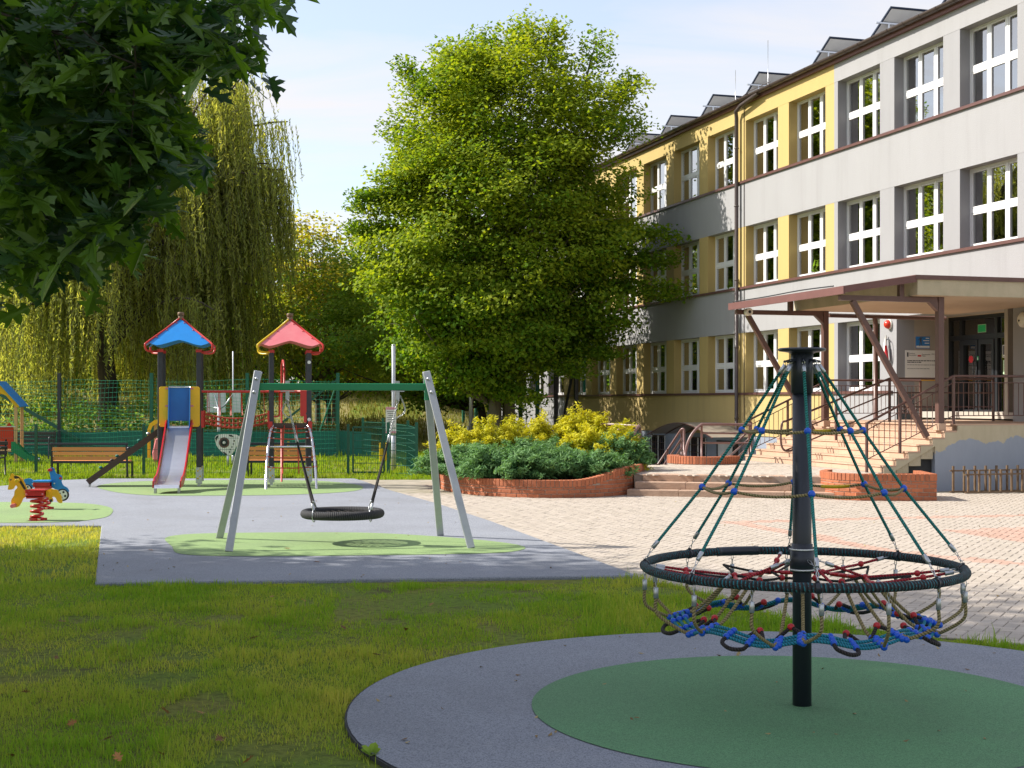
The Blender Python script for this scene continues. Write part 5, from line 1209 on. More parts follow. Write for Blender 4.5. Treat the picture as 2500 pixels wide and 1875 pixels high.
# lower seat ring: wavy triple rope with blue beads, hung on sixteen sand ropes
def lowr(a, r_off=0.0, h_off=0.0):
    w = math.cos(8 * (a - A0_) + math.pi * 0.0)
    return pol(a, 0.690 + r_off + 0.010 * w, 0.505 + 0.022 * w + h_off)
for ro, ho in ((-0.030, 0.013), (0.0, 0.0), (0.030, -0.010)):
    b = MB(); b.tube([lowr(2 * math.pi * k / 128, ro, ho) for k in range(128)], 0.0092, 8, closed=True); b.build('seat_rope', MT['rope_cyan'], car)
for k in range(16):
    a = A0_ + k * 2 * math.pi / 16 + 0.02
    s_ = pol(a, RR + (0.006 if k % 2 else 0), RH - RT); f1 = s_ - Vector((0, 0, 0.055)); f2 = f1 - Vector((0, 0, 0.058))
    b = MB(); chain(b, s_, f1, 2); ferrule(b, f1, f2, 0.0135, 0.058); b.build('ferrule', MT['galv'], car)
    am = a + (0.10 if k % 2 else -0.10); tgt = lowr(am, 0.045, 0.0)
    inn = lowr(am, -0.045, 0.012)
    rope('hanger_rope', catmull([f2, f2 + Vector((0, 0, -0.08)) + (tgt - f2) * 0.05, tgt.lerp(f2, 0.22) + Vector((0, 0, -0.035)), tgt, inn], 5), 0.0095, 'rope_sand')
    # inner leg back up to the net
    node = pol(am, 0.41, 0.735); rp = rope('hanger_rope', catmull([inn, inn.lerp(node, 0.25) + Vector((0, 0, -0.025)), inn.lerp(node, 0.6) + Vector((0, 0, -0.02)), node], 5), 0.0095, 'rope_sand')
    b = MB(); ferrule(b, node + Vector((0, 0, .012)), inn, 0.0115, 0.04); b.build('ferrule', MT['galv'], rp)
    for j in range(4): inst('bead', bm_blue, car, Matrix.Translation(lowr(am, -0.052 + 0.034 * j, 0.016 - 0.010 * j)))
    # bead bars either side and the black hand and foot loops
    if k % 2 == 0:
        for sgn in (-1, 1):
            ab = a + math.pi / 16 + sgn * 0.085
            for j in range(3): inst('bead', bm_blue, car, Matrix.Translation(lowr(ab, -0.034 + 0.034 * j, 0.014 - 0.011 * j)))
        a1, a2 = a + math.pi / 16 - 0.085, a + math.pi / 16 + 0.085
        rope('foot_loop', catmull([lowr(a1, 0.034, -0.008), lowr(a1 + 0.01, 0.085, -0.030), lowr((a1 + a2) / 2, 0.110, -0.040), lowr(a2 - 0.01, 0.085, -0.030), lowr(a2, 0.034, -0.008)], 5), 0.0112, 'rope_black')
    else:
        for sgn in (-1, 1):
            ab = a + math.pi / 16 + sgn * 0.075
            for j in range(3): inst('bead', bm_blue, car, Matrix.Translation(lowr(ab, -0.034 + 0.034 * j, 0.014 - 0.011 * j)))
        a1, a2 = a - 0.09 + 0.19, a + 0.09 + 0.19
        top = lowr((a1 + a2) / 2, -0.085, 0.060)
        rope('hand_loop', catmull([lowr(a1 - 0.03, -0.034, 0.012), top.lerp(lowr(a1, -0.05, 0.02), 0.3), top, top.lerp(lowr(a2, -0.05, 0.02), 0.3), lowr(a2 + 0.03, -0.034, 0.012)], 5), 0.0108, 'rope_black')
        inst('bead', bm_red2, car, Matrix.Translation(top))
        inst('bead', bm_red2, car, Matrix.Translation(lowr(a - 0.10, -0.10, 0.045)))
        rope('hand_loop', catmull([lowr(a - 0.16, -0.034, 0.012), lowr(a - 0.10, -0.10, 0.045), lowr(a - 0.03, -0.036, 0.012)], 5), 0.0108, 'rope_black')

# ================================================================ NEST SWING
BL, BR_ = Vector((-3.04, 16.72, 1.925)), Vector((-1.05, 16.95, 1.925)); bd = (BR_ - BL).normalized(); bn = Vector((-bd.y, bd.x, 0))
sw = thing('nest_swing', 'nest swing with grey four leg frame, green beam and round black rope seat', 'swing', ((BL + BR_) / 2 * 1).to_2d().to_3d())
b = MB(); b.bar(BL, BR_, 0.08, 0.085); b.build('beam', MT['green_beam'], sw, bevel=0.006)
for foot, top in (((-3.227, 15.87, 0.035), BL - bn * 0.055 - bd * 0.01), ((-3.66, 17.42, 0.035), BL + bn * 0.055 - bd * 0.01), ((-0.475, 16.24, 0.035), BR_ - bn * 0.055 + bd * 0.01), ((-0.915, 17.78, 0.035), BR_ + bn * 0.055 + bd * 0.01)):
    f = Vector(foot); t_ = Vector((top.x, top.y, 2.09)); d = (t_ - f).normalized()
    b = MB(); b.bar(f, t_ + d * 0.02, 0.088, 0.055, up=bn); b.build('leg', MT['grey_paint'], sw, bevel=0.006)
    for h in (1.86, 2.02):
        p = f.lerp(t_, (h - f.z) / (t_.z - f.z)); s_ = -1 if foot[1] < 16.6 else 1
        b = MB(); b.ball(p + bn * (s_ * 0.026), 0.024, 12, 8); b.build('bolt_cap', MT['galv'], sw)
for e, sgn in ((BL, -1), (BR_, 1)):
    b = MB(); M_ = basis(bn, BZ, bn.cross(BZ), e + bd * (sgn * 0.012)); b.plate([(-0.10, -0.16), (0.10, -0.16), (0.05, 0.12), (-0.05, 0.12)], M_, 0.05); b.build('end_bracket', MT['green_beam'], sw)
NC = Vector((-2.05, 16.85, 0.395)); NRr = 0.455
b = MB(); b.tube([NC + Vector((NRr * math.cos(t), NRr * math.sin(t), 0)) for t in np.linspace(0, 2 * math.pi, 73)[:-1]], 0.052, 14, closed=True); b.build('seat_ring', MT['nest_wrap'], sw)
b = MB()
for k in range(-5, 6):
    o_ = k * 0.075; hl = math.sqrt(max(0.0, (NRr - 0.03) ** 2 - o_ * o_))
    for d1, d2 in ((Vector((0.8, 0.6, 0)), Vector((-0.6, 0.8, 0))), (Vector((-0.6, 0.8, 0)), Vector((-0.8, -0.6, 0)))): b.tube(sag(NC + d2 * o_ - d1 * hl, NC + d2 * o_ + d1 * hl, 0.02, 4), 0.010, 6)
b.build('seat_net', MT['rope_black'], sw)
for sgn in (-1, 1):
    hp = BL.lerp(BR_, 0.17 if sgn < 0 else 0.83) - Vector((0, 0, 0.045)); ap = NC + bd * (sgn * 0.34)
    b = MB(); b.box((hp.x, hp.y, hp.z - 0.006), (0.16, 0.09, 0.012), math.atan2(bd.y, bd.x)); b.box((hp.x, hp.y, hp.z - 0.055), (0.045, 0.045, 0.09), math.atan2(bd.y, bd.x)); b.cyl((hp.x, hp.y, hp.z - 0.09), (hp.x, hp.y, hp.z - 0.13), 0.022); b.box((hp.x, hp.y, hp.z + 0.102), (0.05, 0.03, 0.03)); b.build('bearing', MT['galv'], sw)
    jn = (hp - Vector((0, 0, .13))).lerp(ap, 0.30)
    b = MB(); chain(b, hp - Vector((0, 0, .13)), jn, 12, 0.0045, 0.012); b.build('chain', MT['galv'], sw)
    b = MB(); P = catmull([hp - Vector((0, 0, .06)) + bd * 0.03, hp - Vector((0, 0, .25)) + bd * (0.09 if sgn > 0 else -0.06), (hp - Vector((0, 0, .13))).lerp(ap, 0.16)], 4)
    for p_, q_ in zip(P[:-1], P[1:]): chain(b, p_, q_, 1, 0.0035, 0.010)
    b.build('safety_chain', MT['galv'], sw)
    b = MB(); ferrule(b, jn, ap, 0.018, 0.09); b.build('ferrule', MT['galv'], sw)
    for s2 in (-1, 1):
        at_p = NC + bd * (sgn * 0.335) + bn * (s2 * 0.305) + Vector((0, 0, 0.055)); l0 = jn.lerp(ap, 0.06); l1 = l0.lerp(at_p, 0.90)
        rp = rope('seat_hanger', [l0, l1], 0.0115, 'rope_black', sw)
        b = MB(); ferrule(b, l1, at_p, 0.017, 0.085); b.build('ferrule', MT['galv'], rp)
        b = MB(); b.tube([NC + bd * (sgn * 0.335) + bn * (s2 * 0.305) + bd * (0.06 * math.cos(t)) * 0.3 + Vector((0, 0, 0.075 * math.sin(t))) + bn * (0.06 * math.cos(t)) for t in np.linspace(0, 2 * math.pi, 13)[:-1]], 0.006, 6, closed=True); b.build('shackle', MT['galv'], rp)

# ================================================================ TWIN TOWER CLIMBING FRAME
TO = Vector((-7.07, 28.0, 0.035)); TA = Vector((0.985, 0.174, 0)).normalized(); TB = Vector((-TA.y, TA.x, 0)); TRZ = math.atan2(TA.y, TA.x)
def T(a, b_, h): return TO + TA * a + TB * b_ + Vector((0, 0, h - 0.035))
tw = thing('play_tower', 'twin tower climbing frame with blue and pink roofs, steel slide and red rope bridge', 'play tower', TO)
PT = 0.76
def tbox(b, a0, a1, b0, b1, h0, h1):
    b.box(None, (a1 - a0, b1 - b0, h1 - h0), M=basis(TA, TB, BZ, T((a0 + a1) / 2, (b0 + b1) / 2, (h0 + h1) / 2)))
for base in (0.0, 2.2):
    for a in (0, PT):
        for b_ in (0, PT):
            b = MB(); tbox(b, base + a - .052, base + a + .052, b_ - .052, b_ + .052, 0.16, 2.77); po = b.build('post', MT['dark_post'], tw, bevel=0.012)
            b = MB(); tbox(b, base + a - .062, base + a + .062, b_ - .062, b_ - .052, 0.10, 0.42); tbox(b, base + a - .03, base + a + .03, b_ - .03, b_ + .03, 0.03, 0.16); b.build('post_foot', MT['galv'], po)
            b = MB()
            for h in (0.20, 0.35): b.ball(T(base + a - 0.02, b_ - 0.064, h), 0.018, 8, 6); b.ball(T(base + a + 0.025, b_ - 0.064, h + .04), 0.018, 8, 6)
            b.build('bolt_cap', MT['yellow_steel'], po)
            b = MB(); tbox(b, base + a - .062, base + a + .062, b_ - .062, b_ + .062, 2.74, 2.80); b.build('post_cap', MT['red_steel'], po)
    b = MB(); tbox(b, base - .05, base + PT + .05, -.05, PT + .05, 1.20, 1.25); b.build('deck', MT['brown_wood'], tw)
def roof(base, mt, ridge):
    c = (base + PT / 2, PT / 2); hw = 0.60; apex = 3.44; low = 2.93
    # four triangular panels with a wavy lower edge
    for q in range(4):
        ang = q * math.pi / 2
        def W(u, v, h):   # u across, v outwards
            ca_, sa_ = math.cos(ang), math.sin(ang); return T(c[0] + u * ca_ - v * sa_, c[1] + u * sa_ + v * ca_, h)
        b = MB(); n = 14; lowp = []
        for i in range(n + 1):
            u = -1 + 2 * i / n; wave = 0.0 if abs(u) > 0.95 else 0.10 * max(0.0, math.cos(u * math.pi * 0.72)) - 0.035 * math.sin(abs(u) * math.pi) ; lowp.append((u * hw, wave))
        th = 0.014
        top_o = W(0, -0.03, apex - 0.01); kk = hw / (apex - low); ins = [W(u * (1 - wv * kk / hw * 0.0), -hw + (wv - 0.045 * (1 - (abs(u) / hw) ** 4)) * kk, low + wv - 0.045 * (1 - (abs(u) / hw) ** 4)) for u, wv in lowp]
        for i in range(n): b.poly([ins[i], ins[i + 1], top_o])
        back = [v + (W(0, 1, 0) - W(0, 0, 0)) * 0.014 - Vector((0, 0, .006)) for v in ins]; tb = top_o - Vector((0, 0, .012))
        for i in range(n): b.poly([back[i + 1], back[i], tb]); b.quad(ins[i], back[i], back[i + 1], ins[i + 1])
        b.build('roof_panel', MT[mt], tw)
        # ridge pipe: from the finial down the corner, curling back to the post
        e = W(hw + 0.01, -hw - 0.01, low + 0.005)
        b = MB(); pp = W(PT / 2 - 0.02, -PT / 2 + 0.02, 2.755); o1 = W(hw + 0.055, -hw - 0.055, low - 0.06); o2 = W(hw + 0.03, -hw - 0.03, low - 0.155); o3 = W(hw - 0.06, -hw + 0.06, low - 0.185)
        b.tube([W(0.02, -0.02, apex + 0.01)] + catmull([W(hw * 0.5, -hw * 0.5, (apex + low) / 2 + 0.01), e, o1, o2, o3, pp], 5), 0.021, 8); b.build('roof_pipe', MT[ridge] if q in (3, 2) else MT['red_steel'], tw)
        b = MB()
        for f in (0.2, 0.5, 0.8):
            for sg in (-1, 1): b.ball(W(sg * (hw * f - 0.045), -hw * f - 0.012, apex + (low - apex) * f + 0.006), 0.014, 8, 5)
        b.build('bolt_cap', MT['red_steel'], tw)
    b = MB(); b.cyl(T(*c, 3.40), T(*c, 3.50), 0.055, 12); b.cyl(T(*c, 3.50), T(*c, 3.57), 0.068, 12); b.build('finial', MT['rust_steel'], tw)
roof(0.0, 'blue_panel', 'red_steel'); roof(2.2, 'red_panel', 'yellow_steel')
# slide front of the blue tower
def tplate(name, a0, a1, b_, h0, h1, mt, th=0.02, parent=tw, r=0.03):
    p_ = [(a0 + r, h0), (a1 - r, h0), (a1, h0 + r), (a1, h1 - r), (a1 - r, h1), (a0 + r, h1), (a0, h1 - r), (a0, h0 + r)]
    b = MB(); b.plate(p_, basis(TA, BZ, TA.cross(BZ), T(0, b_, 0.0)), th); return b.build(name, MT[mt], parent)
tplate('side_panel', -0.02, 0.17, -0.075, 1.24, 2.05, 'yellow_panel'); tplate('side_panel', PT - 0.17, PT + 0.02, -0.075, 1.24, 2.05, 'yellow_panel')
b = MB()
for a in (0.135, PT - 0.135):
    for h in (1.30, 1.66, 2.01): b.plate([(-.03, -.015), (.03, -.015), (.03, .015), (-.03, .015)], basis(TA, BZ, TA.cross(BZ), T(a, -0.09, h)), 0.018)
b.build('panel_clip', MT['red_panel'], tw)
b = MB()
for a in (-.0, PT):
    for h in (1.28, 2.01): b.ball(T(a, -0.088, h), 0.016, 8, 5)
b.build('bolt_cap', MT['yellow_steel'], tw)
hd = tplate('slide_hood', 0.165, PT - 0.165, -0.10, 1.36, 2.03, 'blue_hood', 0.018)
b = MB()
for a in (0.175, PT - 0.175): b.plate([(0, 0.0), (0.30, 0.0), (0.22, 0.25), (0.13, 0.62), (0.10, 0.82), (0, 0.82)], basis(-TB, BZ, -TB.cross(BZ), T(a, -0.06, 1.21)), 0.018)
b.build('hood_side', MT['blue_panel'], tw)
b = MB(); b.tube([T(0.17, -0.11, 2.035), T(PT - 0.17, -0.11, 2.035)], 0.016, 8); b.build('hood_rail', MT['chrome'], tw)
sd = Vector((0.29, -2.25, 0)) ; sdn = sd.normalized(); sx_ = Vector((-sdn.y, sdn.x, 0)) * -1
s_top = T(PT / 2, -0.05, 1.25); prof = [(0, 0), (0.16, -0.03), (0.45, -0.24), (1.25, -0.80), (1.60, -0.98), (1.85, -1.035), (2.2, -1.05)]
pc = catmull([(q[0], 0, q[1]) for q in prof], 5)
def SL(x, d, h): return s_top + sdn * d + sx_ * x + Vector((0, 0, h))
b = MB(); hw = 0.225
for i in range(len(pc) - 1): b.quad(SL(-hw, pc[i].x, pc[i].z), SL(hw, pc[i].x, pc[i].z), SL(hw, pc[i + 1].x, pc[i + 1].z), SL(-hw, pc[i + 1].x, pc[i + 1].z))
b.quad(SL(-hw, pc[-1].x, pc[-1].z), SL(hw, pc[-1].x, pc[-1].z), SL(hw, pc[-1].x + 0.05, pc[-1].z - 0.06), SL(-hw, pc[-1].x + 0.05, pc[-1].z - 0.06))
b.sm = [True] * len(b.sm); sl = b.build('slide', MT['slide_steel'], tw)
for sg in (-1, 1):
    b = MB(); up = [SL(sg * (hw + 0.012), q.x, q.z + (0.13 if 0 < i < len(pc) - 3 else 0.07)) for i, q in enumerate(pc)]; dn = [SL(sg * (hw + 0.012), q.x, q.z - 0.055) for q in pc]; ofs = sx_ * (sg * 0.024)
    for i in range(len(pc) - 1):
        b.quad(up[i], up[i + 1], dn[i + 1], dn[i]); b.quad(up[i] + ofs, dn[i] + ofs, dn[i + 1] + ofs, up[i + 1] + ofs); b.quad(up[i], up[i] + ofs, up[i + 1] + ofs, up[i + 1]); b.quad(dn[i], dn[i + 1], dn[i + 1] + ofs, dn[i] + ofs)
    b.quad(up[0], dn[0], dn[0] + ofs, up[0] + ofs); b.quad(up[-1], up[-1] + ofs, dn[-1] + ofs, dn[-1]); b.build('slide_side', MT['red_plastic'], tw)
    b = MB(); p = SL(sg * (hw - 0.01), 2.12, -1.06); b.bar(Vector((p.x, p.y, 0.03)), p, 0.05, 0.03); b.build('slide_leg', MT['galv'], tw)
# climbing ramp on the left
b = MB(); r0, r1 = T(-1.42, 0.12, 0.17), T(-0.02, 0.12, 1.20)
for k in range(4):
    b2 = MB(); off = TB * (0.15 * k + 0.07); b2.bar(r0 + off, r1 + off, 0.142, 0.045, up=TB.cross(r1 - r0)); b2.build('ramp_plank', MT['brown_wood'], tw)
b = MB(); b.bar(r0 - TB * 0.02 + Vector((0, 0, -.04)), r1 - TB * 0.02 + Vector((0, 0, -.04)), 0.04, 0.12); b.build('ramp_beam', MT['brown_wood'], tw)
for i, f in enumerate((0.20, 0.33, 0.42, 0.56, 0.72, 0.86)):
    b = MB(); p = r0.lerp(r1, f) + TB * (0.08 + 0.11 * ((i * 3) % 5)) + Vector((-.04, 0, 0.045)); b.ball(p, 0.038, 8, 6, (1.1, 1.0, 0.8)); b.build('climbing_hold', MT[('teal_screen', 'brown_wood', 'teal_screen', 'dark_post', 'teal_screen', 'galv')[i]], tw)
b = MB(); b.bar(Vector((r0.x, r0.y + .1, 0.03)), r0 + Vector((0.03, .1, 0.0)), 0.05, 0.03); b.build('ramp_foot', MT['galv'], tw)
# rope bridge
for b_ in (0.0, PT):
    b = MB(); b.tube([T(PT, b_, 1.95), T(2.2 + PT, b_, 1.95)], 0.024, 8); b.build('bridge_rail', MT['red_steel'], tw)
    for i in range(6):
        a = PT + 0.16 + 0.225 * i; b = MB(); b.tube([T(a, b_, 1.95), T(a + 0.015, b_ , 1.46)], 0.007, 6); b.ball(T(a, b_, 1.95), 0.030, 8, 6); b.build('bridge_hanger', MT['red_steel'], tw)
n = 15; L_ = 2.2 - PT - 0.13
def BRP(f, b_, h): return T(PT + 0.065 + L_ * f, b_, h - 0.10 * math.sin(math.pi * f))
b = MB()
for b_ in (0.0, PT):
    for h in (1.50, 1.40, 1.32): b.tube([BRP(i / 12, b_, h) for i in range(13)], 0.013 if h == 1.5 else 0.011, 6)
    for i in range(1, n): b.tube([BRP(i / n, b_, 1.50), BRP(i / n, b_, 1.32)], 0.011, 6)
for i in range(1, n): b.tube([BRP(i / n, 0, 1.32), BRP(i / n, PT / 2, 1.29), BRP(i / n, PT, 1.32)], 0.009, 6)
for k in (1, 2, 3): b.tube([BRP(i / 12, PT * k / 4, 1.30) for i in range(13)], 0.009, 6)
b.build('bridge_net', MT['net_red'], tw)
for a in (PT + 0.06, 2.2 - 0.06):
    for b_ in (-0.02, PT + .02): b = MB(); tbox(b, a - 0.02, a + 0.035, b_ - 0.03, b_ + 0.03, 1.22, 1.56); b.build('bridge_plate', MT['red_steel'], tw)
# arched net climber on the red tower
feet = []
for a in (2.2 + 0.04, 2.2 + PT - 0.04):
    sg = -1 if a < 2.5 else 1
    P = catmull([T(a, -0.05, 1.28), T(a + sg * 0.07, -0.28, 1.08), T(a + sg * 0.13, -0.75, 0.55), T(a + sg * 0.15, -1.25, -0.02)], 6); feet.append(P)
    b = MB(); b.tube(P, 0.027, 10); b.build('arch_tube', MT['chrome'], tw)
lp, rp_ = feet
b = MB(); b.tube([lp[9], rp_[9]], 0.024, 8); b.build('arch_rung', MT['chrome'], tw)
b = MB(); NN = 7
for k in range(1, NN):
    i = 2 * k + 1 if k < NN - 0 else 13; p, q = lp[min(i, 16)], rp_[min(i, 16)]; b.tube(sag(p, q, 0.025, 4), 0.012, 6); b.ball(p, 0.03, 8, 6, (1.4, 1, 0.8)); b.ball(q, 0.03, 8, 6, (1.4, 1, 0.8))
for f in (0.33, 0.66): b.tube([lp[i].lerp(rp_[i], f) - Vector((0, 0, .022 if 2 < i < 15 else 0)) for i in range(0, 15)], 0.012, 6)
b.build('climbing_net', MT['net_red'], tw)
b = MB()
for k in range(1, NN):
    i = 2 * k + 1
    for f in (0.10, 0.9): c_ = lp[min(i, 16)].lerp(rp_[min(i, 16)], f); b.cyl(c_ - TA * 0.02, c_ + TA * 0.02, 0.014, 8)
b.build('net_clamp', MT['galv'], tw)
b = MB(); tbox(b, 2.2 - .02, 2.2 + PT + .02, -0.085, -0.055, 1.21, 1.31); b.build('net_beam', MT['brown_wood'], tw)
for h in (1.26,):
    for a in (2.2 - 0.02, 2.2 + PT + 0.02): b = MB(); tbox(b, a - .04, a + .04, -0.12, -0.055, 1.18, 1.34); b.build('arch_bracket', MT['red_steel'], tw)
# fireman's pole behind, handles, red side panel
b = MB(); b.tube([T(2.42, 1.25, 0.0), T(2.42, 1.25, 2.45)] + arc(T(2.42, 1.25, 2.5), T(2.45, 1.1, 2.78), T(2.47, 0.80, 2.4), 8) + [T(2.47, 0.74, 1.95)], 0.021, 8); b.build('fire_pole', MT['red_steel'], tw)
b = MB(); b.tube([T(2.36, 0.02, 1.95), T(2.36, 0.02, 1.52)] + arc(T(2.36, 0.02, 1.5), T(2.36, 0.02, 1.44), T(2.30, 0.02, 1.44), 3) + [T(2.24, 0.02, 1.44)], 0.018, 8); b.build('grab_handle', MT['red_steel'], tw)
b = MB(); b.plate([(0, 0), (0.10, 0), (0.13, 0.1), (0.13, 0.52), (0, 0.52)], basis(TA, BZ, TA.cross(BZ), T(2.2 + PT - 0.18, -0.03, 1.45)), 0.02); tbox(b, 2.2 + PT - 0.11, 2.2 + PT - 0.05, -0.05, 0.0, 1.32, 1.48); b.build('grab_panel', MT['red_steel'], tw)
for h, lab in ((2.55, ''), (1.38, '')): b = MB(); p = T(2.2 + PT, -0.056, h); b.cyl(p, p - TB * 0.006, 0.036, 14); b.build('round_plate', MT['white_panel'], tw)

# ================================================================ SPRING RIDERS
def spring(t, c, h0, h1, r, turns, wire=0.019):
    P = []; N = int(turns * 18)
    for i in range(N + 1):
        f = i / N; P.append(Vector((c[0] + r * math.cos(2 * math.pi * turns * f), c[1] + r * math.sin(2 * math.pi * turns * f), h0 + (h1 - h0) * f)))
    b = MB(); b.tube(P, wire, 8); b.build('spring', MT['red_steel'], t)
    b = MB()
    for k in range(3): a = 2.1 * k + 0.5; b.box((c[0] + (r + .01) * math.cos(a), c[1] + (r + .01) * math.sin(a), h0), (0.09, 0.05, 0.03), a)
    b.cyl((c[0], c[1], h0 - 0.03), (c[0], c[1], h0 - 0.01), r + 0.03, 18); b.build('spring_foot', MT['red_steel'], t)
    b = MB(); b.box((c[0], c[1], h1 + 0.012), (0.24, 0.22, 0.035)); b.build('spring_plate', MT['red_steel'], t)
def tracer(px0, py0, X, Yd, k):
    "crop pixel -> (x, z) in the rider's own plate plane"
    return lambda q: ((q[0] - px0) * k, (py0 - q[1]) * k)
HB_ = gp(86, 1270, 0.04); k = HB_.y / F / 9.215
hs = thing('spring_horse', 'yellow horse spring rider with dark mane, red seat and red coil spring', 'spring rider', HB_)
f_ = tracer(790, 1385, 0, 0, k); PM = basis(Vector((1, 0, 0)), BZ, Vector((0, -1, 0)), HB_)
def sm2(poly, n=3): return [(v.x, v.y) for v in catmull([(a, b_, 0) for a, b_ in poly], n, True)]
horse = [(262, 334), (300, 345), (325, 380), (385, 378), (450, 410), (500, 460), (550, 540), (590, 640), (628, 712), (628, 835), (560, 870), (520, 900), (490, 970), (440, 1050), (400, 1085), (340, 1098), (282, 1070), (255, 1000), (257, 930), (290, 870), (320, 820), (330, 740), (350, 700), (390, 655), (378, 612), (340, 612), (300, 680), (220, 700), (180, 688), (190, 620), (205, 560), (195, 470), (225, 420), (245, 355)]
tail = [(1045, 722), (1100, 690), (1150, 673), (1200, 690), (1290, 705), (1320, 760), (1350, 800), (1385, 850), (1380, 900), (1400, 960), (1385, 1000), (1340, 995), (1290, 960), (1260, 890), (1220, 860), (1172, 868), (1195, 940), (1150, 980), (1105, 955), (1095, 870), (1045, 850)]
b = MB(); b.plate(sm2([f_(q) for q in horse]), PM, 0.022); b.build('head_panel', MT['yellow_panel'], hs)
b = MB(); b.plate(sm2([f_(q) for q in tail]), PM, 0.022); b.build('tail_panel', MT['yellow_panel'], hs)
mane = [(330, 395), (385, 390), (440, 425), (480, 490), (530, 570), (575, 650), (585, 690), (545, 690), (500, 620), (450, 540), (400, 490), (350, 455), (325, 425)]
for sg in (-1, 1): b = MB(); b.plate(sm2([f_(q) for q in mane]), PM @ Matrix.Translation((0, 0, sg * 0.014)), 0.008); b.build('mane', MT['dark_panel'], hs)
def boss(t, f, PMx, pts, r, mt, name='bolt_cap', z=0.016, dep=0.012):
    for q in pts:
        x, y = f(q)
        b = MB()
        for sg in (-1, 1): p = PMx @ Vector((x, y, 0)); n_ = (PMx.to_3x3() @ Vector((0, 0, 1))) * sg; b.cyl(p + n_ * (z - 0.006), p + n_ * (z + dep), r, 12)
        b.build(name, MT[mt], t)
boss(hs, f_, PM, [(430, 488)], 0.026, 'yellow_steel', 'hand_grip', 0.018, 0.10); boss(hs, f_, PM, [(335, 1052)], 0.030, 'red_panel', 'foot_rest', 0.016, 0.11); boss(hs, f_, PM, [(1150, 945)], 0.022, 'dark_panel', 'bolt_cap'); boss(hs, f_, PM, [(245, 475)], 0.013, 'rust_steel', 'eye', 0.012, 0.006)
x0, y1 = f_((630, 700)); x1, y0 = f_((1045, 855))
for sg in (-1, 1): b = MB(); b.plate([(x0, y0), (x1, y0), (x1, y1 - .02), (x0, y1 - .02)], PM @ Matrix.Translation((0, 0, sg * 0.10)), 0.02); b.build('seat_side', MT['red_plastic'], hs)
b = MB(); c_ = PM @ Vector(((x0 + x1) / 2, y1 - 0.005, 0)); b.box(c_, (x1 - x0 + 0.01, 0.25, 0.025)); b.build('seat', MT['red_plastic'], hs, bevel=0.006)
boss(hs, f_, PM, [(655, 795), (1015, 785)], 0.014, 'red_panel', 'bolt_cap', 0.112)
for (a0, a1, bb) in ((515, 618, 0), (1045, 1155, 0)):
    q0, q1 = f_((a0, 855)), f_((a1, 730)); b = MB(); b.plate([q0, (q1[0], q0[1]), q1, (q0[0], q1[1])], PM, 0.05); b.build('bracket', MT['yellow_panel'], hs)
boss(hs, f_, PM, [(560, 792), (1105, 783)], 0.018, 'yellow_steel', 'bolt_cap', 0.028)
spring(hs, (HB_.x + f_((830, 0))[0], HB_.y), 0.055, f_((0, 880))[1] + 0.04, 0.082, 4.2)
# motorbike
MB0 = gp(108.5, 1242.5, 0.04); k = MB0.y / F / 9.215
mo = thing('spring_motorbike', 'blue motorbike spring rider with white wheels behind the yellow horse', 'spring rider', MB0)
g_ = tracer(1000, 1138, 0, 0, k); PN = basis(Vector((1, 0, 0)), BZ, Vector((0, -1, 0)), MB0)
front = [(1112, 240), (1150, 206), (1200, 215), (1230, 270), (1270, 345), (1340, 365), (1390, 400), (1402, 450), (1385, 510), (1400, 570), (1440, 620), (1500, 650), (1540, 700), (1552, 750), (1480, 735), (1400, 700), (1330, 700), (1280, 730), (1240, 690), (1170, 640), (1165, 520), (1130, 380), (1110, 300)]
rear = [(515, 505), (560, 468), (640, 450), (710, 465), (760, 500), (800, 520), (800, 625), (740, 665), (700, 620), (640, 590), (570, 585), (530, 560)]
b = MB(); b.plate(sm2([g_(q) for q in front]), PN, 0.022); b.build('front_panel', MT['blue_panel'], mo)
b = MB(); b.plate(sm2([g_(q) for q in rear]), PN, 0.022); b.build('rear_panel', MT['blue_panel'], mo)
for (wx, wy, wr) in ((1412, 820, 142), (612, 690, 112)):
    x, y = g_((wx, wy)); c_ = PN @ Vector((x, y, 0)); r = wr * k; n_ = Vector((0, -1, 0))
    b = MB(); b.cyl(c_ - n_ * 0.013, c_ + n_ * 0.013, r, 28); wh = b.build('wheel', MT['tyre'], mo)
    b = MB(); b.cyl(c_ - n_ * 0.017, c_ + n_ * 0.017, r * 0.80, 26); b.build('rim', MT['white_panel'], wh)
    b = MB()
    for j in range(4):
        a = math.pi / 4 + j * math.pi / 2 + 0.4; cc = c_ + Vector((math.cos(a), 0, math.sin(a))) * (r * 0.47)
        for sg in (-1, 1): b.cyl(cc + n_ * (sg * 0.0165), cc + n_ * (sg * 0.0195), r * 0.185, 10)
    b.build('spoke_hole', MT['tyre'], wh)
x0, y1 = g_((795, 500)); x1, y0 = g_((1170, 632))
for sg in (-1, 1): b = MB(); b.plate([(x0, y0), (x1, y0), (x1, y1 - .025), (x0, y1 - .025)], PN @ Matrix.Translation((0, 0, sg * 0.10)), 0.02); b.build('seat_side', MT['red_plastic'], mo)
b = MB(); b.box(PN @ Vector(((x0 + x1) / 2, y1 - 0.008, 0)), (x1 - x0 + 0.01, 0.25, 0.03)); b.build('seat', MT['blue_panel'], mo, bevel=0.006)
boss(mo, g_, PN, [(1157, 258)], 0.024, 'red_plastic', 'hand_grip', 0.016, 0.10); boss(mo, g_, PN, [(1370, 447)], 0.020, 'red_plastic', 'bolt_cap'); boss(mo, g_, PN, [(820, 580), (1150, 578)], 0.016, 'red_plastic', 'bolt_cap', 0.112)
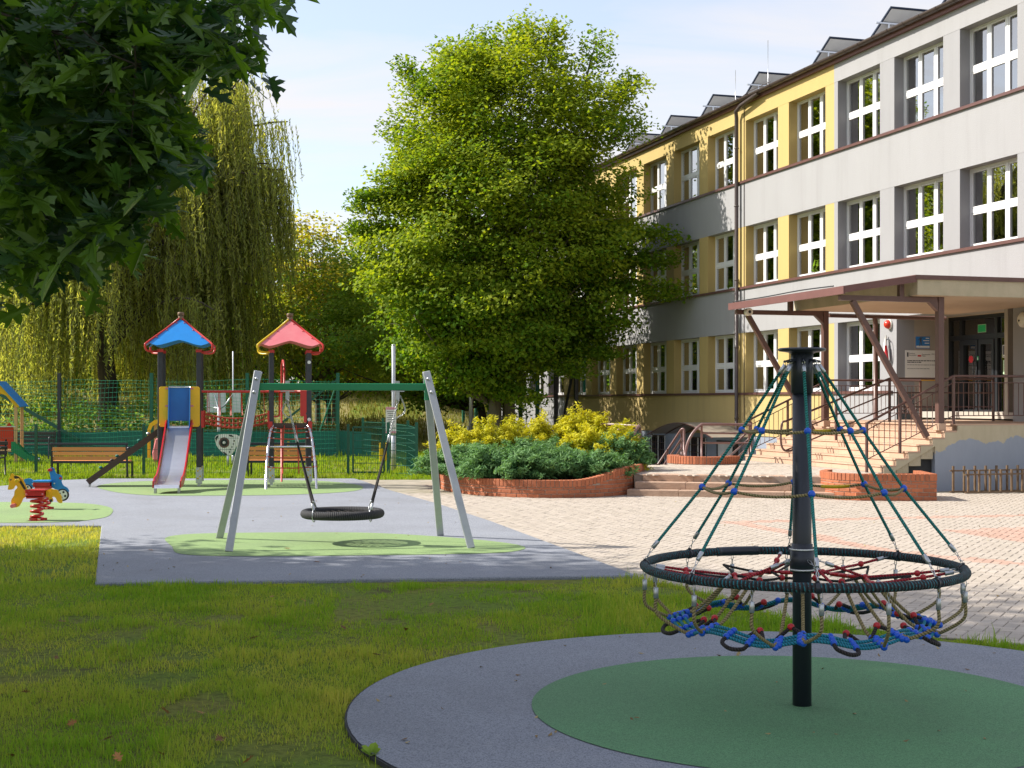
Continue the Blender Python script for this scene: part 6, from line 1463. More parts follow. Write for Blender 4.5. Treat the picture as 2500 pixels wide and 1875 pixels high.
for (a0, a1) in ((722, 795), (1178, 1290)): q0, q1 = g_((a0, 632)), g_((a1, 520)); b = MB(); b.plate([q0, (q1[0], q0[1]), q1, (q0[0], q1[1])], PN, 0.045); b.build('bracket', MT['blue_panel'], mo)
boss(mo, g_, PN, [(748, 575), (1238, 562)], 0.012, 'alu', 'bolt_cap', 0.026)
spring(mo, (MB0.x + g_((1000, 0))[0], MB0.y), 0.055, g_((0, 650))[1] + 0.03, 0.085, 4.2)
# ================================================================ BENCHES, FENCES, COURT, PLAYHOUSES, SMALL THINGS
def slat_bench(x, y, w, label, mt, frame='black_steel', facing=1):
    "seat towards +y (facing away from the viewer) when facing = 1"
    t = thing('park_bench', label, 'bench', (x, y, 0))
    for i in range(3):
        b = MB(); b.box((x, y - 0.02 * i * facing, 0.47 + 0.105 * i), (w - 0.06, 0.035, 0.085)); b.build('back_slat', MT[mt], t, bevel=0.006)
    b = MB(); b.box((x, y - 0.05 * facing, 0.79), (w, 0.05, 0.055)); b.box((x, y + 0.0, 0.385), (w, 0.05, 0.055)); b.build('back_frame', MT[frame], t, bevel=0.006)
    for i in range(3):
        b = MB(); b.box((x, y + facing * (0.09 + 0.13 * i), 0.40), (w - 0.06, 0.115, 0.035)); b.build('seat_slat', MT[mt], t, bevel=0.006)
    for sx in (-1, 1):
        b = MB(); b.bar((x + sx * (w / 2 - 0.03), y - 0.05 * facing, 0.80), (x + sx * (w / 2 - 0.03), y + 0.02 * facing, 0.0), 0.04, 0.04); b.bar((x + sx * (w / 2 - 0.03), y + 0.40 * facing, 0.38), (x + sx * (w / 2 - 0.03), y + 0.42 * facing, 0.0), 0.04, 0.04); b.bar((x + sx * (w / 2 - 0.03), y, 0.37), (x + sx * (w / 2 - 0.03), y + 0.42 * facing, 0.37), 0.04, 0.04); b.build('leg', MT[frame], t)
    return t
slat_bench((219 - CX) / F * 31.35, 31.35, 1.75, 'wooden bench with orange slats seen from behind, left of the climbing ramp', 'orange_wood')
slat_bench((686 - CX) / F * 31.6, 31.6, 1.56, 'wooden bench with orange slats seen from behind, under the arched net climber', 'orange_wood')
def iron_bench(x, y, w, label, rz=0.0):
    t = thing('park_bench', label, 'bench', (x, y, 0), rz); M0 = TR((x, y, 0), rz)
    def bx(name, c_, s, mt='brown_wood'): b = MB(); b.box(None, s, M=M0 @ Matrix.Translation(c_)); return b.build(name, MT[mt], t, bevel=0.005)
    for i in range(3): bx('back_slat', (0, 0.20 + 0.02 * i, 0.55 + 0.11 * i), (w, 0.035, 0.09), 'dark_panel')
    for i in range(3): bx('seat_slat', (0, -0.20 + 0.13 * i, 0.44), (w, 0.11, 0.035), 'dark_panel')
    for sx in (-1, 1):
        b = MB(); X = sx * (w / 2 - 0.05)
        b.tube([M0 @ Vector(q) for q in ((X, 0.26, 0.86), (X, 0.19, 0.42), (X, 0.22, 0.0))], 0.022, 8); b.tube([M0 @ Vector(q) for q in ((X, -0.28, 0.0), (X, -0.26, 0.45), (X, -0.26, 0.60))] + arc(M0 @ Vector((X, -0.26, 0.62)), M0 @ Vector((X, -0.24, 0.72)), M0 @ Vector((X, 0.20, 0.66)), 5), 0.022, 8); b.build('leg', MT['black_steel'], t)
iron_bench((119 - CX) / F * 44.6, 44.6 - 2.2, 1.75, 'dark slatted bench with iron armrests in front of the teal screen')
iron_bench((-42 - CX) / F * 33.2, 32.4, 1.6, 'dark slatted bench cut off by the picture edge beside the playhouse', 0.0)

# ---- low mesh fence with gate
def wire_panel(b, p, q, h0, h1, step=0.05, rows=(0.0, 0.28, 0.55, 0.82, 1.0), r=0.0035, r2=0.004):
    p, q = Vector(p), Vector(q); L = (q - p).length; n = max(2, int(L / step))
    for i in range(1, n): c_ = p.lerp(q, i / n); b.tube([c_ + BZ * h0, c_ + BZ * (h1 + 0.03)], r, 3, cap=False)
    for f in rows: b.tube([p + BZ * (h0 + (h1 - h0) * f), q + BZ * (h0 + (h1 - h0) * f)], r2, 4, cap=False)
FZ = 33.0
fx = [(v - CX) / F * FZ for v in (-440, -175, 88, 351, 604, 850)]
t = thing('mesh_fence', 'low dark green wire mesh fence on square posts behind the play tower', 'fence', (-8, FZ, 0))
for x in fx:
    b = MB(); b.box((x, FZ, 0.60), (0.06, 0.06, 1.20)); b.box((x, FZ, 1.205), (0.068, 0.068, 0.012)); b.build('post', MT['green_fence'], t)
for a, c_ in zip(fx[:-1], fx[1:]):
    b = MB(); wire_panel(b, (a + .03, FZ, 0), (c_ - .03, FZ, 0), 0.06, 1.06); b.build('mesh_panel', MT['green_fence'], t)
gx0, gx1 = (862 - CX) / F * FZ, (938 - CX) / F * FZ
t = thing('mesh_gate', 'closed dark green mesh gate in the low fence', 'gate', ((gx0 + gx1) / 2, FZ, 0))
b = MB()
for q in (((gx0, 0.07), (gx0, 1.14)), ((gx1, 0.07), (gx1, 1.14)), ((gx0, 0.07), (gx1, 0.07)), ((gx0, 1.14), (gx1, 1.14))): b.bar((q[0][0], FZ, q[0][1]), (q[1][0], FZ, q[1][1]), 0.04, 0.04)
b.build('gate_frame', MT['green_fence'], t); b = MB(); wire_panel(b, (gx0, FZ, 0), (gx1, FZ, 0), 0.08, 1.12, rows=(0.2, 0.37, 0.54, 0.71, 0.88), r2=0.008); b.build('mesh_panel', MT['green_fence'], t)
b = MB(); b.box((gx1 - 0.05, FZ - 0.03, 0.72), (0.05, 0.06, 0.16)); b.build('lock', MT['green_fence'], t)
gp_ = [Vector(((948 - CX) / F * 32.8, 32.8, 0)), Vector(((1017 - CX) / F * 32.6, 32.6, 0)), Vector(((996 - CX) / F * 36, 36, 0)), Vector(((935 - CX) / F * 41, 41, 0)), Vector(((886 - CX) / F * 42.6, 42.6, 0))]
t = thing('mesh_fence', 'green mesh fence panels right of the gate running back towards the court', 'fence', gp_[0])
for p in gp_: b = MB(); b.box((p.x, p.y, 0.63), (0.07, 0.07, 1.26)); b.build('post', MT['green_post'], t)
for a, c_ in zip(gp_[:-1], gp_[1:]): b = MB(); wire_panel(b, a, c_, 0.06, 1.12, rows=(0, 0.17, 0.34, 0.5, 0.67, 0.84, 1.0), r2=0.007); b.build('mesh_panel', MT['green_post'], t)

# ---- ball stop net with teal wind screen
NZ = 43.6
t = thing('ball_net_fence', 'tall green ball stop net on posts along the sports court', 'fence', (-12, NZ, 0))
nx = [(v - CX) / F * NZ for v in (-330, -90, 145, 370, 604, 825)]
for i, x in enumerate(nx): b = MB(); b.box((x, NZ, 1.32), (0.10, 0.10, 2.64)); b.build('post', MT['green_post'] if i != 2 else MT['black_steel'], t)
for q0_, q1_, w_b in (((nx[5], NZ, 2.45), (nx[4] + 0.4, NZ, 0.55), 0.06), ((nx[5], NZ + 0.05, 2.4), (nx[5] - 1.0, NZ + 1.4, 0.1), 0.05), ((nx[2] - 1.9, NZ, 2.0), (nx[2] + 0.6, NZ, 0.55), 0.09)): b = MB(); b.bar(q0_, q1_, w_b, w_b); b.build('brace', MT['green_fence'], t)
b = MB(); x = nx[0]
Zr = lambda x_: 2.50 - 0.10 * abs(math.sin((x_ - nx[0]) / (nx[1] - nx[0]) * math.pi))
while x < nx[5]:
    b.tube([(x + 0.03 * math.sin(h_ * 3 + x), NZ + 0.05 * math.sin(x * 2 + h_), h_) for h_ in np.linspace(0.05, Zr(x), 7)], 0.0036, 3, cap=False); x += 0.125
for h in np.arange(0.15, 2.45, 0.125): b.tube([(xx, NZ + 0.05 * math.sin(xx * 2 + h), min(h + 0.045 * math.sin(xx * 1.3 + h * 5), Zr(xx))) for xx in np.linspace(nx[0], nx[5], 60)], 0.0036, 3, cap=False)
b.build('net', MT['green_net'], t)
b = MB(); nn = 90; xx = np.linspace(nx[0], (905 - CX) / F * NZ, nn)
for i in range(nn - 1):
    y0, y1 = NZ + 0.16 + 0.03 * math.sin(xx[i] * 3), NZ + 0.16 + 0.03 * math.sin(xx[i + 1] * 3); z0, z1 = 0.80 + 0.02 * math.sin(xx[i] * 2), 0.80 + 0.02 * math.sin(xx[i + 1] * 2)
    b.quad((xx[i], y0, 0.02), (xx[i + 1], y1, 0.02), (xx[i + 1], y1, z1), (xx[i], y0, z0))
b.build('wind_screen', MT['teal_screen'], t)
# ---- court fence by the tall tree
t = thing('court_fence', 'tall court fence of green and black posts with dark netting under the big tree', 'fence', (2, 50, 0))
cp = [Vector((2.30, 50, 0)) + UV_ * (2.25 * i) for i in range(-0, 8)]
for i, p in enumerate(cp):
    b = MB(); b.box((p.x, p.y, 2.0), (0.13, 0.13, 4.0), FRZ); b.build('post', MT['dark_post'] if i < 2 else MT['green_post'], t)
b = MB(); b.bar(cp[0] + BZ * 3.4 + UV_ * 0.0, cp[1] + BZ * 0.3 - UV_ * 0.35, 0.08, 0.08); b.build('brace', MT['dark_post'], t)
b = MB(); Lc = (cp[-1] - cp[0]).length; s_ = 0.0
while s_ < Lc: b.tube([cp[0] + UV_ * s_ + BZ * 0.1, cp[0] + UV_ * s_ + BZ * 3.85], 0.003, 3, cap=False); s_ += 0.15
for h in np.arange(0.2, 3.9, 0.15): b.tube([cp[0] + BZ * (h - 0.0), cp[-1] + BZ * h], 0.003, 3, cap=False)
b.build('net', MT['dark_net'], t)
for (px_, Yp, h, lab) in ((1150, 52, 4.5, 'pale steel pole left of the tree trunk by the lime wall'),):
    t = thing('steel_pole', lab, 'pole', ((px_ - CX) / F * Yp, Yp, 0)); b = MB(); b.cyl(((px_ - CX) / F * Yp, Yp, 0), ((px_ - CX) / F * Yp, Yp, h), 0.075, 10); b.build('pole', MT['alu'], t)
    b = MB(); b.box(((px_ - 9 - CX) / F * Yp, Yp + .0, 0.75), (0.10, 0.10, 0.16)); b.build('junction_box', MT['white_panel'], t)

# ---- lamp post with notice, bin, poles
Yl = 35.0; xl = (961 - CX) / F * Yl
t = thing('steel_post', 'slim grey post with a tall notice beside the gate', 'post', (xl, Yl, 0)); b = MB(); b.cyl((xl, Yl, 0), (xl, Yl, 3.15), 0.05, 12); b.cyl((xl, Yl, 0), (xl, Yl, 0.9), 0.062, 12); b.build('pole', MT['galv'], t)
b = MB(); b.cyl((xl, Yl, 3.15), (xl, Yl, 3.18), 0.055, 12); b.build('cap', MT['galv'], t)
t = thing('notice_board', 'tall narrow white notice with pink bands on the slim grey post', 'sign', (xl, Yl - 0.06, 1.2)); b = MB(); b.box((xl - 0.06, Yl - 0.07, 1.28), (0.26, 0.012, 0.66)); pl_ = b.build('board', MT['sign_white'], t)
for h_, hh_ in ((1.575, 0.06), (0.98, 0.05)): b = MB(); b.box((xl - 0.06, Yl - 0.078, h_), (0.25, 0.004, hh_)); b.build('band', MT['sign_pink'], t)
b = MB()
for i in range(9): b.box((xl - 0.06 + 0.02 * ((i * 7) % 3 - 1), Yl - 0.078, 1.50 - 0.052 * i), (0.17, 0.003, 0.012))
b.build('print', MT['sign_text'], t)
Yb = 39.5; xb = (940 - CX) / F * Yb
t = thing('litter_bin', 'yellow litter bin behind the mesh gate', 'bin', (xb, Yb, 0)); b = MB()
for sx in (-1, 1): b.box((xb + sx * 0.10, Yb, 0.30), (0.10, 0.30, 0.50))
b.box((xb, Yb + 0.02, 0.30), (0.10, 0.28, 0.46)); b.build('body', MT['yellow_steel'], t, bevel=0.01); b = MB(); b.bar((xb, Yb, 0.0), (xb, Yb, 0.06), 0.08, 0.08); b.box((xb, Yb, 0.56), (0.32, 0.32, 0.02)); b.build('lid', MT['yellow_steel'], t)
Yp = 46; xp = (569 - CX) / F * Yp
t = thing('steel_pole', 'thin grey pole rising behind the rope bridge', 'pole', (xp, Yp, 0)); b = MB(); b.cyl((xp, Yp, 0), (xp, Yp, 3.4), 0.025, 8); b.build('pole', MT['alu'], t)
# ---- basketball board from behind
Yk = 45.0; q0 = (535 - CX) / F * Yk
t = thing('basketball_hoop', 'pale basketball backboard on a grey pole seen through the rope bridge', 'basketball hoop', (q0, Yk, 0))
b = MB(); b.box((q0 - 0.24, Yk + 0.7, 1.72), (0.62, 0.03, 0.66)); b.box((q0 + 0.42, Yk + 0.7, 1.72), (0.28, 0.03, 0.66)); b.build('backboard', MT['panel_back'], t)
b = MB(); b.cyl((q0, Yk, 0), (q0, Yk, 1.55), 0.065, 10); b.tube([(q0, Yk, 1.35), (q0 - 0.03, Yk, 1.55), (q0 - 0.28, Yk + 0.6, 1.95)], 0.03, 8); b.tube([(q0, Yk, 1.5), (q0 + 0.12, Yk + 0.3, 1.62), (q0 + 0.3, Yk + 0.62, 1.95)], 0.03, 8); b.tube([(q0 - 0.55, Yk + 0.5, 1.58), (q0, Yk + 0.3, 1.52)], 0.02, 8); b.build('pole', MT['galv'], t)
# ---- white toy panel with orange ring
Yw = 37.5; c0 = at(556, 1088, Yw)
t = thing('toy_board', 'white rounded play panel with black patches and an orange ring behind the fence', 'play panel', (c0.x, Yw, 0)); PMw = basis(Vector((1, 0, 0)), BZ, Vector((0, -1, 0)), c0); kw = Yw / F / 3.318
w_ = lambda q: ((q[0] - 683) * kw, (1155 - q[1]) * kw)
b = MB(); b.plate(sm2([w_(q) for q in ((580, 1090), (610, 1065), (680, 1062), (745, 1066), (775, 1080), (790, 1110), (760, 1150), (735, 1200), (705, 1232), (665, 1228), (620, 1190), (592, 1150))]), PMw, 0.03); b.build('panel', MT['white_panel'], t)
b = MB()
for q in (((582, 1092), (600, 1072), (612, 1074), (596, 1105), (590, 1125)), ((690, 1066), (715, 1068), (735, 1085), (700, 1080)), ((640, 1205), (660, 1208), (685, 1232), (665, 1230)), ((700, 1180), (708, 1180), (708, 1192), (700, 1192)), ((695, 1200), (704, 1200), (704, 1212), (695, 1212)), ((715, 1160), (722, 1160), (722, 1172), (715, 1172)), ((725, 1135), (733, 1135), (733, 1147), (725, 1147)), ((732, 1110), (740, 1110), (740, 1122), (732, 1122))): b.plate([w_(v) for v in q], PMw @ Matrix.Translation((0, 0, 0.017)), 0.006)
b.build('patch', MT['tyre'], t)
x, y = w_((655, 1130)); cc = PMw @ Vector((x, y, 0.0)); n_ = Vector((0, -1, 0))
b = MB(); b.cyl(cc, cc + n_ * 0.022, 0.142, 24); b.build('ring', MT['flash_red'], t); b = MB(); b.cyl(cc, cc + n_ * 0.027, 0.10, 20); b.build('ring_core', MT['tyre'], t); b = MB(); b.cyl(cc, cc + n_ * 0.032, 0.04, 12); b.build('hub', MT['white_panel'], t)
b = MB(); b.cyl((c0.x, Yw + 0.02, 0), (c0.x, Yw + 0.02, 0.3), 0.035); b.cyl((c0.x + 0.12, Yw + 0.1, 0), (c0.x + 0.12, Yw + 0.1, 0.3), 0.035); b.build('support', MT['galv'], t)
# ---- yellow bars behind the second bench
Yy = 38.5
t = thing('climbing_bars', 'low yellow tube bars behind the bench under the net climber', 'play bars', at(652, 1120, Yy).to_2d().to_3d())
b = MB(); b.tube([at(606, 1118, Yy)] + [at(606, 1086, Yy), at(612, 1083, Yy), at(680, 1086, Yy), at(688, 1090, Yy), at(688, 1125, Yy)], 0.026, 8); b.tube([at(622, 1118, Yy), at(622, 1098, Yy)] + arc(at(623, 1094, Yy), at(626, 1090, Yy), at(636, 1090, Yy), 4) + [at(672, 1092, Yy), at(676, 1120, Yy)], 0.026, 8); b.tube([at(705, 1122, Yy), at(704, 1078, Yy)], 0.035, 8); b.build('bar', MT['yellow_steel'], t)
# ---- playhouse at the left edge
YH = 39.0; hx0 = (-45 - CX) / F * YH; hx1 = (37 - CX) / F * YH; hc = (hx0 + hx1) / 2
t = thing('playhouse', 'small playhouse with blue roof, yellow gable and red panel at the picture edge', 'playhouse', (hc, YH, 0))
for x in (hx0, hx1):
    for dy in (0, 0.9): b = MB(); b.box((x, YH + dy, 0.82), (0.085, 0.085, 1.64)); b.build('post', MT['pine_wood'], t, bevel=0.006)
hw = (hx1 - hx0) / 2; gb = 1.60; ga = 2.28
gab = [(-hw - 0.12, gb + 0.02), (-hw - 0.05, gb - 0.02), (-hw + 0.10, gb + 0.12), (-hw * 0.45, gb + 0.32), (0, gb + 0.40), (hw * 0.45, gb + 0.32), (hw - 0.10, gb + 0.12), (hw + 0.05, gb - 0.02), (hw + 0.12, gb + 0.02), (0, ga)]
for dy in (-0.06, 0.96): b = MB(); b.plate(gab, basis(Vector((1, 0, 0)), BZ, Vector((0, -1, 0)), (hc, YH + dy, 0)), 0.03); b.build('gable', MT['yellow_panel'], t)
for sg in (-1, 1):
    b = MB(); b.bar((hc + sg * (hw + 0.16), YH + 0.45, gb + 0.0), (hc - sg * 0.0, YH + 0.45, ga + 0.03), 1.20, 0.03, up=(0, 0, 1)); b.build('roof_panel', MT['blue_panel'], t)
b = MB(); b.plate([(-hw + 0.06, 0.42), (hw - 0.06, 0.42), (hw - 0.06, 1.02), (hw - 0.10, 1.05), (hw - 0.18, 1.16), (hw - 0.26, 1.05), (-hw + 0.06, 1.02)], basis(Vector((1, 0, 0)), BZ, Vector((0, -1, 0)), (hc, YH, 0)), 0.025); b.build('front_panel', MT['siren'], t)
b = MB(); b.box((hc, YH - 0.02, 1.045), (2 * hw, 0.05, 0.03)); b.build('shelf', MT['alu'], t); b = MB(); b.box((hc, YH + 0.45, 0.36), (2 * hw + 0.1, 1.0, 0.05)); b.build('deck', MT['pine_wood'], t)
for sg in (0, 0.36):
    b = MB(); b.plate([(0, 0.62), (0.10, 0.62), (0.42, 0.28), (0.62, 0.18), (0.72, 0.18), (0.74, 0.08), (0.6, 0.06), (0.36, 0.12), (0, 0.36)], basis(Vector((1, 0, 0)), BZ, Vector((0, -1, 0)), (hx1 - 0.12, YH - 0.05 + sg, 0.0)), 0.025); b.build('slide_side', MT['green_beam'], t)
b = MB(); b.quad((hx1 - .1, YH - 0.04, 0.42), (hx1 - .1, YH + 0.30, 0.42), (hx1 + 0.35, YH + 0.30, 0.16), (hx1 + 0.35, YH - 0.04, 0.16)); b.quad((hx1 + .35, YH - 0.04, 0.16), (hx1 + .35, YH + 0.30, 0.16), (hx1 + 0.62, YH + 0.30, 0.12), (hx1 + 0.62, YH - 0.04, 0.12)); b.tube([(hx1 + 0.25, YH + 0.13, 0.12), (hx1 + 0.62, YH + 0.13, 0.10)], 0.05, 8); b.build('slide', MT['slide_steel'], t)
t.matrix_basis = TR((hc, YH, 0), R(9))
# ---- playhouse behind the slide
YH = 39.5; xh = (386 - CX) / F * YH
t = thing('playhouse', 'small yellow and teal playhouse with red slide half hidden behind the blue tower', 'playhouse', (xh, YH, 0))
b = MB(); b.plate([(-0.20, 0.15), (-0.28, 0.15), (-0.28, 0.95), (-0.22, 1.12), (-0.08, 1.22), (0.2, 1.24), (0.2, 1.14), (-0.02, 1.12), (-0.14, 1.05), (-0.20, 0.9)], basis(Vector((1, 0, 0)), BZ, Vector((0, -1, 0)), (xh - 0.02, YH, 0)), 0.03); b.build('arch_panel', MT['yellow_panel'], t)
b = MB(); b.box((xh - 0.36, YH + 0.05, 0.6), (0.12, 0.04, 0.9)); b.build('side_panel', MT['teal_screen'], t)
for dx in (-0.1, 0.22, 0.42): b = MB(); b.box((xh + dx, YH + 0.1, 0.55), (0.07, 0.07, 1.1)); b.build('post', MT['pine_wood'], t)
b = MB(); b.plate([(-0.17, 0.08), (0.06, 0.08), (0.10, 0.60), (0.02, 0.72), (-0.10, 0.70), (-0.19, 0.3)], basis(Vector((1, 0, 0)), BZ, Vector((0, -1, 0)), (xh + 0.06, YH - 0.1, 0)), 0.12); b.build('slide', MT['red_panel'], t, bevel=0.03)
b = MB(); b.box((xh + 0.36, YH, 0.62), (0.4, 0.05, 0.05)); b.box((xh + 0.36, YH, 0.12), (0.5, 0.05, 0.04)); b.build('rail', MT['blue_panel'], t); b = MB(); b.box((xh + 0.36, YH - 0.02, 0.17), (0.5, 0.06, 0.05)); b.build('kick_bar', MT['red_plastic'], t)
# ================================================================ TREES AND PLANTS
def leaf_cloud(C, per, spread, L, Wd, up=0.6, outc=None, rng_=None, ctint=None, tj=0.18, droop=0.0, fold=0.25, dirbias=None):
    """diamond leaves round cluster centres C (N,3): returns verts, faces, tints"""
    r = rng_ or rng; N = len(C) * per
    c = np.repeat(C, per, 0); g_ = r.normal(0, 1, (N, 3)); g_ /= np.maximum(1.0, np.linalg.norm(g_, axis=1, keepdims=True) / 2.1); p = c + g_ * np.asarray(spread)
    n = r.normal(0, 1, (N, 3)); n[:, 2] = np.abs(n[:, 2]) * 0.6 + up
    if outc is not None:
        o = p - np.asarray(outc); o /= np.linalg.norm(o, axis=1, keepdims=True) + 1e-6; n += o * 0.7
    n /= np.linalg.norm(n, axis=1, keepdims=True)
    d = r.normal(0, 1, (N, 3)); d[:, 2] -= droop
    if dirbias is not None: d += np.repeat(dirbias, per, 0)
    d -= n * (d * n).sum(1, keepdims=True); d /= np.linalg.norm(d, axis=1, keepdims=True) + 1e-6
    s = np.cross(n, d); sc_ = (0.65 + 0.6 * r.random(N))[:, None]
    l = L * sc_; w = Wd * sc_
    V = np.empty((N, 4, 3)); V[:, 0] = p - d * l * 0.5; V[:, 2] = p + d * l * 0.5
    V[:, 1] = p + s * w * 0.5 - n * w * fold; V[:, 3] = p - s * w * 0.5 - n * w * fold
    b4 = np.arange(N)[:, None] * 4
    Fc = np.concatenate([b4 + np.array([[0, 1, 2]]), b4 + np.array([[0, 2, 3]])], 0)
    ct = ctint if ctint is not None else r.random(len(C))
    t = np.clip(np.repeat(ct, per) + r.normal(0, tj, N), 0, 1)
    return V.reshape(-1, 3), Fc, np.tile(t, 2)
def add_np(name, V, Fc, t, m, parent, kind=None):
    w = wm(parent).inverted(); A = np.array(w); V = V @ A[:3, :3].T + A[:3, 3]
    me = np_mesh(name, V, Fc, t, [m]); o = bpy.data.objects.new(name, me); COL.objects.link(o)
    if parent is not None: o.parent = parent
    WM[o.name] = wm(parent)
    if kind: o['kind'] = kind
    return o
def limb(b, p, q, r0, r1, bend, n=6, sides=6):
    p, q = Vector(p), Vector(q); m_ = (p + q) / 2 + Vector(bend); P = arc(p, m_, q, n); b.tube(P, r0, sides, rr=[r0 + (r1 - r0) * i / n for i in range(n + 1)])
def crown_tree(name, label, base, prof, cx, depth, trunk_r, ncl, per, spread, L, Wd, lm, bark, seed, cat='tree', group=None, nl=40, trunks=((0, 0),), up=0.6, low=None, sparse=0.0, shell=0.5, limb_r=0.07, tilt=0.0, lobe=1.0, lobk=0.8):
    """prof: list of (height, radius); cx(h): crown centre offset in x; clusters biased to the shell, limbs reach into the clumps"""
    r = np.random.default_rng(seed); x0, y0, z0 = base; H = np.array([q[0] for q in prof]); Rr = np.array([q[1] for q in prof])
    t = thing(name, label, cat, (x0, y0, z0), 0, group)
    w = np.interp(np.linspace(H[0], H[-1], 200), H, Rr) ** 1.6 + 0.05; hs_ = r.choice(np.linspace(H[0], H[-1], 200), ncl, p=w / w.sum()) + r.normal(0, 0.1, ncl)
    Rh = np.interp(hs_, H, Rr); a = r.random(ncl) * 2 * np.pi; lump = 1 + 0.16 * np.sin(a * 3 + hs_ * 1.1 + seed) + 0.10 * np.sin(a * 5 - hs_ * 1.7)
    rr = Rh * lump * (shell + (1 - shell) * r.random(ncl) ** 0.5)
    cxa = np.array([cx(h) for h in hs_]); C = np.stack([x0 + cxa + rr * np.cos(a), y0 + rr * np.sin(a) * depth, z0 + hs_ - tilt * rr], 1)
    top = H[-1]
    nlob = max(12, ncl // 11); lob = C[r.choice(ncl, nlob, replace=False)]; ld = r.integers(0, nlob, ncl); ctr = np.array([x0, y0, 0.0])
    offs = r.normal(0, 1, (ncl, 3)) * np.array([0.66, 0.66, 0.36]) * lobe; k_in = (r.random(ncl) < lobk)[:, None]
    C = np.where(k_in, lob[ld] + offs, C); hs_ = C[:, 2] - z0; lt = r.normal(0, 0.16, nlob)
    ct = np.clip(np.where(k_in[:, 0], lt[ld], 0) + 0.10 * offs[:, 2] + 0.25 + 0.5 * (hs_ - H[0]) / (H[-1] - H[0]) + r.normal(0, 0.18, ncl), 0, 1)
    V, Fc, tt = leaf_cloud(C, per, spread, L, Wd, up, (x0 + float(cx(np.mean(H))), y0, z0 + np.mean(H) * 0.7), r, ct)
    add_np('crown', V, Fc, tt, lm, t)
    for (dx, dy) in trunks:
        b = MB(); hh = top * 0.82; P = [Vector((x0 + dx, y0 + dy, z0 - 0.2)), Vector((x0 + dx * 1.05, y0 + dy, z0 + 0.25)), Vector((x0 + dx * 1.1, y0 + dy, z0 + 1.5)), Vector((x0 + dx * 1.3 + cx(hh * 0.45) * 0.4, y0 + dy, z0 + hh * 0.45)), Vector((x0 + dx * 1.6 + cx(hh) * 0.8, y0 + dy, z0 + hh))]
        P = catmull(P, 5); n = len(P); b.tube(P, trunk_r, 12, rr=[trunk_r * (1.45 if i < 3 else (1 - 0.9 * (i / (n - 1)) ** 0.9)) for i in range(n)]); b.build('trunk', MT[bark], t)
    b = MB(); idx = r.choice(ncl, min(nl, ncl), replace=False)
    for i in idx:
        q = C[i]; d = trunks[i % len(trunks)]; hz = max(H[0] * 0.75, (q[2] - z0) - np.hypot(q[0] - x0, q[1] - y0) * 0.75 - 0.3)
        f = hz / top; limb(b, (x0 + d[0] * 1.2 + cx(hz) * 0.5, y0 + d[1], z0 + hz), q, limb_r * (1.2 - f), 0.012, (0, 0, -0.25), 5, 5)
        for k in range(2):
            e = q + r.normal(0, 1, 3) * np.array(spread) * 1.1; limb(b, q, e, 0.012, 0.005, (0, 0, 0.05), 2, 3)
    b.build('limbs', MT[bark], t)
    return t, C
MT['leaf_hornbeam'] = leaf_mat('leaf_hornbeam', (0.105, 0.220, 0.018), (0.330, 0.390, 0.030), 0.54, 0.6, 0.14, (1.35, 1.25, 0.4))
MT['leaf_dark'] = leaf_mat('leaf_dark', (0.115, 0.225, 0.024), (0.290, 0.350, 0.036), 0.54, 0.6, 0.15)
MT['leaf_maple'] = leaf_mat('leaf_maple', (0.190, 0.290, 0.034), (0.54, 0.42, 0.042), 0.54, 0.6, 0.15)
MT['leaf_bright'] = leaf_mat('leaf_bright', (0.165, 0.330, 0.042), (0.320, 0.450, 0.075), 0.56, 0.6, 0.15)
MT['leaf_bg'] = leaf_mat('leaf_bg', (0.115, 0.225, 0.036), (0.270, 0.350, 0.070), 0.54, 0.6, 0.15)
MT['leaf_willow'] = leaf_mat('leaf_willow', (0.290, 0.350, 0.100), (0.550, 0.540, 0.160), 0.62, 0.6, 0.15, (1.3, 1.2, 0.45))
MT['leaf_oak'] = leaf_mat('leaf_oak', (0.020, 0.056, 0.040), (0.110, 0.195, 0.024), 0.45, 0.36, 0.5, (1.7, 1.9, 0.4))
MT['juniper'] = leaf_mat('juniper', (0.055, 0.165, 0.055), (0.170, 0.310, 0.110), 0.32, 0.6, 0.25)
MT['juniper_gold'] = leaf_mat('juniper_gold', (0.30, 0.36, 0.015), (0.62, 0.57, 0.022), 0.36, 0.6, 0.25, (1.2, 1.1, 0.4))

# tall hornbeam in front of the school
prof_h = [(2.3, 1.0), (2.9, 2.3), (4.1, 3.4), (5.6, 4.2), (7.1, 4.45), (8.5, 4.25), (9.8, 4.0), (11.1, 3.75), (12.3, 3.2), (13.3, 2.3), (14.2, 1.0), (14.7, 0.3)]
cxh = lambda h: float(np.interp(h, [2, 4, 6, 9, 12, 15], [-0.6, -0.2, 0.05, 0.30, 0.35, 0.3]))
tH, Ch = crown_tree('hornbeam_tree', 'tall round crowned green tree in front of the yellow school facade', (-0.42, 48.0, 0), prof_h, cxh, 0.80, 0.42, 1850, 84, (0.40, 0.40, 0.18), 0.165, 0.105, MT['leaf_hornbeam'], 'bark_grey', 21, nl=110, lobe=0.70, lobk=0.55, trunks=((-0.15, 0), (0.28, 0.3)), up=0.8, shell=0.30, limb_r=0.085, tilt=0.06)
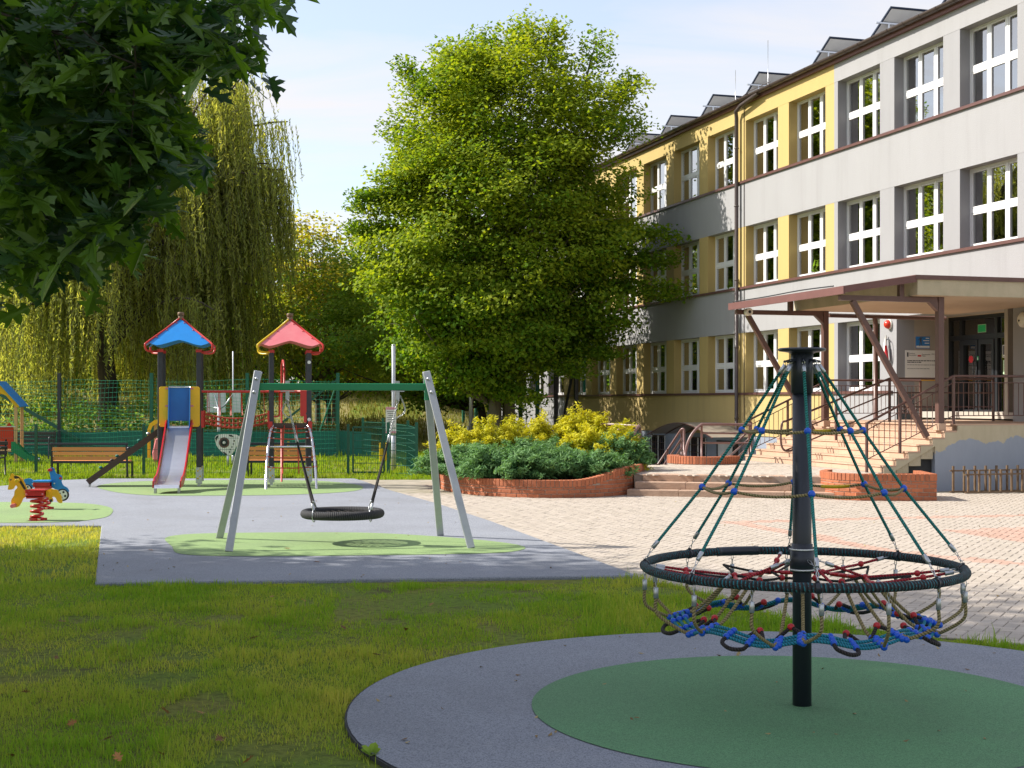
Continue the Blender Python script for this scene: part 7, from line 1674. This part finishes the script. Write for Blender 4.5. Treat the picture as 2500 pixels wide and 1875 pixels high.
# low side branches reaching across the facade and top spires
r_ = np.random.default_rng(4)
def branch_run(parent, A, B, n, per, spread, L, Wd, lm, seed, drop=0.0):
    r = np.random.default_rng(seed); A, B = np.array(A), np.array(B); f = np.linspace(0.05, 1, n)[:, None]; C = A + (B - A) * f + r.normal(0, 0.12, (n, 3)); C[:, 2] -= drop * f[:, 0] ** 2
    V, Fc, tt = leaf_cloud(C, per, spread, L, Wd, 1.0, None, r, np.clip(r.normal(0.3, 0.15, n), 0, 1)); add_np('foliage', V, Fc, tt, lm, parent)
    b = MB(); b.tube([Vector(A)] + [Vector(c_) for c_ in C[::3]], 0.03, 4, rr=[0.05] + [0.035 * (1 - i / len(C[::3])) + 0.006 for i in range(len(C[::3]))]); b.build('limb', MT['bark_grey'], parent)
for (p, q, Yq, n, sp) in (((1330, 860), (1492, 858), 46.9, 26, (0.30, 0.35, 0.09)), ((1400, 690), (1655, 708), 46.6, 30, (0.30, 0.4, 0.10)), ((1380, 650), (1640, 625), 47.0, 26, (0.28, 0.4, 0.11)), ((1350, 760), (1530, 790), 46.5, 22, (0.3, 0.4, 0.12)), ((1260, 860), (1420, 905), 46.4, 24, (0.28, 0.35, 0.10)), ((1450, 560), (1640, 570), 47.0, 22, (0.3, 0.4, 0.13)),
                            ((1180, 940), (1300, 960), 46, 18, (0.3, 0.3, 0.12)), ((1270, 160), (1285, 40), 48, 10, (0.34, 0.35, 0.28)), ((1345, 170), (1360, 62), 48, 9, (0.3, 0.3, 0.28)), ((1440, 190), (1462, 95), 48, 9, (0.34, 0.3, 0.28)), ((1110, 200), (1095, 110), 48, 9, (0.34, 0.3, 0.28)), ((1190, 160), (1180, 75), 48, 9, (0.34, 0.3, 0.28)), ((1030, 330), (960, 300), 48, 10, (0.36, 0.3, 0.25)), ((1500, 330), (1570, 290), 48, 10, (0.36, 0.3, 0.25)), ((1060, 260), (985, 150), 48, 14, (0.25, 0.3, 0.18)), ((1500, 250), (1556, 190), 48, 12, (0.2, 0.3, 0.2)), ((960, 470), (868, 490), 47.3, 14, (0.25, 0.3, 0.12)), ((960, 560), (862, 552), 47.3, 14, (0.25, 0.3, 0.12))):
    branch_run(tH, at(*p, 47.6), at(*q, Yq), n, 75, sp, 0.155, 0.095, MT['leaf_hornbeam'], int(p[0] + q[1]), 0.1)
# second, darker tree behind it to the left
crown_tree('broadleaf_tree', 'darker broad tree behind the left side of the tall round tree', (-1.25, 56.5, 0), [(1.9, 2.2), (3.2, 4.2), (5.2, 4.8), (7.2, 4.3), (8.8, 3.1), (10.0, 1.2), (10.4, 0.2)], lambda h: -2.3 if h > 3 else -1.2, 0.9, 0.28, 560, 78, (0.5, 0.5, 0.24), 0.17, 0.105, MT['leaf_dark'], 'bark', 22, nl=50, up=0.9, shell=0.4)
# yellowing maple
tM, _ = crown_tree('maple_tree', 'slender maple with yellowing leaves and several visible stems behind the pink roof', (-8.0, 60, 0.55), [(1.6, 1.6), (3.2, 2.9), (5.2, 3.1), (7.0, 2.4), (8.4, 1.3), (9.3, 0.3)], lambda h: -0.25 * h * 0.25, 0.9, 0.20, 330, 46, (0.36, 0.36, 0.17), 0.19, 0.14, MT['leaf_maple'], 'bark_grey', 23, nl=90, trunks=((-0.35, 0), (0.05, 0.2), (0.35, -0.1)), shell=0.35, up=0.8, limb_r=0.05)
b = MB()
for k in range(16):
    q = at(640 + 22 * k + 9 * math.sin(k * 5), 545 + 26 * math.sin(k * 2.3) + 10, 60); b.tube([q - Vector((0.1 * math.sin(k), 0, 2.2)), q], 0.02, 4, rr=[0.028, 0.006])
b.build('bare_twigs', MT['bark_grey'], tM)
# bright trees beyond the slope, and dark ones behind the willow: each a tree
for (px_, Yt, top, rad, lm, lab, sd) in ((640, 72, 8.6, 2.8, 'leaf_bright', 'bright green tree on the slope between the two tower roofs', 31), (560, 84, 9.4, 4.0, 'leaf_bright', 'pale green tree far behind the rope bridge beside the willow', 32), (900, 74, 8.8, 3.6, 'leaf_maple', 'yellow green tree far behind the green swing beam', 33),
                                        (1010, 80, 7.0, 3.4, 'leaf_bg', 'dark bushy tree on the slope by the lime building', 34), (60, 66, 8.5, 4.2, 'leaf_bg', 'dark tree behind the willow at the picture edge', 35), (300, 76, 8.2, 4.0, 'leaf_bg', 'dark tree behind the willow trunk', 36), (-230, 70, 9.5, 4.6, 'leaf_bg', 'dark tree beyond the picture edge behind the playhouse', 37), (430, 88, 8.5, 3.8, 'leaf_bg', 'dark green tree on the slope behind the blue tower roof', 38), (755, 86, 8.2, 3.6, 'leaf_bright', 'light green tree far behind the maple stems', 39)):
    x = (px_ - CX) / F * Yt; z = float(hill_h(np.float64(x), np.float64(Yt)))
    crown_tree('broadleaf_tree', lab, (x, Yt, z - 0.05), [(0.5, rad * 0.7), (top * 0.3, rad), (top * 0.6, rad * 0.9), (top * 0.85, rad * 0.55), (top, 0.3)], lambda h: 0.0, 0.9, 0.2, 240, 60, (0.5, 0.5, 0.32), 0.26, 0.17, MT[lm], 'bark', sd, group='trees beyond the sports court', nl=26)
# far wood closing the view
N = 620; r = np.random.default_rng(77); X = -62 + 72 * r.random(N); Y = 93 + 14 * r.random(N); Hh = (4.6 + 2.2 * vnoise(X * 0.22 + 30, X * 0.0 + 2, 15)) ; Z = 1.6 + Hh * r.random(N) ** 0.75
V, Fc, tt = leaf_cloud(np.stack([X, Y, Z], 1), 60, (0.9, 0.9, 0.55), 0.42, 0.28, 0.7, None, r, np.clip(r.normal(0.4, 0.25, N), 0, 1))
o = add_np('far_wood', V, Fc, tt, MT['leaf_bg'], None, 'stuff'); tag(o, 'far green wood closing the view behind the slope', 'woods')
# undergrowth behind the ball net, left
N = 190; r = np.random.default_rng(78); X = -24 + 15 * r.random(N); Y = 47.2 + 3.2 * r.random(N); Z = 0.15 + 1.9 * r.random(N) ** 1.4 * (0.45 + 0.55 * vnoise(X * 0.5, X * 0 + 1, 16))
V, Fc, tt = leaf_cloud(np.stack([X, Y, Z], 1), 55, (0.35, 0.35, 0.22), 0.16, 0.10, 0.7, None, r, np.clip(r.normal(0.3, 0.2, N), 0, 1))
o = add_np('undergrowth', V, Fc, tt, MT['leaf_bg'], None, 'stuff'); tag(o, 'dark undergrowth behind the ball stop net under the willow', 'undergrowth')

# ---- weeping willow
WX, WY = (262 - CX) / F * 54, 54.0
wt = thing('weeping_willow', 'large weeping willow with long hanging yellow green strands behind the play tower', 'tree', (WX, WY, 0.3))
r = np.random.default_rng(91)
b = MB(); b.tube(catmull([(WX - .05, WY, 0.0), (WX, WY, 0.6), (WX + 0.05, WY, 2.0), (WX - 0.1, WY, 4.2), (WX + 0.25, WY, 6.5), (WX + 0.3, WY, 9.5)], 4), 0.4, 14, rr=[0.62, 0.56, 0.50, 0.45] + [0.42 - 0.014 * i for i in range(17)]); b.build('trunk', MT['bark'], wt)
strands = []; b = MB()
limbs_ = []
for i in range(84):
    a = r.random() * 2 * np.pi; reach = 2.2 + 5.6 * r.random() ** 0.7; hh = 6.0 + 9.4 * r.random() - 0.40 * max(0, reach - 4)
    limbs_.append((a, reach, hh))
for (tx, ty) in ((620, 175), (600, 215), (560, 190), (520, 150), (690, 420), (655, 405), (625, 430), (580, 420), (700, 455), (610, 520), (560, 560), (480, 330), (430, 200), (520, 420), (560, 300), (590, 330)):
    e = at(tx, ty, WY + r.normal(0, 1.6)); limbs_.append((math.atan2(e.y - WY, e.x - WX), math.hypot(e.x - WX, e.y - WY), e.z + 0.1))
for li_, (a, reach, hh) in enumerate(limbs_):
    q = Vector((WX + reach * math.cos(a), WY + reach * math.sin(a) * 0.85, hh)); p = Vector((WX, WY, min(hh - 1.5, 3.5 + 4.5 * r.random())))
    m_ = p.lerp(q, 0.55) + Vector((0, 0, 1.5 + 0.1 * reach)); P = arc(p, m_, q, 9); b.tube(P, 0.1, 5, rr=[0.13 - 0.0115 * k for k in range(10)])
    ns = int(26 + reach * 6) if li_ < 84 else int(70 + reach * 6)
    for k in range(ns):
        f = (0.35 + 0.65 * r.random() ** 0.7) if li_ < 84 else 0.55 + 0.45 * r.random() ** 0.8; i0 = min(int(f * 9), 8); c_ = P[i0].lerp(P[i0 + 1], f * 9 - i0) + Vector((r.normal(0, 0.32), r.normal(0, 0.32), r.normal(0, 0.1)))
        ln = min((1.5 + 4.6 * r.random()) * (0.8 if c_.z > 10 else 1.0), c_.z - 0.9 - 0.9 * r.random())
        if ln > 0.6 and c_.x < WX + 7.0: strands.append((np.array(c_), ln, r.normal(0, 0.05, 2) + 0.10 * np.array([math.cos(a), math.sin(a)])))
b.build('limbs', MT['bark'], wt)
LV, LF, LT = [], [], []; base_i = 0
C0_, D0_, T0_ = [], [], []
for (c_, ln, dr) in strands:
    n = int(ln / 0.085); s = np.linspace(0, 1, n); out = np.sin(s * 1.5) * 0.28
    P = np.stack([c_[0] + dr[0] * ln * s * 0.9 + out * dr[0] * 4 + 0.05 * np.sin(s * 5 + c_[1] * 7), c_[1] + dr[1] * ln * s * 0.9 + out * dr[1] * 4 + 0.05 * np.cos(s * 5 + c_[0] * 7), c_[2] - ln * s], 1)
    P += r.normal(0, 0.02, P.shape); C0_.append(P); T0_.append(np.full(n, np.clip(0.30 + r.normal(0, 0.22), 0, 1)))
P = np.concatenate(C0_); T_ = np.concatenate(T0_)
V, Fc, tt = leaf_cloud(P, 1, (0.02, 0.02, 0.02), 0.24, 0.055, 0.0, None, r, T_, 0.12, droop=2.2); add_np('crown', V, Fc, tt, MT['leaf_willow'], wt)
V = []; Fq = []
for P in C0_:
    k = P[::4]
    if len(k) < 2: continue
    b0 = len(V)
    for p in k: V += [(p[0] - 0.006, p[1], p[2]), (p[0] + 0.006, p[1], p[2])]
    for i in range(len(k) - 1): Fq.append((b0 + 2 * i, b0 + 2 * i + 1, b0 + 2 * i + 3, b0 + 2 * i + 2))
V = np.array(V); Fq = np.array(Fq); add_np('strands', V, Fq, np.full(len(Fq), 0.5), MT['twig'], wt)

# ---- the oak overhead: trunk and most of its crown stand left of the frame, one bough hangs into view
OX, OY = -8.6, 8.2
ok = thing('red_oak', 'oak with large lobed dark leaves hanging into the upper left', 'tree', (OX, OY, 0))
b = MB(); b.tube(catmull([(OX, OY, -0.1), (OX + .02, OY, 0.5), (OX + 0.1, OY, 2.5), (OX + 0.3, OY + 0.1, 5), (OX + 0.6, OY, 8.5)], 4), 0.3, 14, rr=[0.42, 0.38, 0.34, 0.31, 0.30, 0.29, 0.28, 0.27, 0.26, 0.24, 0.22, 0.20, 0.18, 0.15, 0.12, 0.09, 0.06]); b.build('trunk', MT['bark_grey'], ok)
half = [(0.0, 0.0), (0.012, 0.02), (0.02, 0.12), (0.10, 0.10), (0.20, 0.20), (0.17, 0.23), (0.13, 0.24), (0.075, 0.31), (0.20, 0.33), (0.36, 0.46), (0.30, 0.475), (0.31, 0.52), (0.22, 0.50), (0.10, 0.53), (0.20, 0.60), (0.31, 0.76), (0.24, 0.755), (0.21, 0.80), (0.14, 0.72), (0.085, 0.74), (0.12, 0.86), (0.06, 0.88), (0.0, 1.0)]
def oak_leaf(seed):
    r2 = random.Random(seed); b = MB(); curl = r2.uniform(-0.45, 0.50); cup = r2.uniform(0.05, 0.50); wv = r2.uniform(0, 6)
    for sg in (-1, 1):
        pts = []
        for (x, y) in half:
            x2 = x * r2.uniform(0.85, 1.12) if 0 < x else 0; y2 = y + (r2.uniform(-.012, .012) if 0 < y < 1 else 0)
            pts.append(Vector((sg * x2, y2, cup * x2 * (1 if sg > 0 else 1) - curl * y2 * y2 + 0.03 * math.sin(y2 * 9 + wv) * (x2 * 3))))
        b.poly(pts if sg > 0 else pts[::-1])
    b.tube([(0, -0.22, 0.02), (0, -0.02, 0.0)], 0.008, 4); b.cur = 0.5
    return b
oak_m = []
for s in range(6):
    b = oak_leaf(s); b.tint = [random.Random(s).uniform(0, 1)] * len(b.f); oak_m.append(b.mesh('leaf', MT['leaf_oak']))
REG = [(-40, -60), (700, -60), (672, 40), (610, 30), (520, 55), (560, 95), (640, 95), (662, 125), (630, 180), (585, 200), (520, 170), (470, 185), (430, 215), (455, 270), (500, 340), (515, 420), (500, 470), (420, 440), (400, 480), (440, 530), (420, 555), (330, 520), (345, 580), (330, 650), (300, 610), (250, 640), (262, 710), (200, 690), (130, 650), (105, 740), (40, 700), (-40, 690)]
r = np.random.default_rng(5); tips = []
def px_of(p): return CX + F * p.x / p.y, HY - F * (p.z - CH) / p.y
while len(tips) < 760:
    px_, py_ = -60 + 760 * r.random(), -80 + 830 * r.random()
    if not inpoly(px_, py_, REG): continue
    Yt = 6.0 + 3.2 * r.random(); tips.append((px_, py_, Yt))
for q in ((640, 150, 6.6), (655, 20, 6.5), (610, 110, 6.8), (500, 440, 6.9), (430, 540, 6.7), (340, 590, 6.6), (265, 700, 6.4), (110, 730, 6.8), (40, 690, 6.9), (575, 70, 6.6), (560, 185, 6.9), (515, 360, 7.0)): tips.append(q)
leafs = []
hub = [Vector((OX + 0.5, OY, 4.6)), Vector((OX + 0.5, OY, 6.2))]
b = MB(); sec = []
for k in range(9):
    px_, py_, Yt = tips[k * 60]; e = at(px_, py_, Yt); p = hub[k % 2]; m_ = p.lerp(e, 0.55) + Vector((0, 0, 0.7)); P = arc(p, m_, e, 14); sec.append(P); b.tube(P, 0.05, 6, rr=[0.045 - 0.0029 * i for i in range(15)])
b.tube(catmull([at(410, 85, 6.8), at(500, 40, 6.7), at(585, 2, 6.6), at(640, -30, 6.6)], 4), 0.008, 6)
b.build('limbs', MT['bark'], ok)
tw_ = MB(); use = {}
for (px_, py_, Yt) in tips:
    e = at(px_, py_, Yt); c_ = min((p for P in sec for p in P[5:] if use.get(tuple(p), 0) < 7), key=lambda v: (v - e).length, default=e); use[tuple(c_)] = use.get(tuple(c_), 0) + 1
    if 0.02 < (c_ - e).length < 0.8: tw_.tube([c_, (c_ + e) / 2 + Vector((0, 0, 0.06)), e], 0.004, 4, rr=[0.005, 0.004, 0.003])
    for k in range(int(4 + 4 * r.random())):
        az = r.random() * 2 * np.pi; dv = Vector((math.cos(az), math.sin(az), r.normal(-0.42, 0.38))).normalized(); up = Vector((r.normal(0, 0.45), r.normal(-0.12, 0.45), 1)); x = dv.cross(up).normalized(); z = x.cross(dv)
        s = 0.145 + 0.080 * r.random(); p = e + dv * 0.03 + Vector((r.normal(0, .035), r.normal(0, .035), r.normal(0, .035)))
        tq = px_of(p + dv * s * 0.95)
        if py_ > 0 and not inpoly(tq[0], tq[1], REG) and r.random() < 0.97: continue
        leafs.append((p.y, basis(x * s, dv * s, z * s, p + dv * s * 0.22), int(r.integers(0, 6)), p))
tw_.build('twigs', MT['twig'], ok, kind='stuff')
def inreg(p):
    X_, Y_ = px_of(p); return -60 < X_ < 760 and -100 < Y_ < 760
leafs.sort(key=lambda q: q[0]); vis = [q for q in leafs if inreg(q[3])]
for q in vis[:300]: inst('leaf', oak_m[q[2]], ok, q[1])
allv, allf, allt = [], [], []; off = 0
tri_cache = []
for me in oak_m:
    me.calc_loop_triangles(); vv = np.array([v.co[:] for v in me.vertices]); ff = np.array([t_.vertices[:] for t_ in me.loop_triangles]); tri_cache.append((vv, ff))
for q in vis[300:] + [q for q in leafs if not inreg(q[3])]:
    vv, ff = tri_cache[q[2]]; A = np.array(q[1]); allv.append(vv @ A[:3, :3].T + A[:3, 3]); allf.append(ff + off); off += len(vv); allt.append(np.full(len(ff), np.clip(r.normal(0.45, 0.3), 0, 1)))
add_np('foliage', np.concatenate(allv), np.concatenate(allf), np.concatenate(allt), MT['leaf_oak'], ok, 'stuff')
# the rest of the crown, left of and above the picture
N = 2300; C = []
while len(C) < N:
    p = np.array([OX - 1.8 + 4.2 * (2 * r.random() - 1), OY - 1.0 + 7.6 * (2 * r.random() - 1), 7.9 + 5.0 * (2 * r.random() - 1)])
    d = ((p[0] - OX + 1.8) / 4.2) ** 2 + ((p[1] - OY + 1.0) / 7.6) ** 2 + ((p[2] - 7.9) / 5.0) ** 2
    if d > 1 or d < 0.12: continue
    if p[1] > 0.5 and p[0] > -0.385 * p[1] - 0.9 and p[2] < CH + 0.30 * p[1] + 0.9: continue      # in view only where the bough hangs
    C.append(p)
V, Fc, tt = leaf_cloud(np.array(C), 30, (0.32, 0.32, 0.24), 0.22, 0.13, 0.7, None, r); add_np('crown', V, Fc, tt, MT['leaf_oak'], ok)
# the next tree in the row, outside the frame, whose shade falls on the lawn and the swing
crown_tree('broadleaf_tree', 'shade tree standing outside the picture in line with the oak', (-13.6, 12.5, 0), [(2.2, 3.0), (3.6, 4.3), (7.0, 4.5), (10.0, 4.2), (12.5, 3.0), (14.2, 0.6)], lambda h: 0.4, 1.0, 0.26, 900, 60, (0.45, 0.45, 0.3), 0.20, 0.13, MT['leaf_dark'], 'bark_grey', 51, nl=24, lobk=0.4)

# ---- junipers in the planter
def juniper(label, x, y, rx, ry, h, m, seed, n=170, z0=0.27, group=None):
    r = np.random.default_rng(seed); t = thing('juniper_shrub', label, 'shrub', (x, y, z0), 0, group); P = []; D = []; Tn = []; b = MB()
    for i in range(n):
        a = r.random() * 2 * np.pi; el = r.random() ** 0.6; out = np.array([math.cos(a) * rx, math.sin(a) * ry, 0.0]) * (0.25 + 0.75 * math.sqrt(1 - el * el * 0.85)) * (0.60 + 0.55 * r.random()); tip = np.array([x, y, z0 + 0.06]) + out + np.array([0, 0, h * (0.18 + 0.82 * el) * (0.55 + 0.6 * r.random())])
        base = np.array([x, y, z0]) + out * 0.25; mid = base * 0.45 + tip * 0.55 + np.array([0, 0, 0.10 * h]); s = np.linspace(0.35, 1.0, 13)[:, None]
        C = base * (1 - s) ** 2 + mid * 2 * s * (1 - s) + tip * s * s; C[:, 2] -= 0.10 * h * (s[:, 0] ** 4)
        P.append(C); dv = tip - base; dv /= np.linalg.norm(dv); D.append(np.repeat(dv[None] * 1.3, 13, 0)); Tn.append(np.clip(0.15 + 0.75 * s[:, 0] ** 2 * (0.6 + 0.4 * el) + r.normal(0, 0.12), 0, 1))
        if i % 6 == 0: b.tube([Vector(C[0]), Vector(C[5]), Vector(C[-1])], 0.008, 4, rr=[0.012, 0.008, 0.003])
    P = np.concatenate(P); D = np.concatenate(D); Tn = np.concatenate(Tn)
    V, Fc, tt = leaf_cloud(P, 9, (0.045, 0.045, 0.032), 0.105, 0.026, 0.5, (x, y, z0), r, Tn, 0.12, dirbias=D); add_np('foliage', V, Fc, tt, m, t); b.build('stems', MT['twig'], t)
JG, JY = MT['juniper'], MT['juniper_gold']
juniper('green spreading juniper spilling over the left end of the brick planter', -0.95, 26.9, 0.95, 0.95, 0.60, JG, 61)
juniper('green juniper in the front middle of the brick planter', 0.10, 26.15, 1.15, 0.95, 0.66, JG, 62, 240)
juniper('low green juniper in front where the brick rim rises', 1.30, 26.3, 1.05, 0.9, 0.52, JG, 63, 220)
juniper('green juniper under the curved end of the pipe rail', 2.15, 27.7, 0.62, 0.75, 0.72, JG, 64, 150, 0.40)
juniper('green juniper between the two golden groups', 0.50, 27.5, 0.85, 0.7, 0.72, JG, 65, 170)
juniper('golden juniper at the left of the planter, largest of the yellow ones', -0.40, 28.2, 1.10, 0.8, 1.22, JY, 66, 210)
juniper('small golden juniper tip left of the largest golden one', -1.05, 27.9, 0.7, 0.55, 0.80, JY, 67, 110)
juniper('golden juniper with the tallest upright tip beside the pipe rail', 1.50, 28.8, 0.75, 0.6, 1.32, JY, 68, 170)
juniper('broad golden juniper in front of the tallest golden one', 1.75, 27.7, 0.95, 0.6, 1.02, JY, 69, 170)
juniper('golden juniper rising against the white wall in the planter middle', 0.85, 28.9, 0.75, 0.6, 1.2, JY, 70, 140)
# ---- window plants, weed, fallen leaves
for (k, fl, lab) in ((3, 1, 'small leafy pot plant behind a grey bay window of the middle floor'), (5, 1, 'leafy pot plant behind a yellow bay window right of the downpipe')):
    s_ = S_R + BAY * k - 1.05; t = thing('pot_plant', lab, 'plant', FB(s_, -0.42, SILL[fl] + 0.05)); c_ = np.array([FB(s_, -0.42, SILL[fl] + 0.28)[:]])
    V, Fc, tt = leaf_cloud(c_, 40, (0.10, 0.05, 0.12), 0.26, 0.05, 0.2, None, np.random.default_rng(k), np.array([0.6]), droop=-1.0); add_np('leaf_tuft', V, Fc, tt, MT['leaf_bright'], t); b = MB(); b.lathe([(0.06, 0), (0.085, 0.12)], TR(FB(s_, -0.42, SILL[fl] + 0.03)), 12); b.build('pot', MT['siren'], t)
wp = gp(906, 1852); t = thing('weed_plant', 'broad leaved weed growing against the rim of the carousel pad', 'plant', (wp.x, wp.y, 0))
for k in range(7):
    a = k * 0.9 + 0.3; dv = Vector((math.cos(a), math.sin(a) * 0.8, 0.75 + 0.5 * math.sin(k * 2.1))).normalized(); x = dv.cross(Vector((0.1, -0.4, 1))).normalized(); z = x.cross(dv); L = 0.055 + 0.014 * (k % 3); b = MB()
    ol = [(0, 0), (0.22, 0.15), (0.36, 0.4), (0.3, 0.75), (0, 1.0), (-0.3, 0.75), (-0.36, 0.4), (-0.22, 0.15)]
    pts = [Vector((wp.x, wp.y, 0.02)) + x * (q[0] * L) + dv * (q[1] * L) + z * (0.25 * abs(q[0]) * L - 0.2 * q[1] ** 2 * L) for q in ol]; b.cur = 0.9; b.poly([pts[0], pts[1], pts[2], pts[3], pts[4]]); b.poly([pts[0], pts[4], pts[5], pts[6], pts[7]]); b.build('leaf', MT['leaf_bright'], t)
fl_pts = [(75, 1690), (105, 1685), (140, 1600), (250, 1808), (295, 1860), (385, 1835), (545, 1800), (555, 1802), (660, 1455), (735, 1462), (780, 1530), (830, 1528), (632, 1553), (670, 1555), (480, 1735), (990, 1540), (415, 1740), (30, 1840), (190, 1760), (590, 1865), (1050, 1480), (930, 1600), (340, 1560), (140, 1515)]
fm = []
for s in range(3):
    b = oak_leaf(40 + s); fm.append(b.mesh('fallen_leaf', MT['fallen']))
for i, q in enumerate(fl_pts):
    p = gp(*q, 0.033); s = 0.055 + 0.03 * r.random(); M_ = Matrix.Translation(p) @ Matrix.Rotation(r.random() * 6.3, 4, 'Z') @ Matrix.Rotation(r.normal(0, 0.45), 4, 'X') @ Matrix.Rotation(r.normal(0, 0.45), 4, 'Y') @ Matrix.Diagonal((s, s, s, 1))
    o = inst('fallen_leaf', fm[i % 3], None, M_); tag(o, ('curled brown fallen leaf on the lawn ' + ('just below the grey rubber edge' if q[1] < 1500 else 'beside the carousel pad' if q[0] > 880 else 'close to the picture bottom' if q[1] > 1820 else 'by the left picture edge' if q[0] < 160 else 'in the bare patch at left' if q[0] < 450 else 'in the middle of the shade')), 'leaf', 'fallen leaves on the lawn')
for q, lab in (((374, 1342), 'pale fallen leaf on the grey rubber left of the swing'), ((708, 1338), 'pale fallen leaf on the green patch under the swing'), ((781, 1371), 'brown fallen leaf on the grey rubber in front of the swing patch'), ((1562, 1746), 'brown fallen leaf on the green carousel disc')):
    p = gp(*q, 0.06); p.z = 0.044 if q[0] > 1500 else 0.052; s = 0.08 if q[0] < 1500 else 0.035; o = inst('fallen_leaf', fm[0], None, TR(p, 1.2, (s, s, s))); tag(o, lab, 'leaf')

# ---- leaf litter: tiny dry flakes blown over the rubber and the paving
r = np.random.default_rng(123); N = 260; y = 7 + 18 * r.random(N) ** 1.3; x = -0.36 * y + 0.74 * y * r.random(N)
k = ~clear_of(x, y); x, y = x[k], y[k]; z = np.where(inpoly_np(x, y, PAD), 0.046, np.where((x - CC[0]) ** 2 + (y - CC[1]) ** 2 < CRO ** 2, 0.038, 0.022))
kk = ~inpoly_np(x, y, HOLE) & ~((y > 24.2) & (x > -2)); C = np.stack([x, y, z], 1)[kk]
V, Fc, tt = leaf_cloud(C, 1, (0.001, 0.001, 0.001), 0.036, 0.020, 3.0, None, r, r.random(len(C)))
MT['litter'] = mat('litter', (0.16, 0.085, 0.03), 0.8, tint=(0.42, 0.33, 0.14)); o = add_np('leaf_litter', V, Fc, tt, MT['litter'], None, 'stuff'); tag(o, 'tiny dry leaf flakes blown over the rubber pads and the paving', 'leaf litter')
